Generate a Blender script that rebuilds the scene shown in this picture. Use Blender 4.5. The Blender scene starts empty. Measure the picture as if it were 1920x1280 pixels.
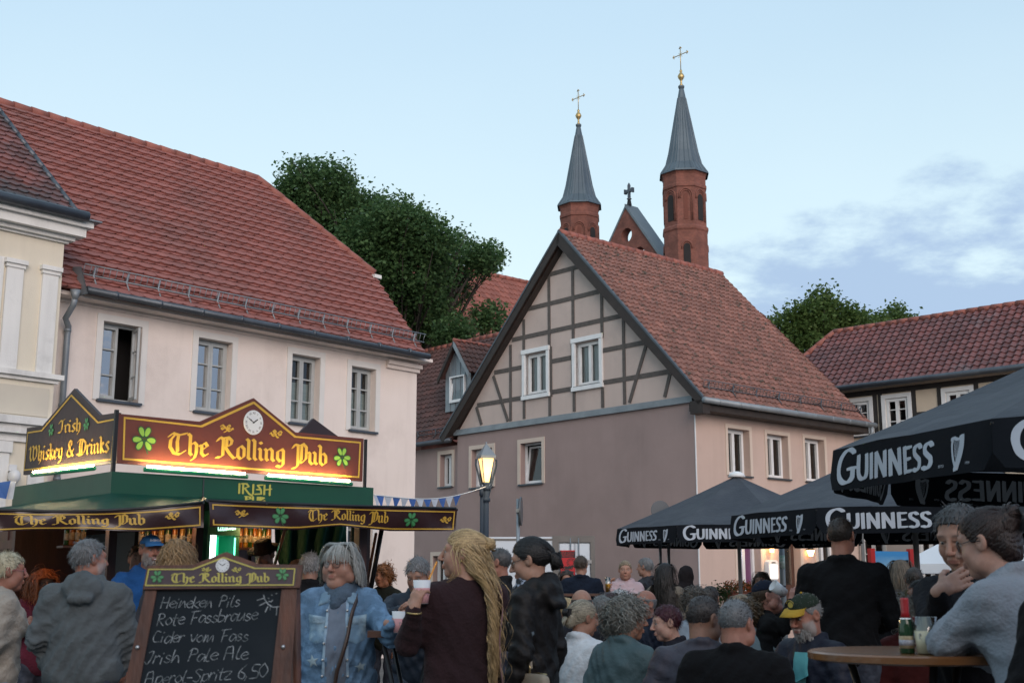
import bpy, math, random, numpy as np
from mathutils import Vector, Matrix
sc = bpy.context.scene
rad = math.radians
# ------------------------------------------------------------------ camera
CAMZ = 1.45; FPX = 2300.0; TH = math.atan(455/2300)
cd = bpy.data.cameras.new('camera'); cam = bpy.data.objects.new('camera', cd); sc.collection.objects.link(cam)
cd.sensor_width = 36; cd.lens = 36*FPX/1920; cd.clip_start = .1; cd.clip_end = 3000
cam.location = (0, 0, CAMZ); cam.rotation_euler = (math.pi/2 + TH, 0, 0)
cd.dof.use_dof = True; cd.dof.focus_distance = 19; cd.dof.aperture_fstop = 6.5
sc.camera = cam
# ------------------------------------------------------------------ sky, sun, exposure
SUN_EL, SUN_ROT = rad(5), rad(160)
w = bpy.data.worlds.new('World'); sc.world = w; w.use_nodes = True
nt = w.node_tree; N = nt.nodes; L = nt.links
bg = N['Background']; bg.inputs[1].default_value = .15
sky = N.new('ShaderNodeTexSky'); sky.sky_type = 'NISHITA'; sky.sun_disc = False
sky.sun_elevation = SUN_EL; sky.sun_rotation = SUN_ROT; sky.air_density = 1.0; sky.dust_density = 1.5; sky.ozone_density = 1.5
def wmath(op, a, b=None, c=None, clamp=False):
    n = N.new('ShaderNodeMath'); n.operation = op; n.use_clamp = clamp
    for i, x in enumerate((a, b, c)):
        if x is None: continue
        if isinstance(x, (int, float)): n.inputs[i].default_value = x
        else: L.new(x, n.inputs[i])
    return n.outputs[0]
tc = N.new('ShaderNodeTexCoord'); sp = N.new('ShaderNodeSeparateXYZ'); L.new(tc.outputs['Generated'], sp.inputs[0])
dz = wmath('MAXIMUM', sp.outputs[2], 0.0)
den = wmath('ADD', dz, .22)
cb = N.new('ShaderNodeCombineXYZ')
L.new(wmath('DIVIDE', sp.outputs[0], den), cb.inputs[0]); L.new(wmath('DIVIDE', sp.outputs[1], den), cb.inputs[1]); cb.inputs[2].default_value = 12.4
n1 = N.new('ShaderNodeTexNoise'); n1.inputs['Scale'].default_value = 3.1; n1.inputs['Detail'].default_value = 7; n1.inputs['Roughness'].default_value = .58
L.new(cb.outputs[0], n1.inputs['Vector'])
# a bank of dusk cloud low in the east, thinning upwards
az = wmath('DIVIDE', sp.outputs[0], wmath('MAXIMUM', sp.outputs[1], .15))
bank = wmath('SUBTRACT', wmath('MULTIPLY', wmath('SUBTRACT', az, .05), 1.3), wmath('MULTIPLY', wmath('SUBTRACT', dz, .215), 4.8))
bank = wmath('MINIMUM', bank, .62)
dens = wmath('ADD', wmath('MULTIPLY', wmath('SUBTRACT', n1.outputs[0], .5), 3.0), wmath('SUBTRACT', bank, .02))
cm = N.new('ShaderNodeMapRange'); cm.interpolation_type = 'SMOOTHSTEP'
cm.inputs[1].default_value = -.06; cm.inputs[2].default_value = .46; L.new(dens, cm.inputs[0])
# thin pale veil everywhere
n2 = N.new('ShaderNodeTexNoise'); n2.inputs['Scale'].default_value = .9; n2.inputs['Detail'].default_value = 5
L.new(cb.outputs[0], n2.inputs['Vector'])
vm = N.new('ShaderNodeMapRange'); vm.inputs[1].default_value = .3; vm.inputs[2].default_value = .75; vm.inputs[3].default_value = .75; vm.inputs[4].default_value = .95
L.new(n2.outputs[0], vm.inputs[0])
tint = N.new('ShaderNodeMix'); tint.data_type = 'RGBA'; tint.blend_type = 'MULTIPLY'; tint.inputs[0].default_value = 1
L.new(sky.outputs[0], tint.inputs[6]); tint.inputs[7].default_value = SKY_TINT = (1.0, 1.0, 1.0, 1)
hzf = N.new('ShaderNodeMapRange'); hzf.interpolation_type = 'SMOOTHSTEP'; hzf.inputs[1].default_value = .20; hzf.inputs[2].default_value = .50; L.new(dz, hzf.inputs[0])
hz = N.new('ShaderNodeMix'); hz.data_type = 'RGBA'; L.new(hzf.outputs[0], hz.inputs[0]); hz.inputs[6].default_value = (2.35, 2.88, 3.08, 1); hz.inputs[7].default_value = (1.72, 2.32, 2.84, 1)
veil = N.new('ShaderNodeMix'); veil.data_type = 'RGBA'; L.new(vm.outputs[0], veil.inputs[0]); L.new(tint.outputs[2], veil.inputs[6]); L.new(hz.outputs[2], veil.inputs[7])
# warm afterglow low in the west, behind the photographer
gd = wmath('ADD', wmath('MULTIPLY', sp.outputs[0], .72), wmath('MULTIPLY', sp.outputs[1], -.69))
gf = wmath('MULTIPLY', wmath('MULTIPLY', wmath('SUBTRACT', gd, .35, clamp=True), 1.5, clamp=True), wmath('SUBTRACT', 1.0, wmath('MULTIPLY', dz, 1.7), clamp=True))
glow = N.new('ShaderNodeMix'); glow.data_type = 'RGBA'; L.new(wmath('MULTIPLY', gf, .85), glow.inputs[0]); L.new(veil.outputs[2], glow.inputs[6]); glow.inputs[7].default_value = (4.0, 3.0, 2.9, 1)
cl = N.new('ShaderNodeMix'); cl.data_type = 'RGBA'; L.new(wmath('MULTIPLY', cm.outputs[0], .9), cl.inputs[0]); L.new(glow.outputs[2], cl.inputs[6]); cl.inputs[7].default_value = (1.22, 1.66, 2.34, 1)
L.new(cl.outputs[2], bg.inputs[0])
sd = bpy.data.lights.new('sun', 'SUN'); sd.energy = 1.25; sd.angle = rad(50); sd.color = (1, .84, .75)
so = bpy.data.objects.new('sun', sd); sc.collection.objects.link(so)
_e = rad(14); _d = Vector((math.sin(SUN_ROT)*math.cos(_e), math.cos(SUN_ROT)*math.cos(_e), math.sin(_e)))
so.rotation_euler = _d.to_track_quat('Z', 'Y').to_euler(); so.location = _d*60
vs = sc.view_settings; vs.view_transform = 'Standard'; vs.look = 'None'; vs.exposure = 1.2; vs.gamma = 1; vs.use_curve_mapping = False
sc.cycles.max_bounces = 6; sc.cycles.diffuse_bounces = 3; sc.cycles.glossy_bounces = 3; sc.cycles.transparent_max_bounces = 12; sc.cycles.transmission_bounces = 4
sc.cycles.use_denoising = True
# ------------------------------------------------------------------ pixel rays into the world
_c, _s = math.cos(TH), math.sin(TH)
def ray(u, v):
    b = 640-v; return np.array([u-960, FPX*_c-b*_s, FPX*_s+b*_c])
def P(u, v, Y):
    r = ray(u, v); k = Y/r[1]; return Vector((r[0]*k, Y, CAMZ+r[2]*k))
class Fr:                       # a thing's own frame: x along its facade, y into it
    def __init__(S, o, dx):
        dx = np.array(dx, float)/np.hypot(*dx); S.o = np.array([o[0], o[1], 0.]); S.dx = dx
        S.x = np.array([dx[0], dx[1], 0]); S.y = np.array([-dx[1], dx[0], 0]); S.ang = math.atan2(dx[1], dx[0])
    def loc(S, p):
        d = np.array(p)-S.o; return np.array([d@S.x, d@S.y, d[2]])
    def on(S, u, v, y=0., n=None, p0=None):
        r = ray(u, v); c = S.loc((0, 0, CAMZ)); rl = np.array([r@S.x, r@S.y, r[2]])
        if n is None: n = (0, 1, 0); p0 = (0, y, 0)
        n = np.array(n, float); p0 = np.array(p0, float); t = ((p0-c)@n)/(rl@n); return Vector(c+t*rl)
    def onx(S, u, v, x=0.): return S.on(u, v, n=(1, 0, 0), p0=(x, 0, 0))
# ------------------------------------------------------------------ objects
def link(o):
    sc.collection.objects.link(o); return o
def tag(o, label=None, cat=None, group=None, kind=None):
    for k, x in (('label', label), ('category', cat), ('group', group), ('kind', kind)):
        if x: o[k] = x
    return o
def thing(name, label, cat, loc=(0, 0, 0), rz=0, group=None):
    o = link(bpy.data.objects.new(name, None)); o.location = loc; o.rotation_euler = (0, 0, rz); o.empty_display_size = .2
    return tag(o, label, cat, group)
class MB:
    def __init__(s, M=None): s.v = []; s.f = []; s.m = []; s.cur = 0; s.M = M; s.smooth = []
    def add(s, vs, fs, sm=False):
        o = len(s.v)
        if s.M is not None: vs = [s.M @ Vector(p) for p in vs]
        s.v += [tuple(p) for p in vs]; s.f += [tuple(i+o for i in f) for f in fs]; s.m += [s.cur]*len(fs); s.smooth += [sm]*len(fs); return s
    def box(s, x0, x1, y0, y1, z0, z1):
        if x0 > x1: x0, x1 = x1, x0
        if y0 > y1: y0, y1 = y1, y0
        if z0 > z1: z0, z1 = z1, z0
        return s.add([(x0,y0,z0),(x1,y0,z0),(x1,y1,z0),(x0,y1,z0),(x0,y0,z1),(x1,y0,z1),(x1,y1,z1),(x0,y1,z1)],
              [(0,3,2,1),(4,5,6,7),(0,1,5,4),(1,2,6,5),(2,3,7,6),(3,0,4,7)])
    def quad(s, *p): return s.add(p, [tuple(range(len(p)))])
    def prism(s, poly, y0, y1):     # polygon in xz, thickness along y
        n = len(poly); v = [(x, y0, z) for x, z in poly]+[(x, y1, z) for x, z in poly]
        return s.add(v, [tuple(range(n)), tuple(range(2*n-1, n-1, -1))]+[(i, i+n, (i+1) % n+n, (i+1) % n) for i in range(n)])
    def beam(s, p, q, wd, y0, y1):  # straight timber in the facade plane
        p = Vector((p[0], p[1])); q = Vector((q[0], q[1])); d = (q-p).normalized(); n = Vector((-d.y, d.x))*wd/2
        return s.prism([tuple(p+n), tuple(p-n), tuple(q-n), tuple(q+n)], y0, y1)
    def tube(s, pts, r, n=8, r2=None, caps=True):
        pts = [Vector(p) for p in pts]; k = len(pts); vs = []; fs = []; up = None
        for i, p in enumerate(pts):
            d = (pts[min(i+1, k-1)]-pts[max(i-1, 0)]).normalized()
            if up is None: up = Vector((0, 0, 1)) if abs(d.z) < .9 else Vector((1, 0, 0))
            a = d.cross(up).normalized(); b = a.cross(d).normalized(); up = b
            rr = r if r2 is None else r+(r2-r)*i/(k-1)
            if isinstance(r, (list, tuple)): rr = r[i]
            vs += [p+(a*math.cos(2*math.pi*j/n)+b*math.sin(2*math.pi*j/n))*rr for j in range(n)]
        for i in range(k-1):
            fs += [(i*n+j, i*n+(j+1) % n, (i+1)*n+(j+1) % n, (i+1)*n+j) for j in range(n)]
        if caps: fs += [tuple(range(n))[::-1], tuple(range((k-1)*n, k*n))]
        return s.add(vs, fs, True)
    def lathe(s, prof, c=(0, 0, 0), n=16, sm=True):
        vs = []; fs = []
        for r, z in prof: vs += [(c[0]+r*math.cos(2*math.pi*j/n), c[1]+r*math.sin(2*math.pi*j/n), c[2]+z) for j in range(n)]
        for i in range(len(prof)-1):
            fs += [(i*n+j, i*n+(j+1) % n, (i+1)*n+(j+1) % n, (i+1)*n+j) for j in range(n)]
        if prof[0][0] > 1e-4: fs.append(tuple(range(n))[::-1])
        if prof[-1][0] > 1e-4: fs.append(tuple(range((len(prof)-1)*n, len(prof)*n)))
        return s.add(vs, fs, sm)
    def ball(s, c, r, n=10, sc_=(1, 1, 1)):
        m = n//2; vs = []; fs = []
        for i in range(m+1):
            a = math.pi*i/m
            vs += [(c[0]+r*sc_[0]*math.sin(a)*math.cos(2*math.pi*j/n), c[1]+r*sc_[1]*math.sin(a)*math.sin(2*math.pi*j/n), c[2]+r*sc_[2]*math.cos(a)) for j in range(n)]
        for i in range(m): fs += [(i*n+j, (i+1)*n+j, (i+1)*n+(j+1) % n, i*n+(j+1) % n) for j in range(n)]
        return s.add(vs, fs, True)
    def build(s, name, mats, parent=None, smooth=None):
        me = bpy.data.meshes.new(name); me.from_pydata(s.v, [], s.f)
        if not isinstance(mats, (list, tuple)): mats = [mats]
        for m in mats: me.materials.append(m)
        if len(mats) > 1: me.polygons.foreach_set('material_index', s.m)
        me.polygons.foreach_set('use_smooth', s.smooth if smooth is None else [smooth]*len(s.f)); me.update()
        o = link(bpy.data.objects.new(name, me))
        if parent: o.parent = parent
        return o
# ------------------------------------------------------------------ materials
_mc = {}
def mk(name):
    m = bpy.data.materials.new(name); m.use_nodes = True; t = m.node_tree; return m, t, t.nodes['Principled BSDF']
def pset(b, **k):
    for a, x in k.items():
        a = a.replace('_', ' ').title() if a not in ('IOR',) else a
        if a in b.inputs: b.inputs[a].default_value = x if not (isinstance(x, tuple) and len(x) == 3) else (*x, 1)
def nmat(name, c1, c2=None, scale=6., rough=.7, bump=0., bscale=None, metal=0., detail=5, stretch=None, thr=(.3, .7), spec=None, island=0., sheen=0., dirt=None, streak=None):
    """principled surface whose colour wanders between two tones, with a fine bump"""
    if name in _mc: return _mc[name]
    m, t, b = mk(name); n = t.nodes; l = t.links
    pset(b, roughness=rough, metallic=metal)
    if spec is not None: b.inputs['Specular IOR Level'].default_value = spec
    if sheen: b.inputs['Sheen Weight'].default_value = sheen; b.inputs['Sheen Roughness'].default_value = .5
    tcn = n.new('ShaderNodeTexCoord'); vec = tcn.outputs['Object']
    if stretch:
        mp = n.new('ShaderNodeMapping'); mp.inputs['Scale'].default_value = stretch; l.new(vec, mp.inputs[0]); vec = mp.outputs[0]
    nz = n.new('ShaderNodeTexNoise'); nz.inputs['Scale'].default_value = scale; nz.inputs['Detail'].default_value = detail; l.new(vec, nz.inputs['Vector'])
    mr = n.new('ShaderNodeMapRange'); mr.inputs[1].default_value, mr.inputs[2].default_value = thr; l.new(nz.outputs[0], mr.inputs[0])
    mx = n.new('ShaderNodeMix'); mx.data_type = 'RGBA'; l.new(mr.outputs[0], mx.inputs[0])
    mx.inputs[6].default_value = (*c1, 1); mx.inputs[7].default_value = (*(c2 or tuple(x*.85 for x in c1)), 1)
    out = mx.outputs[2]
    if island:
        g = n.new('ShaderNodeNewGeometry'); h = n.new('ShaderNodeHueSaturation'); l.new(out, h.inputs['Color'])
        r2 = n.new('ShaderNodeMapRange'); r2.inputs[3].default_value = 1-island; r2.inputs[4].default_value = 1+island; l.new(g.outputs['Random Per Island'], r2.inputs[0]); l.new(r2.outputs[0], h.inputs['Value']); out = h.outputs[0]
    if dirt:      # (colour, scale, lo, hi)
        d2 = n.new('ShaderNodeTexNoise'); d2.inputs['Scale'].default_value = dirt[1]; d2.inputs['Detail'].default_value = 8; d2.inputs['Roughness'].default_value = .65; l.new(tcn.outputs['Object'], d2.inputs['Vector'])
        d3 = n.new('ShaderNodeMapRange'); d3.inputs[1].default_value = dirt[2]; d3.inputs[2].default_value = dirt[3]; l.new(d2.outputs[0], d3.inputs[0])
        d4 = n.new('ShaderNodeMix'); d4.data_type = 'RGBA'; l.new(d3.outputs[0], d4.inputs[0]); l.new(out, d4.inputs[6]); d4.inputs[7].default_value = (*dirt[0], 1); out = d4.outputs[2]
    if streak:    # rain-washed runs: (colour, strength)
        m2 = n.new('ShaderNodeMapping'); m2.inputs['Scale'].default_value = (2.0, 2.0, .22); l.new(tcn.outputs['Object'], m2.inputs[0])
        s2 = n.new('ShaderNodeTexNoise'); s2.inputs['Scale'].default_value = 1.6; s2.inputs['Detail'].default_value = 7; s2.inputs['Roughness'].default_value = .62; l.new(m2.outputs[0], s2.inputs['Vector'])
        s3 = n.new('ShaderNodeMapRange'); s3.inputs[1].default_value = .50; s3.inputs[2].default_value = .78; s3.inputs[4].default_value = streak[1]; l.new(s2.outputs[0], s3.inputs[0])
        s4 = n.new('ShaderNodeMix'); s4.data_type = 'RGBA'; l.new(s3.outputs[0], s4.inputs[0]); l.new(out, s4.inputs[6]); s4.inputs[7].default_value = (*streak[0], 1); out = s4.outputs[2]
    l.new(out, b.inputs['Base Color'])
    if bump:
        nb = n.new('ShaderNodeTexNoise'); nb.inputs['Scale'].default_value = bscale or scale*8; nb.inputs['Detail'].default_value = 4; l.new(vec, nb.inputs['Vector'])
        bp = n.new('ShaderNodeBump'); bp.inputs['Strength'].default_value = bump; bp.inputs['Distance'].default_value = .02; l.new(nb.outputs[0], bp.inputs['Height']); l.new(bp.outputs[0], b.inputs['Normal'])
    _mc[name] = m; return m
def emat(name, col, st):
    if name in _mc: return _mc[name]
    m, t, b = mk(name); pset(b, base_color=col, roughness=.5); b.inputs['Emission Color'].default_value = (*col, 1); b.inputs['Emission Strength'].default_value = st
    _mc[name] = m; return m
def glassmat(name, tint=(.9, .95, .95), boost=2.2, dark=None, IOR=1.5):
    if name in _mc: return _mc[name]
    m, t, b = mk(name); n = t.nodes; l = t.links; n.remove(b)
    tr = n.new('ShaderNodeBsdfTransparent'); tr.inputs[0].default_value = (*tint, 1)
    gl = n.new('ShaderNodeBsdfGlossy'); gl.inputs['Roughness'].default_value = .015
    tcn = n.new('ShaderNodeTexCoord'); nz = n.new('ShaderNodeTexNoise'); nz.inputs['Scale'].default_value = 1.7; l.new(tcn.outputs['Object'], nz.inputs['Vector'])
    bp = n.new('ShaderNodeBump'); bp.inputs['Strength'].default_value = .12; bp.inputs['Distance'].default_value = .05; l.new(nz.outputs[0], bp.inputs['Height']); l.new(bp.outputs[0], gl.inputs['Normal'])
    fr = n.new('ShaderNodeFresnel'); fr.inputs[0].default_value = IOR
    ml = n.new('ShaderNodeMath'); ml.operation = 'MULTIPLY'; ml.use_clamp = True; ml.inputs[1].default_value = boost; l.new(fr.outputs[0], ml.inputs[0])
    ms = n.new('ShaderNodeMixShader'); l.new(ml.outputs[0], ms.inputs[0]); l.new(tr.outputs[0], ms.inputs[1]); l.new(gl.outputs[0], ms.inputs[2]); l.new(ms.outputs[0], n['Material Output'].inputs[0])
    _mc[name] = m; return m
# =================================================================== THE SETTING
rng = random.Random(7)
M_pinkA = nmat('pink plaster', (.78, .685, .62), (.73, .635, .57), 1.3, .9, .25, 60, dirt=((.47, .39, .34), .5, .52, .9), streak=((.40, .34, .30), .22))
M_cream = nmat('cream plaster', (.72, .655, .53), (.67, .61, .49), 1.1, .9, .2, 50, dirt=((.5, .46, .38), .8, .55, .9), streak=((.40, .37, .30), .3))
M_white = nmat('white stucco', (.76, .75, .71), (.70, .69, .66), 1.5, .85, .15, 40, dirt=((.42, .41, .39), 1.6, .55, .85), streak=((.36, .36, .34), .4))
M_sur = nmat('grey white window surround', (.70, .68, .64), (.64, .62, .585), 2, .85, .1, 40)
M_surB = nmat('cream window surround', (.60, .50, .42), (.54, .45, .38), 2, .85, .1, 40)
M_mauve = nmat('mauve plaster', (.34, .252, .232), (.30, .222, .205), .8, .92, .35, 70, dirt=((.22, .168, .155), .35, .48, .9), streak=((.20, .155, .145), .2))
M_peach = nmat('peach plaster', (.53, .40, .34), (.48, .36, .305), .9, .92, .3, 70, dirt=((.38, .28, .24), .5, .5, .9), streak=((.34, .26, .22), .2))
M_infill = nmat('pale infill plaster', (.54, .435, .385), (.49, .395, .35), 1.2, .92, .3, 60, dirt=((.38, .31, .28), .9, .5, .85), streak=((.36, .3, .27), .22))
M_timber = nmat('grey timber', (.115, .098, .088), (.075, .065, .058), 9, .8, .3, 60)
M_black_t = nmat('black timber', (.018, .016, .015), (.03, .027, .025), 5, .75, .3, 60)
M_creamC = nmat('cream infill', (.56, .47, .36), (.5, .42, .33), 2, .9, .2, 60)
M_zinc = nmat('zinc', (.25, .28, .30), (.19, .215, .235), 3, .5, .1, 30, metal=.3)
M_zincd = nmat('dark zinc', (.10, .115, .13), (.07, .08, .095), 3, .45, .1, 30, metal=.6)
M_slate = nmat('grey spire sheet', (.105, .135, .155), (.075, .10, .12), .7, .45, .15, 6, metal=.35)
M_wood_d = nmat('dark brown verge board', (.035, .026, .022), (.022, .017, .015), 6, .7, .2, 40)
M_frame = nmat('white window paint', (.74, .75, .75), (.66, .67, .67), 5, .45)
M_frameg = nmat('grey window paint', (.42, .44, .43), (.36, .38, .375), 5, .45)
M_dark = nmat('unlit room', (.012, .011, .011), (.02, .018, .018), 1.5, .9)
M_blind = nmat('pleated blind', (.33, .38, .36), (.27, .32, .31), 60, .9, .6, 90, stretch=(.02, .02, 1), detail=1)
M_curt = nmat('white net curtain', (.55, .58, .58), (.35, .38, .39), 26, .9, .5, 40, stretch=(1, 1, .04), detail=2)
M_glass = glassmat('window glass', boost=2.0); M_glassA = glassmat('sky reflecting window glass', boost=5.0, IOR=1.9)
M_tileA = nmat('red roof tile', (.285, .098, .078), (.235, .083, .067), 3, .72, .2, 60, island=.09, dirt=((.15, .08, .07), .55, .50, .82))
M_ridge = nmat('ridge tile', (.30, .10, .075), (.22, .08, .06), 5, .75, .2, 40, island=.15)
M_tileB = nmat('weathered roof tile', (.255, .115, .088), (.175, .088, .072), 3.5, .8, .3, 40, island=.2, dirt=((.05, .045, .032), 5.5, .54, .66))
M_tileD = nmat('sooty roof tile', (.20, .07, .058), (.10, .06, .06), 1.1, .7, .25, 40, island=.25, dirt=((.055, .05, .052), 1.0, .46, .64))
M_tileC = nmat('plum roof tile', (.155, .055, .05), (.105, .05, .05), .8, .5, .2, 40, island=.25, dirt=((.16, .155, .165), .9, .58, .78))
M_tileW = nmat('brown wing tile', (.10, .045, .038), (.06, .035, .032), 1.2, .75, .25, 40, island=.22, dirt=((.20, .06, .042), .7, .58, .7))
M_tileN = nmat('far red tile', (.25, .085, .06), (.20, .07, .052), 2, .85, .2, 20, island=.2)
def brickmat(name, c1, c2, mort, s):
    m, t, b = mk(name); n = t.nodes; l = t.links; pset(b, roughness=.88)
    tcn = n.new('ShaderNodeTexCoord'); uvx = n.new('ShaderNodeSeparateXYZ'); l.new(tcn.outputs['Object'], uvx.inputs[0])
    ad = n.new('ShaderNodeMath'); l.new(uvx.outputs[0], ad.inputs[0]); l.new(uvx.outputs[1], ad.inputs[1])
    cbn = n.new('ShaderNodeCombineXYZ'); l.new(ad.outputs[0], cbn.inputs[0]); l.new(uvx.outputs[2], cbn.inputs[1])
    bt = n.new('ShaderNodeTexBrick'); bt.inputs['Scale'].default_value = s; bt.inputs['Color1'].default_value = (*c1, 1); bt.inputs['Color2'].default_value = (*c2, 1); bt.inputs['Mortar'].default_value = (*mort, 1)
    bt.inputs['Mortar Size'].default_value = .012; l.new(cbn.outputs[0], bt.inputs['Vector'])
    nz = n.new('ShaderNodeTexNoise'); nz.inputs['Scale'].default_value = 1.4; nz.inputs['Detail'].default_value = 7; l.new(tcn.outputs['Object'], nz.inputs['Vector'])
    mr = n.new('ShaderNodeMapRange'); mr.inputs[1].default_value = .3; mr.inputs[2].default_value = .75; mr.inputs[3].default_value = .62; mr.inputs[4].default_value = 1.15; l.new(nz.outputs[0], mr.inputs[0])
    mx = n.new('ShaderNodeMix'); mx.data_type = 'RGBA'; mx.blend_type = 'MULTIPLY'; mx.inputs[0].default_value = 1; l.new(bt.outputs[0], mx.inputs[6]); l.new(mr.outputs[0], mx.inputs[7]); l.new(mx.outputs[2], b.inputs['Base Color'])
    return m
M_brick = brickmat('red brick', (.235, .085, .06), (.175, .062, .046), (.17, .10, .075), 3.2)
# ------------------------------------------------------------------ ground
M_cob = nmat('cobblestone', (.15, .14, .13), (.09, .085, .08), 4, .85)
_t = M_cob.node_tree; _n = _t.nodes; _vo = _n.new('ShaderNodeTexVoronoi'); _vo.feature = 'DISTANCE_TO_EDGE'; _vo.inputs['Scale'].default_value = 8
_tc = _n.new('ShaderNodeTexCoord'); _t.links.new(_tc.outputs['Object'], _vo.inputs['Vector']); _b = _n.new('ShaderNodeBump'); _b.inputs['Strength'].default_value = .8; _b.inputs['Distance'].default_value = .03
_t.links.new(_vo.outputs[0], _b.inputs['Height']); _t.links.new(_b.outputs[0], _n['Principled BSDF'].inputs['Normal'])
g = MB(); g.quad((-900, -900, 0), (900, -900, 0), (900, 900, 0), (-900, 900, 0)); tag(g.build('ground', M_cob), kind='structure')
# ------------------------------------------------------------------ roof tiles
def tiles(mb, o, a, b, poly, wd, r, prof='flat', seed=1, jit=.006, scal=.12, crown=0):
    o = Vector(o); a = Vector(a).normalized(); b = Vector(b).normalized(); n = a.cross(b)
    if n.z < 0: n = -n
    R = random.Random(seed); ts = [p[1] for p in poly]; tmin, tmax = min(ts), max(ts)
    def rng_at(t):
        t = min(max(t, tmin+1e-6), tmax-1e-6); xs = []
        for (s0, t0), (s1, t1) in zip(poly, poly[1:]+poly[:1]):
            if (t0-t)*(t1-t) <= 0 and t0 != t1: xs.append(s0+(s1-s0)*(t-t0)/(t1-t0))
        return (min(xs), max(xs)) if xs else (0, 0)
    pt = lambda s, t, h: o+a*s+b*t+n*h
    mb.add([pt(s, t, -.02) for s, t in poly], [tuple(range(len(poly)))])
    m = 6 if prof == 'pan' else 4
    nr = int((tmax-tmin)/r)+1
    for j, sub in [(j, c) for j in range(nr) for c in ((0, 1) if crown else (0,))]:
        t0 = tmin+j*r+(crown if sub else 0); t1 = min(t0+r*1.1-(2*crown if sub else 0), tmax)
        if t1-t0 < .04: continue
        lo0, hi0 = rng_at(t0); lo1, hi1 = rng_at(t1); off = wd/2*((j+sub) % 2 if not crown else sub) if prof == 'flat' else 0
        k0 = int(math.floor((min(lo0, lo1)-off)/wd)); k1 = int(math.ceil((max(hi0, hi1)-off)/wd))
        for k in range(k0, k1):
            s0 = k*wd+off; dt = R.gauss(0, jit); dh = R.uniform(0, .008); top = []; bot = []; low = []
            ok = False
            for i in range(m+1):
                f = i/m; s = s0+wd*f*.985
                if prof == 'pan': hh = .030*math.sin(2*math.pi*(f-.12)) + .012
                else: hh = .004*math.sin(math.pi*f)
                ed = -scal*r*math.sin(math.pi*f) if scal else 0
                sb = min(max(s, lo0), hi0); st = min(max(s, lo1), hi1)
                if sb < hi0 and sb > lo0 or st < hi1 and st > lo1: ok = True
                tb = t0+dt+ed; hh += .03*sub
                top.append(pt(st, t1, .006+hh)); bot.append(pt(sb, tb, .040+hh+dh)); low.append(pt(sb, tb+.004, .004+min(hh, 0)+.026*sub))
            if not ok: continue
            q = m+1
            mb.add(top+bot+low, [(q+i, q+i+1, i+1, i) for i in range(m)]+[(2*q+i, 2*q+i+1, q+i+1, q+i) for i in range(m)])
def ridge(mb, p, q, r, ln=.36):
    p = Vector(p); q = Vector(q); L_ = (q-p).length; n = max(1, int(L_/ln)); d = (q-p)/n
    for i in range(n): mb.tube([p+d*i, p+d*(i+1.06)], r*1.08, 8, r*.92)
# ------------------------------------------------------------------ walls with openings
def wallmesh(mb, x0, x1, z0, top, holes, depth=.18, back=True):
    """top: height or function of x; holes: (xa, xb, za, zb)"""
    tf = top if callable(top) else (lambda x: top)
    xs = sorted({x0, x1, *[h[0] for h in holes], *[h[1] for h in holes], *([] if not callable(top) else [tf.apex])})
    xs = [x for x in xs if x0 <= x <= x1]
    for a, b in zip(xs, xs[1:]):
        z = z0
        for h in sorted([h for h in holes if h[0] < b-1e-6 and h[1] > a+1e-6], key=lambda h: h[2]):
            mb.quad((a, 0, z), (b, 0, z), (b, 0, h[2]), (a, 0, h[2])); z = h[3]
        mb.quad((a, 0, z), (b, 0, z), (b, 0, tf(b)), (a, 0, tf(a)))
    for a, b, c, d in holes:
        mb.quad((a, 0, c), (a, depth, c), (a, depth, d), (a, 0, d)); mb.quad((b, depth, c), (b, 0, c), (b, 0, d), (b, depth, d))
        mb.quad((a, depth, d), (b, depth, d), (b, 0, d), (a, 0, d)); mb.quad((a, 0, c), (b, 0, c), (b, depth, c), (a, depth, c))
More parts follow.
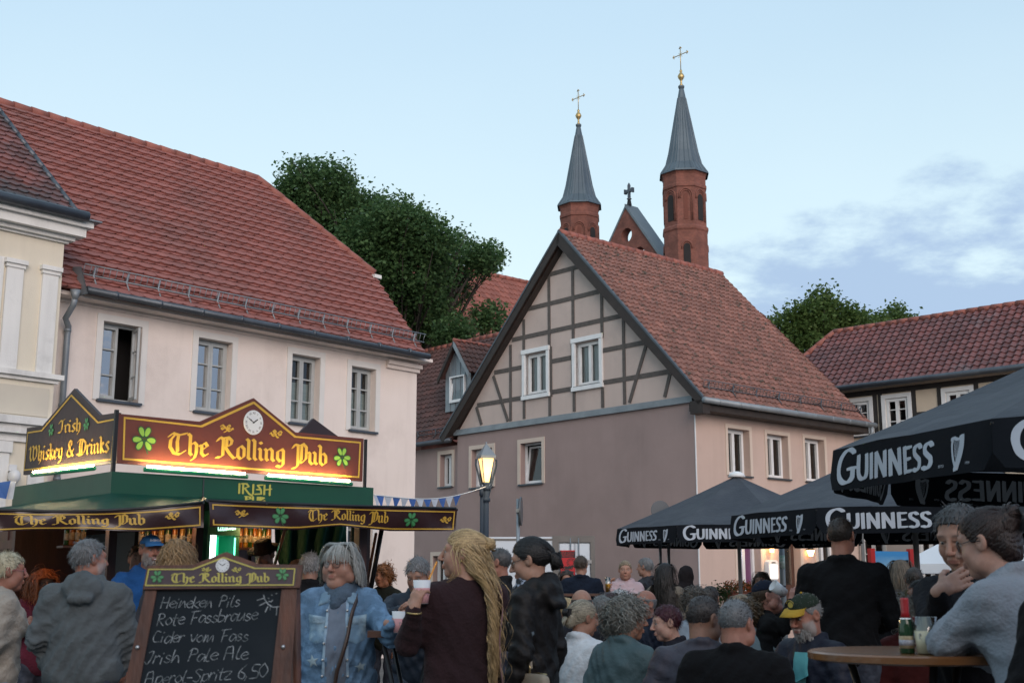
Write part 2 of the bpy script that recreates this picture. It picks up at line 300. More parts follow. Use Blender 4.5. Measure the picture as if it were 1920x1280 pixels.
def window(par, M, x0, x1, z0, z1, cas=2, mun=2, depth=.16, sur=.11, smat=None, fmat=None, open_=None, blind=None, curtain=None, sill=True, sp=.02, label=None, tilt=False, room=None, glass=None):
    fm = fmat or M_frame; fw = .045
    f = MB(M); y0, y1 = depth-.05, depth+.02
    f.box(x0+.003, x0+fw, y0, y1, z0+.003, z1-.003); f.box(x1-fw, x1-.003, y0, y1, z0+.003, z1-.003); f.box(x0+fw, x1-fw, y0, y1, z0+.003, z0+fw); f.box(x0+fw, x1-fw, y0, y1, z1-fw, z1-.003)
    cw = (x1-x0-2*fw)/cas; p = MB(M)
    for c in range(cas):
        a = x0+fw+c*cw; b = a+cw
        if c == open_:      # casement swung inwards
            M2 = M @ Matrix.Translation((b, y0+.02, 0)) @ Matrix.Rotation(rad(78), 4, 'Z'); g2 = MB(M2); w_ = cw
            g2.box(-w_, -w_+.05, 0, .04, z0+fw, z1-fw); g2.box(-.05, 0, 0, .04, z0+fw, z1-fw); g2.box(-w_+.05, -.05, 0, .04, z0+fw, z0+fw+.05); g2.box(-w_+.05, -.05, 0, .04, z1-fw-.05, z1-fw)
            for k in range(1, mun+1): zz = z0+(z1-z0)*k/(mun+1); g2.box(-w_+.05, -.05, .01, .03, zz-.012, zz+.012)
            f.M = None; f.add(g2.v, g2.f); f.M = M; continue
        off = 0
        if tilt and c == 0: off = .06
        e = .05; yy = y0-.012
        if tilt:            # tilted-in casement
            T = Matrix.Translation((0, yy, z0+fw)) @ Matrix.Rotation(rad(-7), 4, 'X'); g2 = MB(M @ T); hh = z1-z0-2*fw-.02; w_ = b-a
            g2.M = M @ Matrix.Translation((a, yy+.02, z0+fw)) @ Matrix.Rotation(rad(-7), 4, 'X')
            g2.box(0, e, 0, .05, 0, hh); g2.box(w_-e, w_, 0, .05, 0, hh); g2.box(e, w_-e, 0, .05, 0, e); g2.box(e, w_-e, 0, .05, hh-e, hh)
            f.M = None; f.add(g2.v, g2.f); f.M = M
            g3 = MB(g2.M); g3.quad((e, .03, e), (w_-e, .03, e), (w_-e, .03, hh-e), (e, .03, hh-e)); p.M = None; p.add(g3.v, g3.f); p.M = M; continue
        f.box(a+.002, a+e, yy, y1-.01, z0+fw, z1-fw); f.box(b-e, b-.002, yy, y1-.01, z0+fw, z1-fw); f.box(a+e, b-e, yy, y1-.01, z0+fw, z0+fw+e); f.box(a+e, b-e, yy, y1-.01, z1-fw-e, z1-fw)
        for k in range(1, mun+1):
            zz = z0+(z1-z0)*k/(mun+1); f.box(a+e, b-e, yy+.01, y1-.03, zz-.013, zz+.013)
        p.quad((a+e, y1-.02, z0+fw+e), (b-e, y1-.02, z0+fw+e), (b-e, y1-.02, z1-fw-e), (a+e, y1-.02, z1-fw-e))
    fo = f.build('window', fm, par)
    if label: fo['label'] = label
    p.build('pane', glass or M_glass, fo)
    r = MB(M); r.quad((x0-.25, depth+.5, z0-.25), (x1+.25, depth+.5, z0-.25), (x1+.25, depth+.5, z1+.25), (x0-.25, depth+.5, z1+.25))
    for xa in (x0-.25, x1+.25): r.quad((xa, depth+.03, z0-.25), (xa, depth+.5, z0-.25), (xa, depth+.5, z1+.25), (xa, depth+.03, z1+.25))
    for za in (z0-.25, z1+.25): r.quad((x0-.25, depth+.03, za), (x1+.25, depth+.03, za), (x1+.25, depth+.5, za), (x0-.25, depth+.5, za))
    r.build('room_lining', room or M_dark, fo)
    if blind:
        q = MB(M); q.box(x0+fw, x1-fw, depth+.06, depth+.075, z0+(z1-z0)*blind[0], z0+(z1-z0)*blind[1]); q.build('blind', M_blind, fo)
    if curtain:
        q = MB(M); n_ = 40
        for i in range(n_):
            a = x0+fw+(x1-x0-2*fw)*i/n_; b = x0+fw+(x1-x0-2*fw)*(i+1)/n_; h = lambda k: depth+.10+.025*math.sin(k*1.7)
            q.quad((a, h(i), z0+(z1-z0)*curtain[0]), (b, h(i+1), z0+(z1-z0)*curtain[0]), (b, h(i+1), z0+(z1-z0)*curtain[1]), (a, h(i), z0+(z1-z0)*curtain[1]))
        q.build('curtain', M_curt, fo, True)
    if sur:
        q = MB(M); q.box(x0-sur, x0-.002, -sp, .02, z0-.02, z1+sur); q.box(x1+.002, x1+sur, -sp, .02, z0-.02, z1+sur); q.box(x0-.002, x1+.002, -sp, .02, z1+.002, z1+sur)
        q.build('window_surround', smat or M_sur, fo)
    if sill:
        q = MB(M); q.box(x0-.05, x1+.05, -.07, depth-.055, z0-.045, z0-.003); q.build('window_sill', M_zincd, fo)
    return fo
I4 = Matrix.Identity(4)
SIDE = Matrix(((0, -1, 0, 0), (1, 0, 0, 0), (0, 0, 1, 0), (0, 0, 0, 1)))     # (along, inward, z) -> wall on the thing's x = 0 side, along its y
# ------------------------------------------------------------------ A: pink house with the long red roof
FA = Fr(P(782, 668, 26), (.666, .746))
A = thing('pink_house', 'pale pink plastered house with long red tiled roof behind the pub stall', 'house', FA.o, FA.ang)
wa = [(-7.40, -6.66, 4.52, 5.86), (-5.50, -4.76, 4.52, 5.86), (-3.36, -2.66, 4.52, 5.86), (-1.84, -1.18, 4.52, 5.82)]
ga = [(-7.4, -6.66, .9, 2.6), (-5.5, -4.76, .9, 2.6), (-3.36, -2.66, .9, 2.6), (-1.84, -1.18, .9, 2.6)]
mb = MB(); wallmesh(mb, -12, 0, 0, 6.2, wa+ga)
mb.quad((0, 0, 0), (0, 7, 0), (0, 7, 6.2), (0, 0, 6.2)); mb.prism([(-12, 0), (0, 0), (0, 6.2), (-12, 6.2)], 7, 7.1)
mb.add([(0, .0, 6.2), (0, 7, 6.2), (0, 5.4, 8.34), (0, 1.6, 8.34)], [(0, 1, 2, 3)])
mb.build('wall', M_pinkA, A)
for i, h in enumerate(wa+ga):
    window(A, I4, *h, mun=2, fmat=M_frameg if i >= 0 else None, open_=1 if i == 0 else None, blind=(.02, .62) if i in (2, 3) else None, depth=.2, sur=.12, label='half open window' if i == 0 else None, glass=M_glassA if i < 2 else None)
mb = MB()
for y_, z0_, z1_ in ((-.03, 6.06, 6.12), (-.30, 6.12, 6.19)): mb.box(-12, .0-y_*.6, y_, -.001, z0_, z1_-.002)
for y_, z0_, z1_ in ((-.06, 5.90, 5.98), (-.11, 5.98, 6.06)): mb.box(-.9, .0-y_*.6, y_, -.001, z0_, z1_-.002)
mb.build('cornice', M_pinkA, A)
pt_ = rad(48); bA = Vector((0, math.cos(pt_), math.sin(pt_))); eA = Vector((0, -.40, 6.22)); tA = 3.95/math.cos(pt_); thip = 1.96/math.cos(pt_)
mb = MB(); tiles(mb, eA, (1, 0, 0), bA, [(-12, 0), (-.15, 0), (.0, thip), (-1.8, tA), (-12, tA)], .26, tA/24.0, 'flat', 3, scal=.15, crown=.062)
hipn = Vector((1.82, 0, 0)); rx, ry, rz_ = -1.8, 3.55, 6.22+3.95*math.tan(pt_)
mb.add([(rx, ry, rz_-.02), (.02, 1.56, 8.38), (.02, 5.54, 8.38)], [(0, 1, 2)])
mb.add([(rx, ry, rz_-.02), (.02, 5.54, 8.38), (-.1, 7.5, 6.22), (-12, 7.5, 6.22), (-12, ry, rz_-.02)], [(0, 1, 2, 3, 4)])
mb.build('roof', M_tileA, A)
mb = MB(); ridge(mb, (-12, ry, rz_+.02), (rx, ry, rz_+.02), .10); ridge(mb, (.03, 1.5, 8.36), (rx, ry, rz_+.02), .10); mb.build('ridge', M_ridge, A)
mb = MB(); mb.tube([(-8.0, -.47, 6.22), (-.10, -.47, 6.19)], .064, 12)
for x in np.arange(-7.5, -.1, .85): mb.tube([(x, -.47, 6.215), (x+.05, -.47, 6.215)], .070, 10)
mb.build('gutter', M_zincd, A)
xo, xp = FA.on(141, 557, -.47).x, FA.on(121, 700, -.09).x
mb = MB(); mb.tube([(xo, -.47, 6.18), (xo, -.47, 6.02)], .085, 10, .045); mb.tube([(xo, -.47, 6.06), (xo, -.43, 5.94), (xo-.01, -.22, 5.74), (xp, -.11, 5.64), (xp, -.09, 5.5), (xp, -.09, 0.1)], .05, 10)
for z in (5.55, 4.3, 3.1, 1.2): mb.tube([(xp, -.09, z), (xp, -.09, z+.05)], .062, 10)
mb.build('downpipe', M_zinc, A)
mb = MB(); mb.box(-.1, .1, 1.3, 1.5, 8.22, 8.30); mb.M = None; mb.build('hip_end_tile', M_white, A)
def snow_guard(par, o, a, b, s0, s1, t, mat_, step=.12, hgt=.2, brk=.62):
    o = Vector(o); a = Vector(a).normalized(); b = Vector(b).normalized(); n = a.cross(b); n = n if n.z > 0 else -n; up = (n+b*.55).normalized()
    p = lambda s, h: o+a*s+b*t+n*.05+up*h
    mb = MB()
    for h in (.03, hgt): mb.tube([p(s0, h), p(s1, h)], .012, 5)
    k = s0
    while k < s1: mb.tube([p(k, .03), p(k, hgt)], .007, 4); k += step
    k = s0+.2
    while k < s1:
        mb.tube([p(k, -.02)-b*.16, p(k, .02), p(k, hgt*.9)], .018, 5); mb.tube([p(k, hgt*.7), p(k, -.02)+b*.12], .012, 4); k += brk
    return mb.build('snow_guard', mat_, par)
snow_guard(A, eA, (1, 0, 0), bA, -7.95, .0, .36, M_zinc)
mb = MB(); mb.add([(-8.08, -.62, 6.12), (-8.08, -.1, 6.12), (-8.08, .02, 6.68), (-8.08, -.35, 6.62)], [(0, 1, 2, 3)]); mb.add([(-8.06, -.62, 6.12), (-8.06, -.1, 6.12), (-8.06, .02, 6.68), (-8.06, -.35, 6.62)], [(3, 2, 1, 0)]); mb.build('flashing', M_zinc, A)
for (x, z, n_) in ((-5.0, 4.53, 1), (-5.38, 4.53, 2)):
    pass
# ------------------------------------------------------------------ D: cream house with pilasters at the left edge
FD = Fr(P(113, 560, 19.2), (.666, .746))
D = thing('cream_house', 'cream stucco house with white pilasters and cornice at the left edge', 'house', FD.o, FD.ang)
mb = MB(); wd_ = [(-1.95, -1.12, 4.75, 6.3)]; wallmesh(mb, -7, 0, 0, 7.0, wd_); mb.quad((0, 0, 0), (0, .9, 0), (0, .9, 7.3), (0, 0, 7.3)); mb.build('wall', M_cream, D)
window(D, I4, *wd_[0], smat=M_white, sur=.14, sp=.04)
def moulding(par, name, steps, x0, x1, mat_):
    q = MB()
    for y_, z0_, z1_ in steps: q.box(x0, x1+y_, -y_, .0-.001 if y_ > .9 else .05, z0_, z1_-.002)
    return q.build(name, mat_, par)
moulding(D, 'cornice', [(.05, 6.86, 6.90), (.12, 6.90, 6.97), (.24, 6.97, 7.12), (.32, 7.12, 7.22)], -7, 0, M_white)
moulding(D, 'string_course', [(.05, 4.56, 4.62), (.11, 4.62, 4.70)], -7, 0, M_white)
moulding(D, 'string_course', [(.05, 3.60, 3.72), (.14, 3.72, 3.86), (.20, 3.86, 3.98)], -7, 0, M_white)
for xa, xb in ((-.34, -.08), (-.93, -.66)):
    q = MB(); q.box(xa, xb, -.05, .02, 4.71, 6.30); q.box(xa-.02, xb+.02, -.07, .02, 6.30, 6.36); q.box(xa-.045, xb+.045, -.10, .02, 6.36, 6.43); q.build('pilaster', M_white, D)
    q = MB(); q.box(xa, xb, -.05, .02, 0, 3.42); q.box(xa-.03, xb+.03, -.08, .02, 3.42, 3.59); q.build('pilaster', M_white, D)
q = MB(); q.box(-.95, -.08, -.02, .02, 4.02, 4.47); q.build('sunk_panel', nmat('pale panel', (.6, .55, .45), (.55, .5, .42), 2, .9), D)
bD = Vector((0, math.cos(pt_), math.sin(pt_))); eD = Vector((0, -.30, 7.28)); nD = (0, -math.sin(pt_), math.cos(pt_))
h0 = FD.on(150, 412, n=nD, p0=eD); h1 = FD.on(0, 215, n=nD, p0=eD); sl = (h1.x-h0.x)/((h1.z-h0.z)/math.sin(pt_))
mb = MB(); tmx = 4.6; tiles(mb, eD, (1, 0, 0), bD, [(-7, 0), (h0.x, 0), (h0.x+sl*tmx, tmx), (-7, tmx)], .18, .155, 'flat', 5, scal=.3)
k1 = eD+Vector((h0.x, 0, 0)); k2 = k1+Vector((sl*tmx, 0, 0))+bD*tmx
mb.quad(k1, k1+Vector((0, 6, 0)), k2+Vector((0, .5, 0)), k2); mb.build('roof', M_tileD, D)
mb = MB(); ridge(mb, k1+Vector((0, 0, .03)), k2+Vector((0, 0, .03)), .05, .3); mb.build('ridge', M_zincd, D)
mb = MB(); mb.tube([(-7, -.40, 7.27), (.16, -.40, 7.27)], .085, 12); mb.build('gutter', M_zincd, D)
q = MB(); q.box(-.1, .42, -.40, .6, 7.222, 7.245); q.build('cornice_cap', M_zinc, D)
cam_p = FD.on(25, 885, -.1)
q = MB(); q.box(cam_p.x-.06, cam_p.x+.06, -.08, 0, cam_p.z+.02, cam_p.z+.12); q.lathe([(.05, .03), (.09, -.02), (.09, -.10), (.05, -.16), (.02, -.18)], (cam_p.x, -.14, cam_p.z), 12); q.build('wall_lamp', nmat('white plastic', (.7, .7, .69), None, 4, .4), D)
# ------------------------------------------------------------------ B: mauve house with the half-timbered gable
FB = Fr(P(1302, 750, 30), (.663, -.749))
B = thing('gabled_house', 'mauve house with half-timbered gable and mossy red tiled roof in the middle', 'house', FB.o, FB.ang)
GL, GR, AP, ZA, ZE = -9.28, 0.0, -4.49, 10.96, 5.93
zpx = lambda x, y, yy=0.: (lambda p: (p.x, p.z))(FB.on(760+x/3.048, 420+y/3.048, yy))
def topB(x): return ZE+(ZA-ZE)*(x-GL)/(AP-GL) if x < AP else ZA+(ZE-ZA)*(x-AP)/(GR-AP)
topB.apex = AP
hgl = (-6.20, -5.30, 6.73, 7.90); hgr = (-4.15, -3.22, 6.74, 7.93)
hl = [(-6.43, -5.54, 4.22, 5.37), (-8.60, -7.66, 4.25, 5.37), (-7.5, -6.6, .95, 2.2)]
mb = MB(); wallmesh(mb, GL, GR, 0, 5.87, hl, .22)
mb.build('wall', M_mauve, B)
class _T:
    apex = AP
    def __call__(s, x): return topB(x)
mb = MB(); wallmesh(mb, GL, GR, 6.0, _T(), [hgl, hgr], .16); mb.build('gable_wall', M_infill, B)
hs = [(1.25, 2.12, 4.15, 5.33), (2.86, 3.76, 4.17, 5.31), (4.00+.52, 5.42, 4.17, 5.33), (1.5, 2.4, .6, 2.9), (3.3, 4.1, .35, 2.75), (4.9, 5.8, .6, 2.9)]
mb = MB(SIDE); wallmesh(mb, 0, 6.9, 0, 5.82, hs, .24)
mb.quad((6.9, 0, 0), (6.9, 9.28, 0), (6.9, 9.28, 5.9), (6.9, 0, 5.9)); mb.build('side_wall', M_peach, B)
q = MB(); q.box(-.012, .012, -.014, .012, 0, 5.8); q.build('corner_bead', M_frame, B)
mb = MB(); mb.add([(GL, 6.9, 5.9), (0, 6.9, 5.9), (AP, 6.9, ZA)], [(0, 1, 2)]); mb.quad((GL, 0, 0), (GL, 6.9, 0), (GL, 6.9, 5.9), (GL, 0, 5.9)); mb.build('rear_gable', M_infill, B)
for i, h in enumerate(hl): window(B, I4, *h, cas=1 if i == 0 else 2, mun=0, depth=.22, sur=.12, smat=M_surB, tilt=i == 0, sill=True)
for i, h in enumerate((hgl, hgr)):
    window(B, I4, *h, cas=2, mun=0, depth=.14, sur=.0, curtain=(.05, .97))
    x0, x1, z0, z1 = h; q = MB(); q.box(x0-.11, x0, -.06, .1, z0-.02, z1+.02); q.box(x1, x1+.11, -.06, .1, z0-.02, z1+.02); q.box(x0-.13, x1+.13, -.08, .1, z1+.02, z1+.14); q.box(x0-.13, x1+.13, -.08, .1, z0-.13, z0-.02); q.build('window_casing', M_frame, B)
M_doorwood = nmat('brown door wood', (.09, .04, .025), (.06, .028, .02), 3, .5, stretch=(6, 6, .5))
for i, h in enumerate(hs[:3]): window(B, SIDE, *h, cas=2, mun=0, depth=.24, sur=.10, smat=M_surB)
for i, h in enumerate(hs[3:]):
    if i == 1:
        q = MB(SIDE); q.box(h[0]+.01, h[1]-.01, .2, .26, h[2], h[3]-.01); dr = q.build('door', M_doorwood, B)
        q = MB(SIDE); q.box(h[0]+.15, h[1]-.15, .185, .2, h[2]+1.1, h[3]-.25); q.build('door_pane', M_glass, dr)
    else:
        window(B, SIDE, *h, cas=2, mun=0, depth=.24, sur=.12, smat=M_surB, room=emat('dim violet room', (.20, .07, .16), .25) if i == 0 else None)
q = MB(SIDE); q.box(hs[4][0]-.13, hs[4][0]-.002, -.02, .02, .35, hs[4][3]+.12); q.box(hs[4][1]+.002, hs[4][1]+.13, -.02, .02, .35, hs[4][3]+.12); q.box(hs[4][0]-.002, hs[4][1]+.002, -.02, .02, hs[4][3]+.002, hs[4][3]+.12); q.build('door_surround', M_surB, B)
# timbers
tb = MB(); y0, y1 = -.018, .05
seg = [((810, 292), (1012, 238)), ((695, 487), (1135, 378)), ((612, 662), (1262, 518)), ((510, 850), (672, 815)), ((1132, 722), (1388, 672)), ((835, 785), (952, 762)),
       ((412, 1037), (680, 988)), ((832, 962), (960, 938)), ((1132, 908), (1518, 838))]
for p, q_ in seg:
    p = zpx(*p); q_ = zpx(*q_); z = (p[1]+q_[1])/2; tb.beam((p[0], z), (q_[0], z), .125, y0, y1)
y0 = -.022
for p, q_ in [((820, 300), (826, 700)), ((826, 985), (829, 1100)), ((956, 262), (963, 690)), ((966, 940), (967, 1070)), ((1122, 395), (1127, 650)), ((1128, 935), (1131, 1048)), ((1246, 535), (1257, 1028)), ((677, 545), (680, 750)), ((680, 985), (681, 1112)), ((602, 690), (604, 1125)), ((833, 700), (833, 985)), ((955, 690), (960, 940))]:
    p = zpx(*p); q_ = zpx(*q_); x = (p[0]+q_[0])/2; tb.beam((x, p[1]), (x, q_[1]), .10, y0, y1)
y0 = -.026
for p, q_ in [((505, 868), (588, 1125)), ((408, 1045), (437, 1145)), ((1380, 685), (1283, 1020)), ((1514, 858), (1484, 988))]: tb.beam(zpx(*p), zpx(*q_), .10, y0, y1)
tb.build('timber_frame', M_timber, B)
q = MB(); q.box(GL-.1, -.02, -.08, .02, 5.86, 5.96); q.box(GL-.1, -.02, -.05, .0, 5.96, 6.03); q.build('ledge', M_zinc, B)
# roof
vrg = -.26; yE = 6.95
sl_r = Vector((AP-.55, 0, ZA+.12)); eR = Vector((.50, 0, 5.86)); rB = Vector((AP, 0, ZA+.16)); bR = (rB-eR); LR = bR.length; bR.normalize()
mb = MB(); tiles(mb, (eR.x, vrg, eR.z), (0, 1, 0), bR, [(0, 0), (yE-vrg, 0), (yE-vrg-.1, LR), (0, LR)], .21, .235, 'pan', 9, .008, scal=.05)
eL = Vector((GL-.5, 0, 5.80)); bL = (rB-eL); LL = bL.length
mb.quad((eL.x, vrg, eL.z), (rB.x, vrg, rB.z), (rB.x, yE, rB.z), (eL.x, yE, eL.z)); mb.build('roof', M_tileB, B)
mb = MB(); ridge(mb, (AP, vrg, ZA+.17), (AP, yE-.1, ZA+.17), .11, .33); mb.build('ridge', M_ridge, B)
for nm, e_ in (('verge_board', eR), ('verge_board', eL)):
    q = MB(); d_ = Vector((rB.x-e_.x, 0, rB.z-e_.z)); n_ = Vector((-d_.z, 0, d_.x)).normalized(); n_ = n_ if n_.z > 0 else -n_
    a_, b_ = Vector((e_.x, 0, e_.z)), Vector((rB.x, 0, rB.z)); wv = .19
    q.prism([(a_.x, a_.z), (b_.x, b_.z), ((b_-n_*wv).x if e_ is eR else b_.x, b_.z-wv*1.45), ((a_-n_*wv).x, (a_-n_*wv).z)], vrg-.03, vrg+.03)
    q.add([tuple(a_-n_*wv+Vector((0, vrg+.03, 0))), tuple(b_-n_*wv*1.3+Vector((0, vrg+.03, 0))), tuple(b_-n_*wv*1.3+Vector((0, 0, 0))), tuple(a_-n_*wv)], [(0, 1, 2, 3)])
    q.build(nm, M_wood_d, B)
    q = MB(); q.prism([(a_.x, a_.z+.01), (b_.x, b_.z+.01), (b_.x, b_.z+.085), (a_.x, a_.z+.075)], vrg-.045, vrg+.05); q.build('verge_flashing', M_zincd, B)
mb = MB(); mb.tube([(.56, vrg-.05, 5.83), (.56, 7.15, 5.83)], .075, 10)
for y in np.arange(.2, 7, .8): mb.tube([(.56, y, 5.83), (.56, y+.04, 5.83)], .083, 8)
mb.build('gutter', M_zinc, B)
q = MB(); q.box(.02, .46, vrg+.03, yE, 5.60, 5.80); q.build('eaves_board', M_wood_d, B)
q = MB(); q.box(.10, .50, vrg-.03, -.02, 5.52, 5.84); q.build('eaves_end', M_wood_d, B)
mb = MB(); mb.tube([(.56, 6.95, 5.78), (.56, 6.95, 5.6), (.3, 6.90, 5.35), (.12, 6.85, 5.2), (.12, 6.85, 0)], .05, 10); mb.build('downpipe', M_zinc, B)
snow_guard(B, (eR.x, vrg, eR.z), (0, 1, 0), bR, .3, yE-vrg+.1, .42, M_zincd, .14, .2, .95)
# ------------------------------------------------------------------ W: low wing behind, with the dormer
Wg = thing('wing_house', 'low mauve wing with brown tiled roof and zinc dormer left of the gabled house', 'house', FB.o, FB.ang)
mb = MB(Matrix.Translation((0, .15, 0))); hw = [(-10.30, -9.72, 4.38, 5.36), (-10.6, -9.9, .8, 2.3)]; wallmesh(mb, -16, GL+.01, 0, 5.6, hw, .22); mb.build('wall', M_mauve, Wg)
for h in hw: window(Wg, Matrix.Translation((0, .15, 0)), *h, cas=2, mun=0, depth=.22, sur=.12, smat=M_surB)
p46 = rad(46); bW = Vector((0, math.cos(p46), math.sin(p46))); eW = Vector((0, -.12, 5.76)); nW = (0, -math.sin(p46), math.cos(p46))
rw = FB.on(900, 637, n=nW, p0=eW); tW = (rw.z-5.76)/math.sin(p46)
mb = MB(); tiles(mb, eW, (1, 0, 0), bW, [(-16, 0), (GL-.12, 0), (GL-.12, .4), (GL+4.5, tW), (-16, tW)], .235, .27, 'pan', 11, scal=.05)
mb.quad((-16, rw.y, rw.z), (GL+4.5, rw.y, rw.z), (GL+4.5, rw.y*2, 5.7), (-16, rw.y*2, 5.7)); mb.build('roof', M_tileW, Wg)
mb = MB(); ridge(mb, (-16, rw.y, rw.z+.03), (GL+4.5, rw.y, rw.z+.03), .10); mb.build('ridge', M_ridge, Wg)
mb = MB(); mb.tube([(-16, -.2, 5.72), (GL-.1, -.2, 5.72)], .075, 10); mb.build('gutter', M_zincd, Wg)
snow_guard(Wg, eW, (1, 0, 0), bW, -16, GL, .30, M_zincd, .14, .16, .9)
yd = .75; d0 = FB.on(835, 770, yd); d1 = FB.on(882, 755, yd); dt_ = FB.on(858, 640, yd); de = FB.on(882, 690, yd)
xa, xb, zb, zt, zp = d0.x, d1.x, min(d0.z, d1.z)-.05, de.z-.05, dt_.z
q = MB(); q.prism([(xa, zb), (xb, zb), (xb, zt), ((xa+xb)/2, zp-.08), (xa, zt)], yd, yd+.02)
for k in range(1, 5): xk = xa+(xb-xa)*k/5; q.box(xk-.008, xk+.008, yd-.02, yd, zb, zt+(zp-.1-zt)*(1-abs(xk-(xa+xb)/2)/((xb-xa)/2)))
q.box(xb-.02, xb, yd+.02, yd+2.2, zb, zt); q.box(xa, xa+.02, yd+.02, yd+2.2, zb, zt); q.build('dormer_cheek', M_zinc, Wg)
window(Wg, Matrix.Translation((0, yd-.1, 0)), xa+.28, xb-.22, zb+.25, zt-.12, cas=1, mun=0, depth=.07, sur=0, curtain=(.05, .95), tilt=True, sill=False)
for sgn in (-1, 1):
    xm = (xa+xb)/2; xe = xm+sgn*((xb-xa)/2+.16); ze_ = zt-.12; q = MB()
    d_ = Vector((xm-xe, 0, zp-ze_)); ln_ = d_.length; q2 = MB(); tiles(q2, (xe, yd-.18, ze_), (0, 1, 0), d_, [(0, 0), (2.6, 0), (2.6, ln_), (0, ln_)], .2, .22, 'pan', 4, scal=.05); q2.build('dormer_roof', M_tileW, Wg)
    q.prism([(xe, ze_-.02), (xm, zp-.02), (xm, zp-.2), (xe, ze_-.18)] if sgn < 0 else [(xm, zp-.02), (xe, ze_-.02), (xe, ze_-.18), (xm, zp-.2)], yd-.22, yd-.16); q.build('dormer_verge', M_wood_d if sgn < 0 else M_zinc, Wg)
q = MB(); ridge(q, ((xa+xb)/2, yd-.2, zp+.02), ((xa+xb)/2, yd+2.4, zp+.02), .06, .3); q.build('dormer_ridge', M_ridge, Wg)
# ------------------------------------------------------------------ C: half-timbered house on the right
FC = Fr(P(1655, 760, 36), (.72, -.69))
C_ = thing('timbered_house', 'cream half-timbered house with plum tiled roof behind the parasols at right', 'house', FC.o, FC.ang)
hc = [(-1.10, -.42, 5.80, 6.82), (.10, .80, 5.80, 6.82), (1.95, 2.66, 5.80, 6.82), (3.6, 4.3, 5.8, 6.82)]
p_ = FC.on(1628, 1000); q_ = FC.on(1690, 1000)
hcg = [(-1.0, -.25, 1.55, 3.1), (.8, 1.5, 1.55, 3.1), (2.5, 3.2, 1.55, 3.1)]
mb = MB(); wallmesh(mb, -2.6, 8, 3.9, 7.25, hc, .08); mb.quad((-2.6, 0, 0), (-2.6, 7, 0), (-2.6, 7, 7.25), (-2.6, 0, 7.25)); mb.build('wall', M_creamC, C_)
mb = MB(); wallmesh(mb, -2.6, 8, 0, 3.88, hcg, .2); mb.build('ground_floor', nmat('greyish plaster', (.40, .35, .31), (.36, .31, .28), 1, .9, .2, 60), C_)
q = MB(); q.box(-2.6, 8, -.12, .05, 3.75, 3.95); q.build('ledge', M_zincd, C_)
for h in hc: window(C_, I4, *h, cas=2, mun=2, depth=.06, sur=.12, smat=M_frame, sp=.05)
for h in hcg: window(C_, I4, *h, cas=2, mun=3, depth=.18, sur=.10, smat=M_frameg)
q = MB(); bz = [(6.98, 7.14), (4.9, 5.1), (4.0, 4.18)]
for a, b in bz: q.box(-2.6, 8, -.02, .03, a, b)
for a, b in ((-2.6, -1.22), (-.30, -.02), (-.02, -.0201)): q.box(a, b, -.016, .03, 5.50, 5.64) if b-a > .05 else None
for a, b in ((.92, 1.83), (2.78, 3.48), (4.42, 8)): q.box(a, b, -.016, .03, 6.2, 6.34)
for a in (-1.38, -.42+.12, -.13, .92, 1.70, 2.78, 3.35, 4.42, 5.5, 6.8): q.box(a, a+.13, -.025, .03, 4.18, 6.98)
q.build('timber_frame', M_black_t, C_)
bC = Vector((0, math.cos(rad(45)), math.sin(rad(45)))); eC = Vector((0, -.38, 7.26)); tC = 2.2/math.cos(rad(45)); nC = (0, -math.sin(rad(45)), math.cos(rad(45)))
mb = MB(); tiles(mb, eC, (1, 0, 0), bC, [(-4.1, 0), (9, 0), (9, tC), (-2.45, tC)],   .22, .235, 'pan', 15, scal=.1)
mb.quad((-2.45, 1.82, 9.44), (9, 1.82, 9.44), (9, 4.2, 7.2), (-4.1, 4.2, 7.2)); mb.add([(-2.45, 1.82, 9.44), (-4.1, 4.2, 7.2), (-4.1, -.38, 7.26)], [(0, 1, 2)]); mb.build('roof', M_tileC, C_)
mb = MB(); ridge(mb, (-2.45, 1.82, 9.47), (9, 1.82, 9.47), .10); ridge(mb, (-4.1, -.38, 7.3), (-2.45, 1.82, 9.47), .10); mb.build('ridge', M_ridge, C_)
mb = MB(); mb.tube([(-4.1, -.46, 7.22), (9, -.46, 7.22)], .085, 10); mb.build('gutter', M_zincd, C_)
mb = MB(); mb.tube([(-1.75, -.08, 7.1), (-1.75, -.08, 0)], .06, 8); mb.build('downpipe', M_zincd, C_)
q = MB(); q.box(-2.6, 8, -.05, .02, 7.14, 7.25); q.build('cornice', M_creamC, C_)
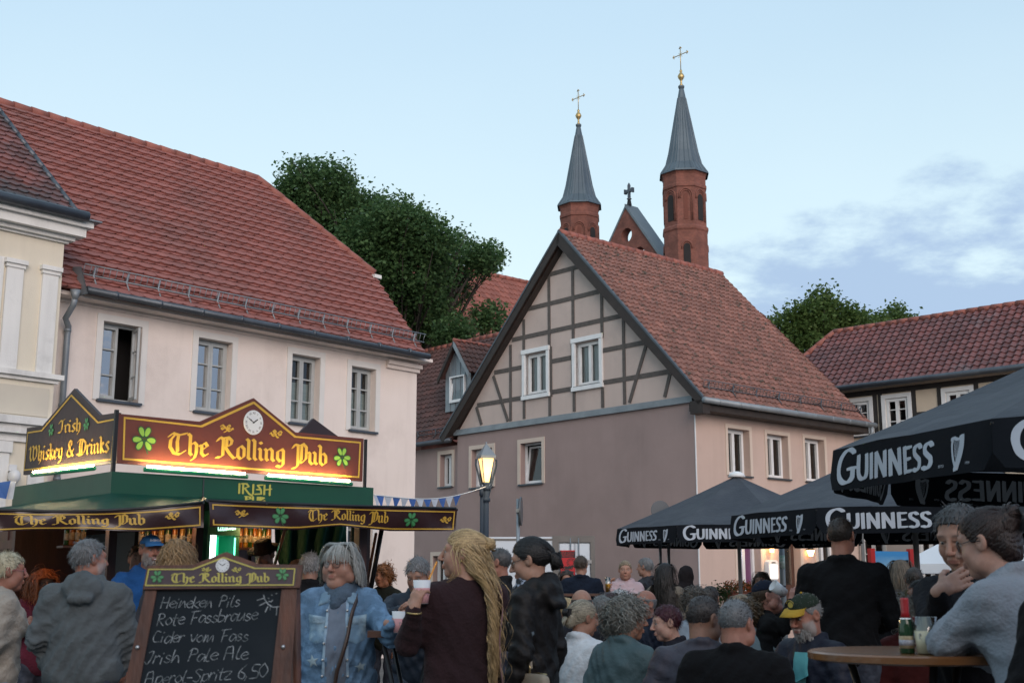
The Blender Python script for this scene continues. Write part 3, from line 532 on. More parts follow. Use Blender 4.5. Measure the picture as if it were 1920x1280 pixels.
# ------------------------------------------------------------------ church: two towers and the pierced gable
M_gold = nmat('gilded metal', (.52, .38, .17), (.42, .3, .13), 4, .42, metal=.8)
TR = P(1287, 500, 70); TL = P(1087, 440, 77); CDX = (TR.x-TL.x, TR.y-TL.y); CANG = math.atan2(CDX[1], CDX[0])
def zat(v, Y, u=1280): return P(u, v, Y).z
CH = thing('church', 'red brick church with two grey-spired octagonal towers and openwork gable far behind', 'church', (TR.x, TR.y, 0), CANG)
def arch(xc, wd, z0, z1, n=8):
    pts = [(xc-wd/2, z0), (xc+wd/2, z0)]; zs = z1-wd*.75
    for i in range(n+1):
        t = i/n; a = math.pi*t; x = xc+wd/2*math.cos(a); pts.append((x, zs+(z1-zs)*math.sin(a)**.8))
    return pts
def tower(name, off, Y, us, vs):
    # vs: cross top, cross arm, ball, spire top, eaves, band1, arch top, arch bottom/string course
    z = [zat(v, Y) for v in vs]; pw = us*Y/2345/2; n = 8; ph = math.pi/8
    T = Matrix.Translation(off)
    shaft = MB(T)
    def ring(r, zz): return [(r*math.cos(ph+2*math.pi*j/n), r*math.sin(ph+2*math.pi*j/n), zz) for j in range(n)]
    def loft(mb_, prof):
        vs_ = []; fs = []
        for r, zz in prof: vs_ += ring(r, zz)
        for i in range(len(prof)-1): fs += [(i*n+j, i*n+(j+1) % n, (i+1)*n+(j+1) % n, (i+1)*n+j) for j in range(n)]
        mb_.add(vs_, fs)
    R = pw/math.cos(ph)*1.0
    loft(shaft, [(R, 0), (R, z[7]-.25), (R*1.05, z[7]-.15), (R*1.05, z[7]), (R*.97, z[7]+.12), (R*.97, z[5]), (R*1.02, z[5]+.05), (R*1.02, z[5]+.2), (R*.985, z[5]+.28), (R*.985, z[4]-.25), (R*1.06, z[4]-.05), (R*1.08, z[4])])
    sh = shaft.build('tower', M_brick, CH)
    sp_ = MB(T); hsp = z[3]-z[4]
    loft(sp_, [(R*1.14, z[4]-.08), (R*1.12, z[4]+.03), (R*.86, z[4]+hsp*.10), (R*.70, z[4]+hsp*.24), (R*.12, z[3]-.25), (.14, z[3]-.2), (.20, z[3]-.08), (.20, z[3])])
    for j in range(8):      # standing seams
        for f in (-.33, 0, .33):
            a = ph+2*math.pi*(j+.5)/8; tt = lambda r: Vector((r*math.cos(ph)*math.cos(a)-f*r*.76*math.sin(a), r*math.cos(ph)*math.sin(a)+f*r*.76*math.cos(a), 0))
            sp_.tube([tt(R*1.12)+Vector((0, 0, z[4]+.04)), tt(R*.86)+Vector((0, 0, z[4]+hsp*.10)), tt(R*.70)+Vector((0, 0, z[4]+hsp*.24)), tt(R*.2)+Vector((0, 0, z[4]+hsp*.86))], .022, 4)
    so_ = sp_.build('spire', M_slate, sh, False)
    c = MB(T); c.lathe([(.16, 0), (.06, .15), (.06, .35), (.15, .48), (.21, .62), (.15, .76), (.06, .88), (.09, .98), (.035, 1.08)], (0, 0, z[3]), 14)
    ca = z[1]; c.tube([(0, 0, z[3]+1.0), (0, 0, z[0])], .026, 6); wc = .62
    c.tube([(-wc, 0, ca), (wc, 0, ca)], .026, 6)
    for p, d in (((0, 0, z[0]), (0, 1)), ((-wc, 0, ca), (-1, 0)), ((wc, 0, ca), (1, 0))):
        c.tube([(p[0]-.1*d[1]-.12*d[0], 0, p[2]-.1*d[0]-.12*d[1]), p, (p[0]+.1*d[1]-.12*d[0], 0, p[2]+.1*d[0]-.12*d[1])], .03, 5)
    for k in range(4): a = math.pi/4+k*math.pi/2; c.tube([(0, 0, ca), (.22*math.cos(a), 0, ca+.22*math.sin(a))], .012, 4)
    c.build('cross', M_gold, sh)
    for j in range(8):
        a = 2*math.pi*(j+1)/8+0; Mx = T @ Matrix.Rotation(a, 4, 'Z') @ Matrix.Translation((0, -pw*.97, 0)); w_ = .42; zb_, zt_ = z[7]+.35, z[6]
        o = MB(Mx); rim = arch(0, w_*1.55, zb_, zt_+.18); inn = arch(0, w_, zb_+.02, zt_-.1)
        for (p0, p1, q0, q1) in zip(rim, rim[1:]+rim[:1], inn, inn[1:]+inn[:1]): o.add([(p0[0], -.05, p0[1]), (p1[0], -.05, p1[1]), (q1[0], .1-.18, q1[1]), (q0[0], .1-.18, q0[1])], [(0, 1, 2, 3)])
        mid = arch(0, w_*1.2, zb_+.02, zt_-.02)
        for i_, (ra, d0_, d1_) in enumerate(((1.75, -.06, .05), (1.4, -.035, .05))):
            ar = arch(0, w_*ra, zb_, zt_+.22-.1*i_); ar2 = arch(0, w_*(ra-.2), zb_, zt_+.10-.1*i_)
            for k in range(1, len(ar)-1): o.add([(ar[k][0], d0_, ar[k][1]), (ar[k+1][0], d0_, ar[k+1][1]), (ar2[k+1][0], d0_, ar2[k+1][1]), (ar2[k][0], d0_, ar2[k][1])], [(3, 2, 1, 0)])
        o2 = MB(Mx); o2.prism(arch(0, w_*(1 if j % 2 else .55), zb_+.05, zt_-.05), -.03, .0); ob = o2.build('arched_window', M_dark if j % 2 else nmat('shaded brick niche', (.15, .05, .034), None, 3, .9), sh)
        o3 = MB(Mx)
        for i_, ra in enumerate((1.9, 1.45)):
            ar = arch(0, w_*ra, zb_, zt_+.24-.12*i_)
            o3.tube([(x, -.02, zz) for x, zz in [ar[0]]+ar[:1:-1]+[ar[1]]][1:], .05-.01*i_, 5)
        o3.build('arch_moulding', M_brick, sh)
        if j % 2 == 0:
            o2 = MB(Mx); zl = zat(vs[8], Y); o2.prism(arch(0, .40, zl-1.5, zl), -.04-.03*pw, -.03); ob = o2.build('lancet_window', M_dark, sh)
            o3 = MB(Mx); ar = arch(0, .60, zl-1.6, zl+.12); o3.tube([(x, -.06, zz) for x, zz in ar[:1:-1]], .05, 5); o3.build('arch_moulding', M_brick, sh)
    return sh
tower('tower', (0, 0, 0), 70, 84, (88, 103, 146, 162, 330, 362, 372, 434, 466))
dl = np.hypot(*CDX)
tower('tower', (-dl, 0, 0), 77, 76, (168, 183, 219, 234, 388, 414, 432, 488, 520))
gz = [zat(v, 73.5) for v in (388, 438, 480)]; gx = -dl/2
FCc = Fr((TR.x, TR.y), (math.cos(CANG), math.sin(CANG)))
ga_ = FCc.on(1180, 388); gr_ = FCc.on(1246, 482); gl_ = FCc.on(1143, 458); oc = FCc.on(1180, 443); oc2 = FCc.on(1198, 470)
hw_ = 5.2; slope = (ga_.z-gr_.z)/(gr_.x-ga_.x); rr_ = .46; zlo = ga_.z-slope*dl/2*1.02
q = MB()
def holewall(cx, cz, r, box):   # ring of quads from a circle out to a box
    x0, x1, z0, z1 = box; n_ = 32
    for i in range(n_):
        a0, a1 = 2*math.pi*i/n_, 2*math.pi*(i+1)/n_
        def outp(a):
            c, s = math.cos(a), math.sin(a); k = min((x1-cx)/c if c > 1e-6 else (x0-cx)/c if c < -1e-6 else 1e9, (z1-cz)/s if s > 1e-6 else (z0-cz)/s if s < -1e-6 else 1e9); return (cx+c*k, cz+s*k)
        A0, A1 = outp(a0), outp(a1); B0, B1 = (cx+r*math.cos(a0), cz+r*math.sin(a0)), (cx+r*math.cos(a1), cz+r*math.sin(a1))
        for y in (-.3, .3): q.add([(A0[0], y, A0[1]), (A1[0], y, A1[1]), (B1[0], y, B1[1]), (B0[0], y, B0[1])], [(0, 1, 2, 3)])
        q.add([(B0[0], -.3, B0[1]), (B1[0], -.3, B1[1]), (B1[0], .3, B1[1]), (B0[0], .3, B0[1])], [(0, 1, 2, 3)])
bx = .80; holewall(ga_.x, oc.z, rr_, (ga_.x-bx, ga_.x+bx, oc.z-bx, oc.z+bx))
zt_ = oc.z+bx; hwt = (ga_.z-zt_)/slope
q.prism([(ga_.x-hwt, zt_), (ga_.x+hwt, zt_), (ga_.x, ga_.z)], -.3, .3)
for sg in (-1, 1):
    pts = [(ga_.x+sg*bx, zt_), (ga_.x+sg*hwt, zt_), (ga_.x+sg*(ga_.z-(oc.z-bx))/slope, oc.z-bx), (ga_.x+sg*bx, oc.z-bx)]
    q.prism(pts if sg < 0 else pts[::-1], -.3, .3)
zb_ = oc.z-bx
for cx in (-1.05, 1.05): holewall(ga_.x+cx, zb_-.62, .45, (ga_.x+cx-.62, ga_.x+cx+.62, zb_-1.24, zb_))
q.prism([(ga_.x-.43, zb_-1.24), (ga_.x+.43, zb_-1.24), (ga_.x+.43, zb_), (ga_.x-.43, zb_)], -.3, .3)
for sg in (-1, 1):
    pts = [(ga_.x+sg*1.67, zb_), (ga_.x+sg*(ga_.z-zb_)/slope, zb_), (ga_.x+sg*(ga_.z-zb_+1.24)/slope, zb_-1.24), (ga_.x+sg*1.67, zb_-1.24)]
    q.prism(pts if sg < 0 else pts[::-1], -.3, .3)
q.prism([(ga_.x-(ga_.z-zb_+1.24)/slope, zb_-1.24), (ga_.x+(ga_.z-zb_+1.24)/slope, zb_-1.24), (ga_.x+dl/2, 16), (ga_.x+dl/2, 0), (ga_.x-dl/2, 0), (ga_.x-dl/2, 16)], -.3, .3)
q.build('gable', M_brick, CH)
for sg in (-1, 1):
    q = MB(); a_ = (ga_.x, ga_.z+.12); b_ = (ga_.x+sg*(ga_.z-17)/slope, 17+.12); q.prism([a_, b_, (b_[0], b_[1]-.2), (a_[0], a_[1]-.2)], -.33 if sg < 0 else -.42, .75); q.build('gable_coping', nmat('coping sheet', (.16, .19, .21), (.13, .155, .17), 1, .5, metal=.3), CH)
q = MB(); zc0, zc1 = zat(385, 73.5), zat(343, 73.5); hC = zc1-zc0; xg = ga_.x
q.lathe([(.16, 0), (.10, .25*hC), (.17, .28*hC), (.10, .33*hC), (.10, hC*.9), (.03, hC)], (xg, 0, zc0), 8); q.box(xg-.32, xg+.32, -.09, .09, zc0+hC*.58, zc0+hC*.70); q.box(xg-.36, xg-.26, -.1, .1, zc0+hC*.54, zc0+hC*.74); q.box(xg+.26, xg+.36, -.1, .1, zc0+hC*.54, zc0+hC*.74); q.build('gable_cross', M_zincd, CH)
# nave / far red roof behind the tree
FN = Fr(P(930, 520, 58), (.748, .664))
NV = thing('long_roofed_hall', 'long brick hall with a steep red tiled roof seen behind the big tree', 'building', FN.o, FN.ang)
zr = FN.on(930, 518).z; lenN = zr-6
mb = MB(); bN = Vector((0, math.cos(rad(55)), math.sin(rad(55)))); tN = (zr-7)/math.sin(rad(55)); oN = Vector((0, 0, zr))-bN*tN
tiles(mb, oN, (1, 0, 0), bN, [(-9, 0), (12, 0), (12, tN), (-9, tN)], .3, .36, 'flat', 21, scal=.3); mb.quad((-9, 0, zr), (12, 0, zr), (12, -oN.y, 7), (-9, -oN.y, 7)); mb.build('roof', M_tileN, NV)
q = MB(); q.box(-9, 12, oN.y+.4, -oN.y-.4, 0, 7.2); q.add([(-9, oN.y+.4, 7), (-9, 0, zr), (-9, -oN.y-.4, 7)], [(0, 1, 2)]); q.build('wall', M_brick, NV)
q = MB(); ridge(q, (-9, 0, zr+.03), (12, 0, zr+.03), .12, .45); q.build('ridge', M_ridge, NV)
# ------------------------------------------------------------------ trees
def leafmat(name, c1, c2):
    m, t, b = mk(name); n = t.nodes; l = t.links; pset(b, roughness=.5); b.inputs['Specular IOR Level'].default_value = .3
    g_ = n.new('ShaderNodeNewGeometry'); mx = n.new('ShaderNodeMix'); mx.data_type = 'RGBA'; l.new(g_.outputs['Random Per Island'], mx.inputs[0]); mx.inputs[6].default_value = (*c1, 1); mx.inputs[7].default_value = (*c2, 1); l.new(mx.outputs[2], b.inputs['Base Color'])
    tr = n.new('ShaderNodeBsdfTranslucent'); l.new(mx.outputs[2], tr.inputs[0]); ms = n.new('ShaderNodeMixShader'); ms.inputs[0].default_value = .45; l.new(b.outputs[0], ms.inputs[1]); l.new(tr.outputs[0], ms.inputs[2]); l.new(ms.outputs[0], n['Material Output'].inputs[0])
    return m
M_bark = nmat('bark', (.045, .036, .03), (.025, .02, .016), 6, .9, .6, 30, stretch=(2, 2, .4))
def leaves(rs, blobs, dens, size, M0=None):
    """leaf quads gathered in twig clumps through the volume of the blobs"""
    R = np.random.RandomState(rs); cs = []
    for (c, r) in blobs:
        c = np.array(c); r = np.array(r); n = int(dens*(r[0]*r[1]*r[2])**(2/3)); n = max(n, 20)
        d = R.normal(size=(n, 3)); d /= np.linalg.norm(d, axis=1)[:, None]
        u = R.uniform(.35, 1.0, n)**.6
        tw = c+d*r*u[:, None]*(1+np.clip(R.normal(0, .14, (n, 1)), -.3, .20))
        cs.append(tw)
    tw = np.concatenate(cs); k = 12
    p = np.repeat(tw, k, 0)+np.clip(R.normal(size=(len(tw)*k, 3)), -2, 2)*size*1.5
    n = len(p); s = size*R.uniform(.6, 1.25, n)
    a = R.normal(size=(n, 3)); a[:, 2] *= .6; a /= np.linalg.norm(a, axis=1)[:, None]
    nn = R.normal(size=(n, 3)); nn[:, 2] = np.abs(nn[:, 2])+.5; b = np.cross(nn, a); b /= np.linalg.norm(b, axis=1)[:, None]
    a = np.cross(b, nn); a /= np.linalg.norm(a, axis=1)[:, None]
    nn = np.cross(a, b)
    v = np.stack([p-a*s[:, None]*.6, p+b*s[:, None]*.42+nn*s[:, None]*.12, p+a*s[:, None]*.6, p-b*s[:, None]*.42+nn*s[:, None]*.12], 1).reshape(-1, 3)
    return v, n
def quads_obj(name, v, n, m, par):
    me = bpy.data.meshes.new(name); me.vertices.add(len(v)); me.vertices.foreach_set('co', v.astype(np.float32).ravel())
    me.loops.add(n*4); me.loops.foreach_set('vertex_index', np.arange(n*4, dtype=np.int32)); me.polygons.add(n); me.polygons.foreach_set('loop_start', np.arange(0, n*4, 4, dtype=np.int32))
    me.materials.append(m); me.update(calc_edges=True); o = link(bpy.data.objects.new(name, me)); o.parent = par; return o
def tree(name, label, base, blobs, m, dens, size, seed, r0=.35, limbs=12):
    """blobs in world space"""
    t = thing(name, label, 'tree', base); b0 = Vector(base)
    bl = [((Vector(c)-b0), r) for c, r in blobs]
    v, n = leaves(seed, [(tuple(c), r) for c, r in bl], dens, size); quads_obj('crown', v, n, m, t)
    R = random.Random(seed); cz = sum(c.z for c, r in bl)/len(bl); cx = sum(c.x for c, r in bl)/len(bl); cy = sum(c.y for c, r in bl)/len(bl)
    mb = MB(); top = Vector((cx, cy, cz)); mb.tube([(0, 0, -.2), (0, 0, 1.5), Vector((cx*.3, cy*.3, cz*.45)), top*.8, top], [r0*1.2, r0, r0*.85, r0*.6, r0*.35], 10)
    for i, (c, r) in enumerate(bl):
        st = Vector((cx*.3, cy*.3, cz*.45)).lerp(top, R.uniform(0, .9)); mid = st.lerp(Vector(c), .5)+Vector((R.uniform(-.4, .4), R.uniform(-.4, .4), R.uniform(-.2, .5)))
        mb.tube([st, mid, Vector(c)], [r0*.26, r0*.15, r0*.05], 6)
        for k in range(3):
            e = Vector(c)+Vector((R.gauss(0, r[0]*.6), R.gauss(0, r[1]*.6), R.gauss(0, r[2]*.6))); mb.tube([mid, mid.lerp(e, .5)+Vector((0, 0, .2)), e], [r0*.09, r0*.06, r0*.02], 5)
    mb.build('trunk', M_bark, t); return t
def bp(lst, Y, dy=3.0, seed=0):
    R = random.Random(seed); out = []
    for u, v, ru, rv in lst:
        k = Y/2345.; c = P(u, v, Y+R.uniform(-dy, dy)); out.append((c, (ru*k, max(ru, rv)*k*1.1, rv*k)))
    return out
M_leaf1 = leafmat('dark leaf', (.048, .100, .040), (.105, .185, .068)); M_leaf2 = leafmat('olive leaf', (.062, .108, .030), (.125, .19, .055))
big = bp([(560, 345, 42, 42), (615, 350, 60, 50), (550, 400, 60, 50), (650, 410, 80, 60), (705, 410, 50, 45), (745, 420, 60, 45), (800, 450, 55, 45), (850, 475, 45, 40), (690, 480, 85, 70), (770, 510, 80, 65), (840, 535, 46, 46), (900, 480, 34, 28), (912, 500, 22, 18), (720, 570, 70, 60), (800, 600, 66, 50), (850, 625, 36, 26), (915, 600, 34, 26), (760, 640, 50, 40), (600, 450, 70, 60), (640, 540, 60, 60), (930, 480, 14, 20), (640, 620, 80, 80)], 46, 2.4, 3)
tree('deciduous_tree', 'big dense dark green tree rising behind the pink house roof', (P(740, 1000, 47).x, 47, 0), big, M_leaf1, 300, .135, 5, .45)
sm = bp([(1540, 570, 26, 30), (1525, 600, 40, 35), (1565, 605, 44, 36), (1480, 605, 32, 26), (1500, 640, 40, 28), (1600, 610, 34, 24), (1550, 640, 50, 30), (1635, 605, 24, 16), (1460, 620, 16, 16)], 52, 1.5, 4)
tree('deciduous_tree', 'green tree standing behind the gap between gabled and timbered houses', (P(1545, 1000, 52).x, 52, 0), sm, M_leaf2, 230, .15, 6, .35)
sm2 = bp([(1675, 598, 24, 14), (1700, 602, 16, 10), (1680, 585, 10, 10), (1655, 612, 20, 14), (1690, 640, 50, 30)], 56, 1.0, 5)
tree('deciduous_tree', 'light green treetop just showing above the ridge of the timbered house', (P(1680, 1000, 56).x, 56, 0), sm2, M_leaf2, 230, .15, 7, .3)

# ------------------------------------------------------------------ the houses across the square, behind the photographer (they close the square and stand in the window panes)
def facing_house(x0, x1, y, he, hr, wm, rm, label):
    t = thing('facing_house', label, 'house', (x1, y, 0), math.pi); W = x1-x0
    hs_ = [(a, a+.95, z, z+1.5) for z in (1.0, 4.0) for a in np.arange(.9, W-1.2, 2.1)]
    q = MB(); wallmesh(q, 0, W, 0, he, hs_, .2); q.box(0, W, .25, 8, 0, he-.01); q.build('wall', wm, t)
    q = MB(); n_ = 0
    for h in hs_: q.quad((h[0], .2, h[2]), (h[1], .2, h[2]), (h[1], .2, h[3]), (h[0], .2, h[3]))
    q.build('window_panes', nmat('dark pane', (.03, .035, .04), None, 2, .1), t)
    q = MB(); sl_ = Vector((0, 4, hr-he)); tiles(q, (0, -.35, he-.1), (1, 0, 0), sl_, [(0, 0), (W, 0), (W, sl_.length+.4), (0, sl_.length+.4)], .3, .34, 'flat', 77, scal=.2); q.quad((0, 3.95, hr), (W, 3.95, hr), (W, 8.3, he), (0, 8.3, he)); q.add([(0, 0, he), (0, 8, he), (0, 4, hr)], [(0, 1, 2)]); q.add([(W, 0, he), (W, 8, he), (W, 4, hr)], [(2, 1, 0)]); q.build('roof', rm, t)
facing_house(-17, -3, -13, 6.2, 10.2, M_cream, M_tileD, 'cream house across the square, seen only mirrored in window panes')
facing_house(-2.5, 10, -14, 5.8, 9.6, M_white, M_tileW, 'pale house across the square, mirrored in the pink house windows')
facing_house(10.5, 24, -12, 6.0, 9.8, M_pinkA, M_tileB, 'pinkish house across the square, mirrored in window panes')
# =================================================================== LETTERING (pen strokes swept with a flat nib)
def hull(ps):
    ps = sorted(set((round(x, 5), round(y, 5)) for x, y in ps))
    if len(ps) < 3: return ps
    def half(it):
        h = []
        for p in it:
            while len(h) > 1 and (h[-1][0]-h[-2][0])*(p[1]-h[-2][1])-(h[-1][1]-h[-2][1])*(p[0]-h[-2][0]) <= 0: h.pop()
            h.append(p)
        return h[:-1]
    return half(ps)+half(ps[::-1])
def catmull(pts, k=5):
    if len(pts) < 3: return pts
    P_ = [pts[0]]+list(pts)+[pts[-1]]; out = []
    for i in range(1, len(P_)-2):
        p0, p1, p2, p3 = P_[i-1:i+3]
        for j in range(k):
            t = j/k; out.append(tuple(.5*((2*b)+(c-a)*t+(2*a-5*b+4*c-d)*t*t+(3*b-a-3*c+d)*t**3) for a, b, c, d in zip(p0, p1, p2, p3)))
    return out+[pts[-1]]
def Sx(s): return [[tuple(map(float, p.split(','))) for p in pl.split()] for pl in s.split('|')]
BLACK = {   # blackletter: x-height 1, ascender 1.6
 'i': (.36, Sx("0,.9 .1,.8 .1,.2 .22,.08|.06,1.35 .16,1.25")), 'l': (.36, Sx("-.02,1.5 .1,1.38 .1,.18 .22,.06")),
 'h': (.66, Sx("-.02,1.5 .1,1.38 .1,.18 .2,.06|.12,.72 .32,.95 .46,.8 .46,.25 .38,-.1 .22,-.28")),
 'e': (.56, Sx("-.02,.78 .1,.7 .1,.22 .26,.04 .42,.2|.1,.78 .28,.98 .42,.76 .12,.46")),
 'o': (.62, Sx(".1,.78 .1,.22 .27,.04 .46,.22 .46,.78 .28,.97 .1,.78")),
 'n': (.70, Sx("0,.9 .1,.8 .1,.2 .2,.08|.12,.75 .32,.97 .46,.8 .46,.2 .58,.08")),
 'u': (.68, Sx("0,.92 .1,.82 .1,.22 .26,.05 .43,.22|.33,.96 .44,.85 .44,.2 .57,.08")),
 'g': (.62, Sx(".4,.97 .1,.8 .1,.28 .27,.08 .44,.26|.33,.98 .46,.85 .46,-.12 .3,-.33 .06,-.25")),
 'b': (.60, Sx("-.02,1.5 .1,1.38 .1,.22 .27,.04 .46,.22 .46,.72 .3,.94 .12,.74")),
 'r': (.50, Sx("0,.9 .1,.8 .1,.2 .2,.08|.12,.74 .3,.97 .42,.84")),
 's': (.54, Sx(".43,.86 .27,.97 .1,.78 .42,.3 .26,.04 .05,.18")),
 'k': (.60, Sx("-.02,1.5 .1,1.38 .1,.18 .2,.06|.12,.66 .3,.95 .42,.82 .16,.55|.16,.55 .38,.2 .52,.08")),
 'y': (.62, Sx("0,.92 .1,.82 .1,.25 .26,.08 .44,.25|.34,.96 .45,.85 .45,.1 .32,-.28 .1,-.38")),
 'T': (1.08, Sx("0,1.22 .2,1.46 .55,1.36 .95,1.52|.3,1.34 .1,1.0 .08,.5 .3,.1 .62,.04 .9,.3|.52,1.36 .46,.9 .5,.22")),
 'R': (1.12, Sx("0,1.2 .16,1.46 .34,1.36 .34,.2 .16,.04 -.02,.04|.3,1.4 .62,1.52 .84,1.28 .78,.98 .46,.80|.46,.80 .74,.34 1.0,.04 1.08,.12|.54,1.4 .54,.86")),
 'P': (1.0, Sx("0,1.15 .14,1.42 .34,1.36 .34,-.1 .2,-.3 .02,-.34|.34,1.3 .64,1.52 .86,1.26 .86,.42 .6,.1 .36,.22|.56,1.4 .56,.3")),
 'I': (.78, Sx(".02,1.2 .2,1.46 .45,1.36 .68,1.5|.46,1.36 .42,.4 .26,.08 .02,.16")),
 'W': (1.3, Sx("0,1.25 .14,1.45 .22,1.2 .2,.45 .36,.06 .62,.34|.46,1.5 .62,1.36 .62,.4 .8,.06 1.08,.4 1.1,1.0 .92,1.46 .8,1.2")),
 'D': (1.1, Sx("0,1.3 .2,1.48 .62,1.42 .95,1.1 .96,.5 .66,.08 .26,.06 .02,.2|.3,1.36 .26,.9 .32,.16|.54,1.36 .54,.2")),
 '&': (.95, Sx(".86,.66 .6,.12 .3,.05 .1,.3 .18,.62 .6,1.05 .56,1.42 .34,1.5 .24,1.2 .5,.6 .86,.05")), ' ': (.42, [])}
SERIF = {   # flared capitals, height 1
 'G': (.98, Sx(".84,1.0 .62,1.13 .36,1.08 .14,.84 .08,.5 .18,.16 .42,-.04 .68,-.02 .82,.14|.82,.14 .82,.42|.62,.44 .92,.44")),
 'U': (.74, Sx(".1,.98 .1,.34 .2,.08 .38,.02 .54,.12 .6,.36 .6,.98")), 'I': (.30, Sx(".12,.98 .12,.02")),
 'N': (.80, Sx(".1,.02 .1,.98|.1,.98 .62,.02|.62,.02 .62,.98")), 'E': (.60, Sx(".12,.98 .12,.02|.12,.95 .48,.95|.12,.52 .42,.52|.12,.05 .5,.05")),
 'S': (.62, Sx(".50,.86 .34,.98 .14,.9 .12,.68 .3,.52 .48,.38 .5,.16 .34,.02 .1,.08"))}
HAND = {k: (w_, [[(float(a)/10, float(b)/10) for a, b in (p.split(',') for p in pl.split())] for pl in s.split('|')] if s else []) for k, (w_, s) in {
 'H': (.8, "1,0 2,10|6,0 7,10|1,5 7,5"), 'P': (.7, "1,0 2.5,10|1,8 3,10 6,9 6,6 2,5"), 'R': (.75, "1,0 2,10|1,9 4,10 6,8 5,6 2,5 6,0"), 'F': (.7, "1,0 2,10|0,10 7,11|2,5 5,5.5"),
 'C': (.7, "6,9 3,10 1,5 2,1 6,1"), 'I': (.5, "1,9 4,10 3,4 1,0 -1,2"), 'A': (.8, "0,0 1,9 3,10 5,10 6,0|1,5 6,5"), 'S': (.65, "6,9 3,10 1,8 5,4 3,0 0,1"),
 'T': (.7, "0,10 7,10|3,10 3,0"), 'a': (.55, "5,5 2,6 0,2 2,0 5,4 5,0"), 'b': (.55, "1,10 0,0 4,1 5,4 1,5"), 'c': (.5, "5,5 2,6 0,2 2,0 5,1"), 'd': (.6, "5,5 2,6 0,2 2,0 5,4|6,10 5,0"), 'e': (.5, "1,3 5,4 3,6 0,3 2,0 5,1"),
 'f': (.45, "5,10 3,9 2,-2|0,5 4,5"), 'h': (.6, "1,10 0,0 2,5 4,5 5,0"), 'i': (.3, "1,5 0.5,0|1.5,8 1.7,8.5"), 'k': (.55, "1,10 0,0|5,6 1,3 5,0"), 'l': (.35, "2,10 .5,3 1,0 3,0"), 'm': (.85, "1,6 0,0 2,5 3,5 3,0 6,5 7,5 7,0"), 'n': (.6, "1,6 0,0 3,5 4,5 5,0"),
 'o': (.55, "3,6 0,3 2,0 5,3 3,6"), 'p': (.55, "1,6 -1,-4|1,5 4,6 5,3 2,0 0,2"), 'r': (.45, "1,6 0,0|1,4 3,6 4,5"), 's': (.5, "4,5 2,6 1,4 4,2 2,0 0,1"), 't': (.45, "2,9 1,1 3,0|0,6 4,6"), 'u': (.6, "1,6 0,1 2,0 5,5|5,6 5,0"), 'v': (.5, "0,6 2,0 5,6"), 'z': (.5, "0,6 5,6 0,0 5,0"),
 '6': (.55, "5,10 1,5 1,1 4,0 5,3 2,5"), '5': (.6, "6,10 2,10 1,6 5,5 5,1 0,0"), '0': (.6, "3,10 0,5 3,0 6,5 3,10"), ',': (.3, "1,1 0,-2"), '-': (.5, "0,3 4,3"), ' ': (.45, ""), 'w': (.7, "0,6 2,0 4,5 5,0 7,6"), 'g': (.55, "5,5 2,6 0,3 2,1 5,4 4,-3 1,-3")}.items()}
def nib(polys, mapf, ang=40, wd=.2, th=.05, smooth=0, lay0=0., mb=None, sx=1., sy=1., ox=0., oy=0., shear=0.):
    """sweep a flat nib (width wd, thickness th, at angle ang) along the polylines; mapf(s, t, layer) -> point"""
    mb = mb or MB(); a = rad(ang); c, s = math.cos(a)*wd/2, math.sin(a)*wd/2; e, f = -math.sin(a)*th/2, math.cos(a)*th/2
    off = [(c+e, s+f), (c-e, s-f), (-c-e, -s-f), (-c+e, -s+f)]; lay = lay0
    for pl in polys:
        if smooth: pl = catmull(pl, smooth)
        for p, q in zip(pl, pl[1:]):
            h = hull([(p[0]+x, p[1]+y) for x, y in off]+[(q[0]+x, q[1]+y) for x, y in off]); lay += .00004
            if len(h) < 3: continue
            mb.add([mapf(ox+(x+shear*y)*sx, oy+y*sy, lay) for x, y in h], [tuple(range(len(h)))])
    return mb
def text_w(txt, font, sp=.0): return sum(font[c][0]+sp for c in txt)-sp
def text(txt, font, mapf, p0, p1, h, mb=None, sp=.0, capscale=None, slope=True, wob=None, **kw):
    """set txt from p0 to p1 (surface coordinates of the baseline) with unit height h"""
    mb = mb or MB(); W = text_w(txt, font, sp)
    if capscale: W += font[txt[0]][0]*(capscale-1)
    sx = (p1[0]-p0[0])/W; x = 0
    for i, ch in enumerate(txt):
        w_, polys = font[ch]; k = capscale if (capscale and i == 0) else 1
        dy = wob(i) if wob else 0
        if polys: nib(polys, mapf, mb=mb, sx=sx*k, sy=h*k, ox=p0[0]+x*sx, oy=p0[1]+(p1[1]-p0[1])*x/W+dy*h, lay0=i*.000002, **kw)
        x += w_*k+sp
    return mb
def bfont(txt, size, mapf, c, mb=None, width=None):
    """plain sans lettering centred on c, from Blender's own built-in font"""
    mb = mb or MB(); cu = bpy.data.curves.new('t', 'FONT'); cu.body = txt; cu.size = size; cu.align_x = 'CENTER'; cu.align_y = 'CENTER'; ob = bpy.data.objects.new('t', cu); sc.collection.objects.link(ob)
    dg = bpy.context.evaluated_depsgraph_get(); me = ob.evaluated_get(dg).to_mesh(); vs_ = [v.co.copy() for v in me.vertices]; fs = [tuple(p.vertices) for p in me.polygons]
    k = 1
    if width and vs_: k = width/max(1e-6, max(v.x for v in vs_)-min(v.x for v in vs_))
    mb.add([mapf(c[0]+v.x*k, c[1]+v.y, 0) for v in vs_], fs); ob.evaluated_get(dg).to_mesh_clear(); sc.collection.objects.unlink(ob); bpy.data.objects.remove(ob); bpy.data.curves.remove(cu)
    return mb
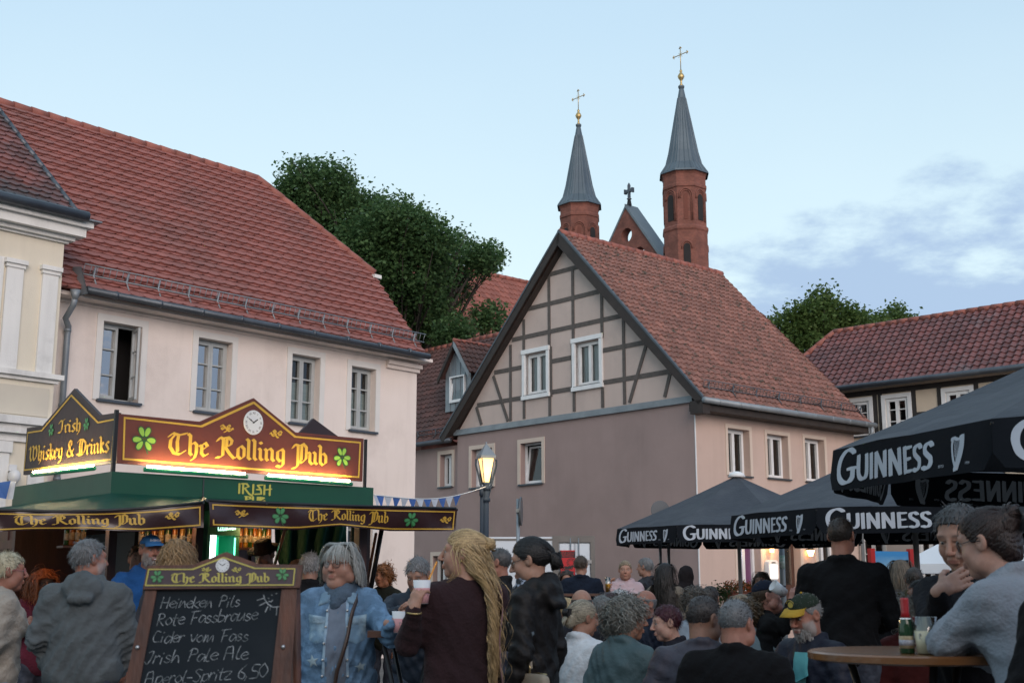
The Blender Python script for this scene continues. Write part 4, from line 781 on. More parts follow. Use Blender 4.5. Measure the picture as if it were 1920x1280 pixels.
def ell(cx, cy, a, b, rot, mapf, lay, mb, n=14, pear=0.):
    c, s = math.cos(rot), math.sin(rot); pts = []
    for i in range(n):
        t = 2*math.pi*i/n; x = a*math.cos(t); y = b*math.sin(t)*(1+pear*math.cos(t)); pts.append(mapf(cx+x*c-y*s, cy+x*s+y*c, lay))
    mb.add(pts, [tuple(range(n))])
def shamrock(cx, cy, r, mapf, par, lay=.001, tilt=0., sx=1., pale=True):
    d = MB(); g2 = MB()
    mf = lambda s, t, l: mapf(cx+(s-cx)*sx, t, l)
    for k, a in enumerate((90, 210, 330)):
        for o in (-24, 24):
            an = rad(a+o+tilt); ell(cx+math.cos(an)*r*.56, cy+math.sin(an)*r*.56, r*.46, r*.27, an, mf, lay+.0001*(k*2+(o > 0)), d, pear=.25); ell(cx+math.cos(an)*r*.58, cy+math.sin(an)*r*.58, r*.36, r*.19, an, mf, lay+.0012+.0001*(k*2+(o > 0)), g2, pear=.25)
    nib([catmull([(cx, cy), (cx+r*.12, cy-r*.6), (cx+r*.35, cy-r*1.05)])], mf, 30, r*.10, r*.05, lay0=lay+.0008, mb=d)
    o = d.build('shamrock', M_shamd, par); g2.build('shamrock_leaf', M_shaml if pale else M_shamm, o); return o
FLOUR = Sx("-1,.25 -.7,.45 -.45,.2 -.55,-.15 -.85,-.1 -.8,.1|-.5,.3 0,-.1 .35,-.35 .7,-.2 .85,.1 1.0,-.05|-.4,-.55 -.1,-.4 .25,.1 .5,.35 .3,.5 .05,.3 .2,.05 .5,-.05")
def flourish(cx, cy, r, mapf, mb, mir=1, lay=.001): return nib([[(cx+x*r*mir, cy+y*r) for x, y in pl] for pl in FLOUR], mapf, 35, r*.26, r*.10, smooth=4, lay0=lay, mb=mb)
def clock(cx, cy, rx, ry, mapf, par, M_w, M_b):
    q = MB(); n = 32; q.add([mapf(cx+rx*math.cos(2*math.pi*i/n), cy+ry*math.sin(2*math.pi*i/n), .012) for i in range(n)]+[mapf(cx+rx*math.cos(2*math.pi*i/n), cy+ry*math.sin(2*math.pi*i/n), .0) for i in range(n)], [tuple(range(n))]+[(i, (i+1) % n, n+(i+1) % n, n+i) for i in range(n)])
    o = q.build('clock_face', M_w, par); h = MB()
    for k, t in enumerate(('XII', 'I', 'II', 'III', 'IIII', 'V', 'VI', 'VII', 'VIII', 'IX', 'X', 'XI')):
        a = math.pi/2-2*math.pi*k/12
        bfont(t, .26*ry, lambda s, tt, l, a=a: mapf(cx+rx*.76*math.cos(a)+(s*math.sin(a)+tt*math.cos(a))*rx/ry, cy+ry*.76*math.sin(a)+(-s*math.cos(a)+tt*math.sin(a)), .0135), (0, 0), h)
    for a, ln, w_ in ((rad(150), .62, .05), (rad(33), .48, .07)):
        nib([[(-.08*math.cos(a), -.08*math.sin(a)), (ln*math.cos(a), ln*math.sin(a))]], lambda s, t, l: mapf(cx+s*rx, cy+t*ry, .0145+l), 0, w_, w_, mb=h)
        ell(ln*.55*math.cos(a), ln*.55*math.sin(a), .12, .06, a, lambda s, t, l: mapf(cx+s*rx, cy+t*ry, .0155), 0, h)
    h.build('numerals_and_hands', M_b, o); return o
M_gold_p = nmat('yellow sign paint', (.64, .39, .045), (.56, .33, .04), 3, .5); M_shamd = nmat('deep green paint', (.025, .10, .035), None, 3, .5); M_shaml = nmat('lime green paint', (.30, .52, .06), (.22, .42, .05), 3, .5); M_shamm = nmat('leaf green paint', (.07, .30, .11), (.05, .24, .09), 3, .5)
M_wht = nmat('white face', (.72, .73, .73), (.66, .67, .67), 3, .5); M_ink = nmat('black ink', (.012, .012, .014), None, 3, .6)
M_signR = nmat('brown red sign board', (.150, .034, .018), (.115, .026, .015), 2, .5, .05, 30, dirt=((.07, .02, .014), 1.5, .5, .8)); M_ban = nmat('dark brown vinyl', (.040, .018, .020), (.028, .013, .016), 3, .22, .05, 12); M_banM = nmat('matt brown tarpaulin', (.034, .017, .019), (.024, .013, .016), 3, .5, .1, 12)
M_green = nmat('dark green panel', (.006, .085, .042), (.004, .06, .032), 1.5, .42, .06, 8); M_tarp = nmat('green tarpaulin', (.007, .06, .038), (.005, .042, .03), 2, .6, .35, 5, spec=.2)
M_brownw = nmat('red brown stained wood', (.065, .019, .012), (.035, .011, .009), 4, .45, .15, 20, stretch=(3, 3, .4)); M_blackm = nmat('black metal', (.015, .015, .016), (.025, .025, .026), 5, .4, metal=.4)
# =================================================================== THE PUB STALL
SO = P(210, 880, 10.2); FS = Fr(SO, (.748, .664))
ST = thing('pub_stall', 'dark green and brown pub stall with lit gold-lettered signs and awnings at left', 'market stall', FS.o, FS.ang)
fx1 = FS.on(700, 930, -.0).x; fyl = FS.onx(24.6, 915, 0).y
zt, zb = 2.37, 2.19
DEP = max(fyl, 1.2)
q = MB(); q.box(0, fx1, 0, .06, zb, zt); q.box(-.0, .06, .06, DEP, zb, zt); q.box(fx1-.06, fx1, .06, DEP, zb, zt); q.box(.06, fx1-.06, DEP-.06, DEP, zb, zt); fas = q.build('fascia', M_green, ST)
q = MB(); q.box(.06, fx1-.06, .06, DEP-.06, zt-.05, zt-.03); q.build('roof_deck', M_green, ST)
ks = FS.on(380, 910).x
q = MB(); q.box(ks, ks+.012, -.006, 0, zb, zt); q.box(0, fx1, -.012, 0, zb-.02, zb-.001); q.build('fascia_trim', nmat('dark steel trim', (.05, .06, .06), None, 3, .4), ST)
mR = lambda s, t, l: Vector((s, -.004-l, t))
i0, i1 = FS.on(444, 924), FS.on(508, 925.5); hI = FS.on(450, 906).z-FS.on(450, 924).z
CEL = {'I': (.42, Sx(".2,1 .2,0")), 'R': (.95, Sx("0,1.02 .5,1.02 .7,.75 .2,.5|.15,1 .15,0|.35,.5 .75,0 1.1,-.2")), 'S': (.8, Sx(".7,1 .2,.95 .55,.5 .15,.5|.55,.5 .6,.05 0,.0")), 'H': (.8, Sx(".1,1 .1,0|.1,.5 .8,.62|.65,1.05 .65,-.05")), 'P': (.7, Sx(".1,1 .1,0|0,1 .5,.95 .55,.6 .1,.5")), 'U': (.75, Sx(".1,1 .1,.15 .3,0 .55,.15|.6,1 .6,0")), 'B': (.7, Sx(".1,1 .1,0|0,1 .5,.9 .2,.55 .6,.3 .1,0"))}
q = text('IRISH', CEL, mR, (i0.x, i0.z), (i1.x, i0.z), hI, ang=20, wd=.17, th=.10); j0, j1 = FS.on(459, 940), FS.on(498, 942); text('PUB', CEL, mR, (j0.x, j0.z), (j1.x, j0.z), hI*.55, mb=q, ang=20, wd=.2, th=.14)
q.build('lettering', nmat('pale yellow paint', (.62, .55, .10), None, 3, .5), fas)
# --- right sign
yR = .05; sg = [FS.on(u, v, yR) for u, v in ((219, 868), (222, 775), (375, 790), (475.7, 746), (554, 810), (682, 822), (679.5, 902))]
pol = [(p.x, p.z) for p in sg]; q = MB(); q.prism(pol[::-1], yR, yR+.03); SR = q.build('sign_board', M_signR, ST)
mS = lambda s, t, l: Vector((s, yR-.004-l, t))
bd = [FS.on(u, v, yR) for u, v in ((231, 860), (233.5, 783), (377, 799), (475.5, 754.5), (553, 818.5), (675, 829.5), (672, 894))]; bd = [(p.x, p.z) for p in bd]
q = nib([bd+[bd[0]]], mS, 0, .016, .016)
for i, (a, b) in enumerate((((315, 851), (614, 873.5)),)):
    a = FS.on(*a, yR); b = FS.on(*b, yR); hh = (FS.on(330, 811, yR).z-FS.on(330, 852, yR).z)/1.5; text('The Rolling Pub', BLACK, mS, (a.x, a.z), (b.x, b.z), hh, mb=q, ang=40, wd=.20, th=.05)
for (u, v), m_ in (((425, 803), 1), ((517, 813), -1)): c_ = FS.on(u, v, yR); flourish(c_.x, c_.z, .062, mS, q, m_)
q.build('gold_lettering', M_gold_p, SR)
c_ = FS.on(270, 823, yR); shamrock(c_.x, c_.z, .115, mS, SR, sx=.95); c_ = FS.on(641, 857, yR); shamrock(c_.x, c_.z, .098, mS, SR, tilt=4)
c_ = FS.on(474, 792, yR); clock(c_.x, c_.z, .098, .112, mS, SR, M_wht, M_ink)
# --- left sign (tarpaulin on the stall's left side)
xL = .06; sg = [FS.onx(u, v, xL) for u, v in ((43.5, 890), (50.4, 802), (79.7, 798), (139.5, 728), (187.5, 778), (221, 773), (209, 868))]
pol = [(p.y, p.z) for p in sg]
SD = Matrix(((0, 1, 0, 0), (1, 0, 0, 0), (0, 0, 1, 0), (0, 0, 0, 1)))
q = MB(); n = len(pol); q.add([(xL, y, z) for y, z in pol]+[(xL+.03, y, z) for y, z in pol], [tuple(range(n)), tuple(range(2*n-1, n-1, -1))]+[(i, (i+1) % n, (i+1) % n+n, i+n) for i in range(n)]); SL = q.build('sign_board', M_banM, ST)
mL = lambda s, t, l: Vector((xL-.004-l, s, t))
bd = [FS.onx(u, v, xL) for u, v in ((46, 881), (53, 811), (79, 807), (134.5, 741), (184.5, 792), (215, 786), (209, 861))]; bd = [(p.y, p.z) for p in bd]
q = nib([bd+[bd[0]]], mL, 0, .014, .014)
a = FS.onx(54, 866, xL); b = FS.onx(206, 848, xL); hh = (FS.onx(130, 832, xL).z-FS.onx(130, 862, xL).z)/1.5; text('Whiskey & Drinks', BLACK, mL, (a.y, a.z), (b.y, b.z), hh, mb=q, ang=40, wd=.20, th=.05)
a = FS.onx(110, 813, xL); b = FS.onx(153, 808, xL); text('Irish', BLACK, mL, (a.y, a.z), (b.y, b.z), hh*.82, mb=q, ang=40, wd=.20, th=.05); q.build('gold_lettering', M_gold_p, SL)
for u, v in ((97, 806), (163, 795)): c_ = FS.onx(u, v, xL); shamrock(c_.y, c_.z, .062, mL, SL, pale=False)
# rear sign peak
q = MB(); r0, r1, r2 = FS.on(558, 815, 1.0), FS.on(588, 784, 1.0), FS.on(640, 822, 1.0); q.prism([(r0.x-.1, r0.z-.25), (r2.x+.1, r2.z-.25), (r2.x, r2.z), (r1.x, r1.z), (r0.x, r0.z)], 1.0, 1.04); q.build('sign_board', M_banM, ST)
# corner posts of the signs
q = MB(); q.box(-.0, .03, .0, .03, zt, sg[5].z+.01); q.build('sign_post', M_blackm, ST); q = MB(); e_ = FS.on(684, 903, yR); q.box(e_.x, e_.x+.02, yR, yR+.03, zt, FS.on(684, 823, yR).z); q.build('sign_post', M_blackm, ST)
# fluorescent tubes under the signs
M_tube = emat('lit fluorescent tube', (1.0, .74, .42), 55.0); M_hous = nmat('green tube housing', (.02, .30, .14), None, 3, .4)
def tube_lamp(pa, pb, outw):
    q = MB(); d = (pb-pa).normalized(); q.tube([pa, pb], .019, 8); o = q.build('lamp_housing', M_hous, ST)
    q = MB(); up = Vector((0, 0, .028)); q.tube([pa+up+d*.03, pb+up-d*.03], .0085, 8); q.build('fluorescent_tube', M_tube, o)
for u0, v0, u1, v1 in ((270, 877, 464, 891), (497, 893, 660, 905)): a, b = FS.on(u0, v0, -.03), FS.on(u1, v1, -.03); tube_lamp(a-Vector((0, 0, .012)), b-Vector((0, 0, .012)), 0)
a, b = FS.onx(60, 888, -.03), FS.onx(177, 875, -.03); tube_lamp(a-Vector((0, 0, .012)), b-Vector((0, 0, .012)), 0)
# --- banners: vertical strips that sag, with lettering following the cloth
def toL(p): return Vector(FS.loc(p))
def banner(name, pts_top, pts_bot, txt, marks, mat_, goldw=.011, wob=.012, seed=2):
    """pts: (u, v, depth) along the top and bottom edge, from left to right"""
    T_ = [toL(P(*p)) for p in pts_top]; B_ = [toL(P(*p)) for p in pts_bot]
    def along(pl, f):
        Ls = [(b-a).length for a, b in zip(pl, pl[1:])]; tot = sum(Ls); d = f*tot
        for (a, b), l_ in zip(zip(pl, pl[1:]), Ls):
            if d <= l_ or b is pl[-1]: return a.lerp(b, d/l_)
            d -= l_
    W = sum((b-a).length for a, b in zip(T_, T_[1:])); H = (T_[0]-B_[0]).length
    nrm = (T_[-1]-T_[0]).cross(Vector((0, 0, 1))).normalized(); nrm.z = 0
    if (nrm @ toL((0, 0, 0))) < 0: nrm = -nrm
    def mp(s, t, l):
        f = min(max(s/W, 0), 1); a, b = along(T_, f), along(B_, f); p = b.lerp(a, t/H)
        return p+nrm*(wob*math.sin(s*7+seed)*math.sin(math.pi*min(max(t/H, 0), 1))+wob*.5*math.sin(s*17+t*9)+l+.004)
    q = MB(); n = 60; m = 6; q.add([mp(W*i/n, H*j/m, -.004) for i in range(n+1) for j in range(m+1)], [(i*(m+1)+j, (i+1)*(m+1)+j, (i+1)*(m+1)+j+1, i*(m+1)+j+1) for i in range(n) for j in range(m)], True)
    o = q.build(name, mat_, ST)
    e = .03; k = 30; L1 = [(e+(W-2*e)*i/k, H-e*.7) for i in range(k+1)]; L2 = [(e+(W-2*e)*i/k, e*.6) for i in range(k+1)]
    g_ = nib([L1, L2[::-1], [L1[0], L2[0]], [L1[-1], L2[-1]]], mp, 0, goldw, goldw)
    for a, b, y_, h_ in txt: text('The Rolling Pub', BLACK, mp, (a*W, y_*H), (b*W, y_*H), h_*H, mb=g_, ang=40, wd=.20, th=.05)
    for f, y_, r_, mir in marks.get('fl', []): flourish(f*W, y_*H, r_*H, mp, g_, mir)
    g_.build('gold_lettering', nmat('ochre print', (.60, .36, .05), (.52, .31, .04), 3, .45), o)
    for f, y_, r_ in marks.get('sh', []): shamrock(f*W, y_*H, r_*H, mp, o, pale=False, lay=.002)
    return o, T_, B_
rt = [(391, 940.5, 9.7), (500, 945, 9.95), (640, 950, 10.3), (857, 955, 10.9)]; rb = [(393, 987, 9.7), (555, 993, 10.1), (635, 985, 10.3), (730, 995, 10.6), (854, 995, 10.9)]
_, TRr, _b = banner('banner', rt, rb, [(.372, .705, .32, .34)], {'fl': [(.12, .58, .26, 1), (.955, .52, .26, -1)], 'sh': [(.265, .55, .36), (.80, .5, .34)]}, M_ban)
lt = [(-70, 955, 9.1), (0, 958, 9.2), (100, 961, 9.3), (200, 959, 9.45), (300, 953, 9.6), (382, 944, 9.75)]; lb = [(-70, 999, 9.1), (0, 996, 9.2), (60, 993, 9.25), (170, 992, 9.4), (265, 996, 9.55), (382, 988, 9.75)]
_, TLl, _b = banner('banner', lt, lb, [(.205, .745, .30, .34)], {'fl': [(.86, .6, .30, -1)]}, M_ban, seed=4)
# canopies
def canopy(top, edge, name='canopy', sag=.05):
    q = MB(); n = 24; m = 8
    def al(pl, f):
        k = f*(len(pl)-1); i = min(int(k), len(pl)-2); return pl[i].lerp(pl[i+1], k-i)
    q.add([al(top, i/n).lerp(al(edge, i/n), j/m)-Vector((0, 0, sag*math.sin(math.pi*j/m)*(.6+.4*math.sin(i*1.3)))) for i in range(n+1) for j in range(m+1)], [(i*(m+1)+j, i*(m+1)+j+1, (i+1)*(m+1)+j+1, (i+1)*(m+1)+j) for i in range(n) for j in range(m)], True)
    return q.build(name, M_tarp, ST)
canopy([Vector((-.005, DEP+.3, zb+.0)), Vector((-.005, .5, zb+.0)), Vector((0, -.012, zb+.0)), Vector((ks*.6, -.012, zb)), Vector((ks, -.012, zb-.0))], TLl[:], sag=.04)
canopy([Vector((ks, -.014, zb)), Vector((fx1, -.014, zb)), Vector((fx1+.75, .1, zb-.03))], TRr[:], sag=.03)
q = MB(); q.tube([p+Vector((0, .015, .01)) for p in TRr], .014, 6); q.tube([p+Vector((0, .015, .01)) for p in TLl], .014, 6)
for p, b_ in ((TRr[0], (ks, 0, zb)), (TRr[-1], (fx1, 0, zb)), (TRr[1], (ks+.6, 0, zb)), (TLl[-1], (ks, 0, zb))): q.tube([p, Vector(b_)], .012, 6)
q.build('awning_rail', M_blackm, ST)
# posts and struts
q = MB()
for x, y in ((ks-.03, .02), (fx1-.08, .02), (.02, .02), (.02, DEP-.1), (fx1-.08, DEP-.1)): q = MB(); q.box(x, x+.07, y, y+.07, 0, zb-.021); q.build('post', M_brownw, ST)
q = MB(); e1 = toL(P(676, 1000, 10.9)); q.box(e1.x-.04, e1.x+.04, e1.y-.04, e1.y+.04, 0, 2.1); q.build('post', M_brownw, ST)
for (u0, v0, d0_, u1, v1, d1_) in ((536, 987, 10.2, 514, 1062, 11.0), (705, 1000, 10.9, 688, 1095, 11.6)):
    q = MB(); q.tube([toL(P(u0, v0, d0_)), toL(P(u1, v1, d1_))], .014, 6); q.build('strut', nmat('varnished bar', (.22, .075, .03), None, 5, .3), ST)
q = MB(); q.tube([toL(P(716, 990, 11.4)), toL(P(694, 1110, 11.4))], .022, 8); q.build('strut', M_blackm, ST)
q = MB(); e1 = toL(P(663, 990, 11.2)); q.tube([(e1.x, e1.y, 0), (e1.x, e1.y, 2.05)], .025, 8); q.build('pole', nmat('bright aluminium', (.55, .56, .57), None, 3, .25, metal=.9), ST)
# counter, back wall, interior
q = MB(); q.box(.0, fx1, -.02, .35, 0, 1.05); q.box(-.08, fx1+.05, -.12, .4, 1.05, 1.10); q.build('counter', M_brownw, ST)
q = MB(); q.box(.03, .08, .07, DEP-.1, 0, 1.05); q.box(.06, fx1-.08, DEP-.06, DEP-.02, 0, zb); q.build('back_wall', M_brownw, ST)
# left flank: dark panelled doors with two notices
pl0, pl1 = FS.onx(-60, 1000, .9), FS.onx(150, 1000, .9)
q = MB(); q.box(.9, .95, min(pl0.y, pl1.y), max(pl0.y, pl1.y), .1, zb-.02)
for k in range(6): y_ = pl1.y+(pl0.y-pl1.y)*k/5; q.box(.885, .9, y_-.04, y_+.04, .1, zb-.03)
for z_ in (.1, .9, 1.85): q.box(.88, .885, pl1.y, pl0.y, z_, z_+.1)
q.build('panelled_door', M_brownw, ST)
q = MB()
for (u0, v0, u1, v1) in ((84, 1013, 110, 1034), (82, 1044, 109, 1072)):
    a, b = FS.onx(u0, v0, .875), FS.onx(u1, v1, .875); q.add([(.875, a.y, a.z), (.875, b.y, a.z), (.875, b.y, b.z), (.875, a.y, b.z)], [(0, 1, 2, 3)])
q.build('notice', nmat('cream paper', (.55, .46, .34), (.5, .42, .3), 30, .8), ST)
q = MB(); a, b = FS.onx(156, 1003, .6), FS.onx(244, 1150, .6); q.box(.6, .63, b.y, a.y, b.z, a.z); q.build('menu_board', nmat('black slate', (.012, .012, .013), None, 3, .6), ST)
# green curtain at the right rear
q = MB(); n, m = 30, 10; pa, pb = toL(P(515, 985, 12.0)), toL(P(655, 985, 12.4)); pc = toL(P(535, 1110, 12.0)); pd = toL(P(640, 1110, 12.4))
q.add([pa.lerp(pb, i/n).lerp(pc.lerp(pd, i/n), j/m)+Vector((0, .05*math.sin(i*.9+j*.4), -.1*math.sin(math.pi*i/n)*0)) for i in range(n+1) for j in range(m+1)], [(i*(m+1)+j, (i+1)*(m+1)+j, (i+1)*(m+1)+j+1, i*(m+1)+j+1) for i in range(n) for j in range(m)], True); q.build('side_curtain', M_tarp, ST)
# shelves and bottle rows
def wp(p): return Vector((FS.o[0]+FS.x[0]*p.x+FS.y[0]*p.y, FS.o[1]+FS.x[1]*p.x+FS.y[1]*p.y, p.z))
sh = []
def shelf(u0, u1, v, d):
    a, b = toL(P(u0, v, d)), toL(P(u1, v, d)); q = MB(); q.add([a, b, b+Vector((0, .14, 0)), a+Vector((0, .14, 0))]+[x-Vector((0, 0, .02)) for x in (a, b, b+Vector((0, .14, 0)), a+Vector((0, .14, 0)))], [(0, 1, 2, 3), (7, 6, 5, 4), (0, 4, 5, 1), (1, 5, 6, 2), (2, 6, 7, 3), (3, 7, 4, 0)]); q.build('shelf', M_brownw, ST)
shelf(446, 508, 1026, 11.75); shelf(118, 160, 1022, 11.0); shelf(258, 372, 1026, 11.0); shelf(258, 372, 1075, 11.0)
M_amber = [glassmat('amber bottle glass', (.75, .38, .08), 1.5), glassmat('green bottle glass', (.12, .35, .08), 1.5), glassmat('clear bottle glass', (.85, .85, .8), 2.0)]
M_liq = [nmat('whiskey', (.25, .08, .012), None, 3, .1), nmat('green liquor', (.02, .06, .012), None, 3, .1), nmat('golden spirit', (.28, .15, .03), None, 3, .1)]
M_lab = [nmat('cream label', (.45, .38, .25), (.2, .13, .06), 40, .7), nmat('white label', (.5, .48, .42), (.25, .22, .16), 40, .7), nmat('red label', (.5, .03, .02), None, 30, .6)]
M_cap = [nmat('red cap', (.5, .02, .015), None, 3, .4), nmat('black cap', (.02, .02, .02), None, 3, .4), nmat('gold cap', (.5, .35, .08), None, 3, .3, metal=.8)]
def bottle(name, label, loc, k, h=.28, r=.036, group=None, lab=0, cap=0):
    t = thing(name, label, 'bottle', loc, 0, group)
    q = MB(); q.lathe([(r*.9, 0), (r, .01), (r, h*.56), (r*.8, h*.64), (r*.36, h*.74), (r*.33, h*.95)], n=12); q.build('glass_body', M_liq[k], t)
    q = MB(); q.lathe([(r*1.03, h*.16), (r*1.03, h*.38)], n=12); q.build('label', M_lab[lab], t)
    q = MB(); q.lathe([(r*.40, h*.84), (r*.40, h), (0, h*1.001)], n=10); q.build('cap', M_cap[cap], t); return t
bi = 0; WORDS = ['amber', 'dark green', 'golden']; CAPW = ['red', 'black', 'gold']; LABW = ['cream', 'white', 'red']
for (us, v, d, where) in (((450, 460, 469, 477, 486, 495, 503), 1026, 11.83, 'on the right bar shelf'), ((124, 134, 145, 155), 1022, 11.08, 'on the far left shelf by the panelled door'), ((264, 275, 288, 301, 314, 327, 341, 355, 366), 1026, 11.08, 'on the upper shelf behind the man in the blue cap'), ((262, 271, 352, 363), 1075, 11.08, 'on the lower shelf behind the counter')):
    for i, u in enumerate(us):
        k = (bi*7+i) % 3; c_ = (bi*5) % 3; l_ = (bi*3+1) % 3 if False else bi % 2
        bottle('bottle', 'small liquor bottles standing %s' % where, P(u, v-.3, d), k, .27+.05*rng.random(), .023+.004*rng.random(), 'liquor bottles ' + where, l_, c_); bi += 1
# drinks fridge
F0, F1 = P(389, 1000, 11.3), P(449, 1000, 11.5); FF = Fr(F0, (F1.x-F0.x, F1.y-F0.y)); fw_ = (F1-F0).length; fz0, fz1 = .95, P(389, 992, 11.3).z+.05
FG = thing('drinks_fridge', 'tall glass-front drinks fridge glowing green inside the stall', 'fridge', FF.o, FF.ang)
q = MB(); q.box(0, fw_, .0, .4, fz0-.9, fz0); q.box(0, .03, 0, .4, fz0, fz1); q.box(fw_-.04, fw_, 0, .4, fz0, fz1); q.box(.03, fw_-.04, .36, .4, fz0, fz1); q.box(0, fw_, -.01, .4, fz1-.10, fz1+.12); q.build('cabinet', nmat('dark green cabinet', (.01, .12, .07), None, 3, .4), FG)
q = MB(); q.box(.03, fw_-.04, .34, .355, fz0, fz1-.1); q.build('back_panel', emat('green lit back panel', (.02, .55, .28), .35), FG)
q = MB(); q.box(.035, .085, -.004, .02, fz0, fz1-.02); q.build('light_strip', emat('white light strip', (.75, 1, .9), 2.4), FG)
q = MB(); q.box(.16, .185, .2, .22, fz0, fz1-.1); q.box(fw_-.05, fw_-.042, -.012, 0, fz0, fz1-.12); q.build('light_strip', emat('green light strip', (.15, 1, .6), 1.6), FG)
q = MB()
for z_ in (fz0+.15, fz0+.42): q.box(.09, fw_-.04, .05, .33, z_, z_+.01)
q.build('wire_shelf', nmat('steel wire', (.4, .42, .42), None, 3, .3, metal=.8), FG)
mf = lambda s, t, l: Vector((s, -.014-l, t))
q = text('CocaCola'.replace('C', 'C'), {**HAND}, mf, (.09, fz1-.06), (fw_-.05, fz1-.04), .075, ang=30, wd=.22, th=.1, shear=.25, smooth=3); q.build('lettering', emat('pale green script', (.45, .95, .75), .7), FG)
for i, u in enumerate((.12, .21, .26, .33)):
    p_ = Vector((FF.o[0]+FF.x[0]*u+FF.y[0]*.15, FF.o[1]+FF.x[1]*u+FF.y[1]*.15, fz0+.16)); bottle('bottle', 'green bottles chilling inside the glowing drinks fridge', p_, 1, .26, .03, 'bottles in the drinks fridge', 0, 2)
# warm lamps inside the stall
def lamp(name, loc, col, w_, par, r=.03, em=8):
    q = MB(); q.ball(loc, r, 10); o = q.build(name, emat('warm bulb %d' % em, (1, .62, .28), em), par)
    ld = bpy.data.lights.new(name+'_light', 'POINT'); ld.energy = w_; ld.color = col; ld.shadow_soft_size = .06; lo = link(bpy.data.objects.new(name+'_light', ld)); lo.location = Vector(loc)-Vector((0, 0, .08)); lo.parent = par; return o
lamp('bulb', toL(P(478, 986, 11.5))+Vector((0, 0, .05)), (1, .55, .22), 2.5, ST); lamp('bulb', toL(P(310, 986, 10.7))+Vector((0, 0, .06)), (1, .5, .2), 1.8, ST); lamp('bulb', toL(P(90, 984, 10.3))+Vector((0, 0, .08)), (1, .45, .2), 1.4, ST)
# =================================================================== CHALKBOARD
M_oak = nmat('stained oak frame', (.13, .047, .026), (.055, .022, .015), 3.5, .55, .25, 14, stretch=(5, 5, .8), thr=(.35, .62)); M_slate2 = nmat('chalkboard', (.012, .017, .022), (.018, .024, .030), 2.2, .8, spec=.15, dirt=((.034, .040, .046), 1.1, .5, .9))
M_chalk = nmat('chalk', (.34, .37, .39), (.12, .14, .15), 60, .95, thr=(.4, .6))
CB0, CB1 = P(272, 1104, 4.55), P(557, 1100, 4.62); FCb = Fr(CB0, (CB1.x-CB0.x, CB1.y-CB0.y))
CB = thing('chalkboard', 'wooden A-frame chalkboard with drinks list and pointed pub header at front left', 'chalkboard', FCb.o, FCb.ang)
LEAN = -math.tan(rad(9)); nCb = (0, 1, -LEAN); nCb = Vector((0, 1, -(-LEAN)))
zt_ = CB0.z; pn = Vector((0, 1, LEAN*-1)); pn = Vector((0, math.cos(rad(9)), -math.sin(rad(9))))   # board leans back towards its top
def cb(u, v, off=0.): return FCb.on(u, v, n=pn, p0=Vector((0, 0, zt_))+pn*off)
def cext(a, b, k): return b+(b-a)*k          # carry an edge on below the picture
def slab(pts, t0, t1): n = len(pts); q = MB(); q.add([p+pn*t0 for p in pts]+[p+pn*t1 for p in pts], [tuple(range(n))[::-1], tuple(range(n, 2*n))]+[(i, (i+1) % n, (i+1) % n+n, i+n) for i in range(n)]); return q
lt0, lb0 = cb(273, 1104), cb(234, 1280); li0, lib = cb(294, 1106), cb(262, 1280); rt0, rb0 = cb(557, 1100), cb(545, 1280); ri0, rib = cb(528, 1104), cb(508, 1280)
kx = .55
slab([lt0, li0, cext(li0, lib, kx), cext(lt0, lb0, kx)], 0, .03).build('frame_post', M_oak, CB); slab([ri0, rt0, cext(rt0, rb0, kx), cext(ri0, rib, kx)], 0, .03).build('frame_post', M_oak, CB)
bl_, br_ = cext(li0, lib, .40), cext(ri0, rib, .40); slab([li0, ri0, br_, bl_], .008, .024).build('board_panel', M_slate2, CB)
slab([cext(li0, lib, .40), cext(ri0, rib, .40), cext(ri0, rib, .46), cext(li0, lib, .46)], 0, .03).build('frame_rail', M_oak, CB)
hd = [(268, 1104), (276, 1060), (362, 1058), (424, 1034), (486, 1057), (568, 1058), (562, 1101)]
hdp = [cb(u, v, -.012) for u, v in hd]; HD = slab(hdp, 0, .045).build('header_sign', M_oak, CB)
fc = [cb(u, v, -.013) for u, v in ((272, 1101), (278, 1066), (364, 1064), (420, 1043), (480, 1062), (557, 1064), (553, 1098))]; slab(fc, 0, .001).build('header_print', nmat('aubergine print', (.050, .030, .042), (.04, .024, .034), 3, .5, .2, 8), HD)
def mC(u, v, l=0): p = cb(u, v, -.0145); return p
def mCs(s, t, l): return Vector((s, 0, 0))+Vector((0, 0, zt_))+Vector((0, math.sin(rad(9)), math.cos(rad(9))))*t-pn*(.0150+l)
def st(u, v): p = cb(u, v); return (p.x, (p.z-zt_)/math.cos(rad(9)))
bd = [st(*p) for p in ((274, 1098), (280, 1068), (362, 1068), (420, 1046), (478, 1066), (553, 1067), (550, 1097))]; q = nib([bd+[bd[0]]], mCs, 0, .0045, .0045)
a, b = st(322, 1093), st(506, 1092); text('The Rolling Pub', BLACK, mCs, a, b, (st(330, 1076)[1]-st(330, 1093)[1])/1.45, mb=q, ang=40, wd=.20, th=.06)
for u, m_ in ((388, 1), (444, -1)): c_ = st(u, 1069); flourish(c_[0], c_[1], .016, mCs, q, m_)
q.build('gold_lettering', nmat('dull gold print', (.50, .43, .09), None, 3, .5), HD)
for u, v in ((296, 1082), (530, 1078)): c_ = st(u, v); shamrock(c_[0], c_[1], .024, mCs, HD, pale=False)
c_ = st(418, 1061); clock(c_[0], c_[1], .0245, .0245, lambda s, t, l: mCs(s, t, l*.2), HD, M_wht, M_ink)
def mCh(s, t, l): return Vector((s, 0, zt_))+Vector((0, math.sin(rad(9)), math.cos(rad(9))))*t-pn*(-.0065+l)
q = MB(); wob = lambda i: .05*math.sin(i*2.3)
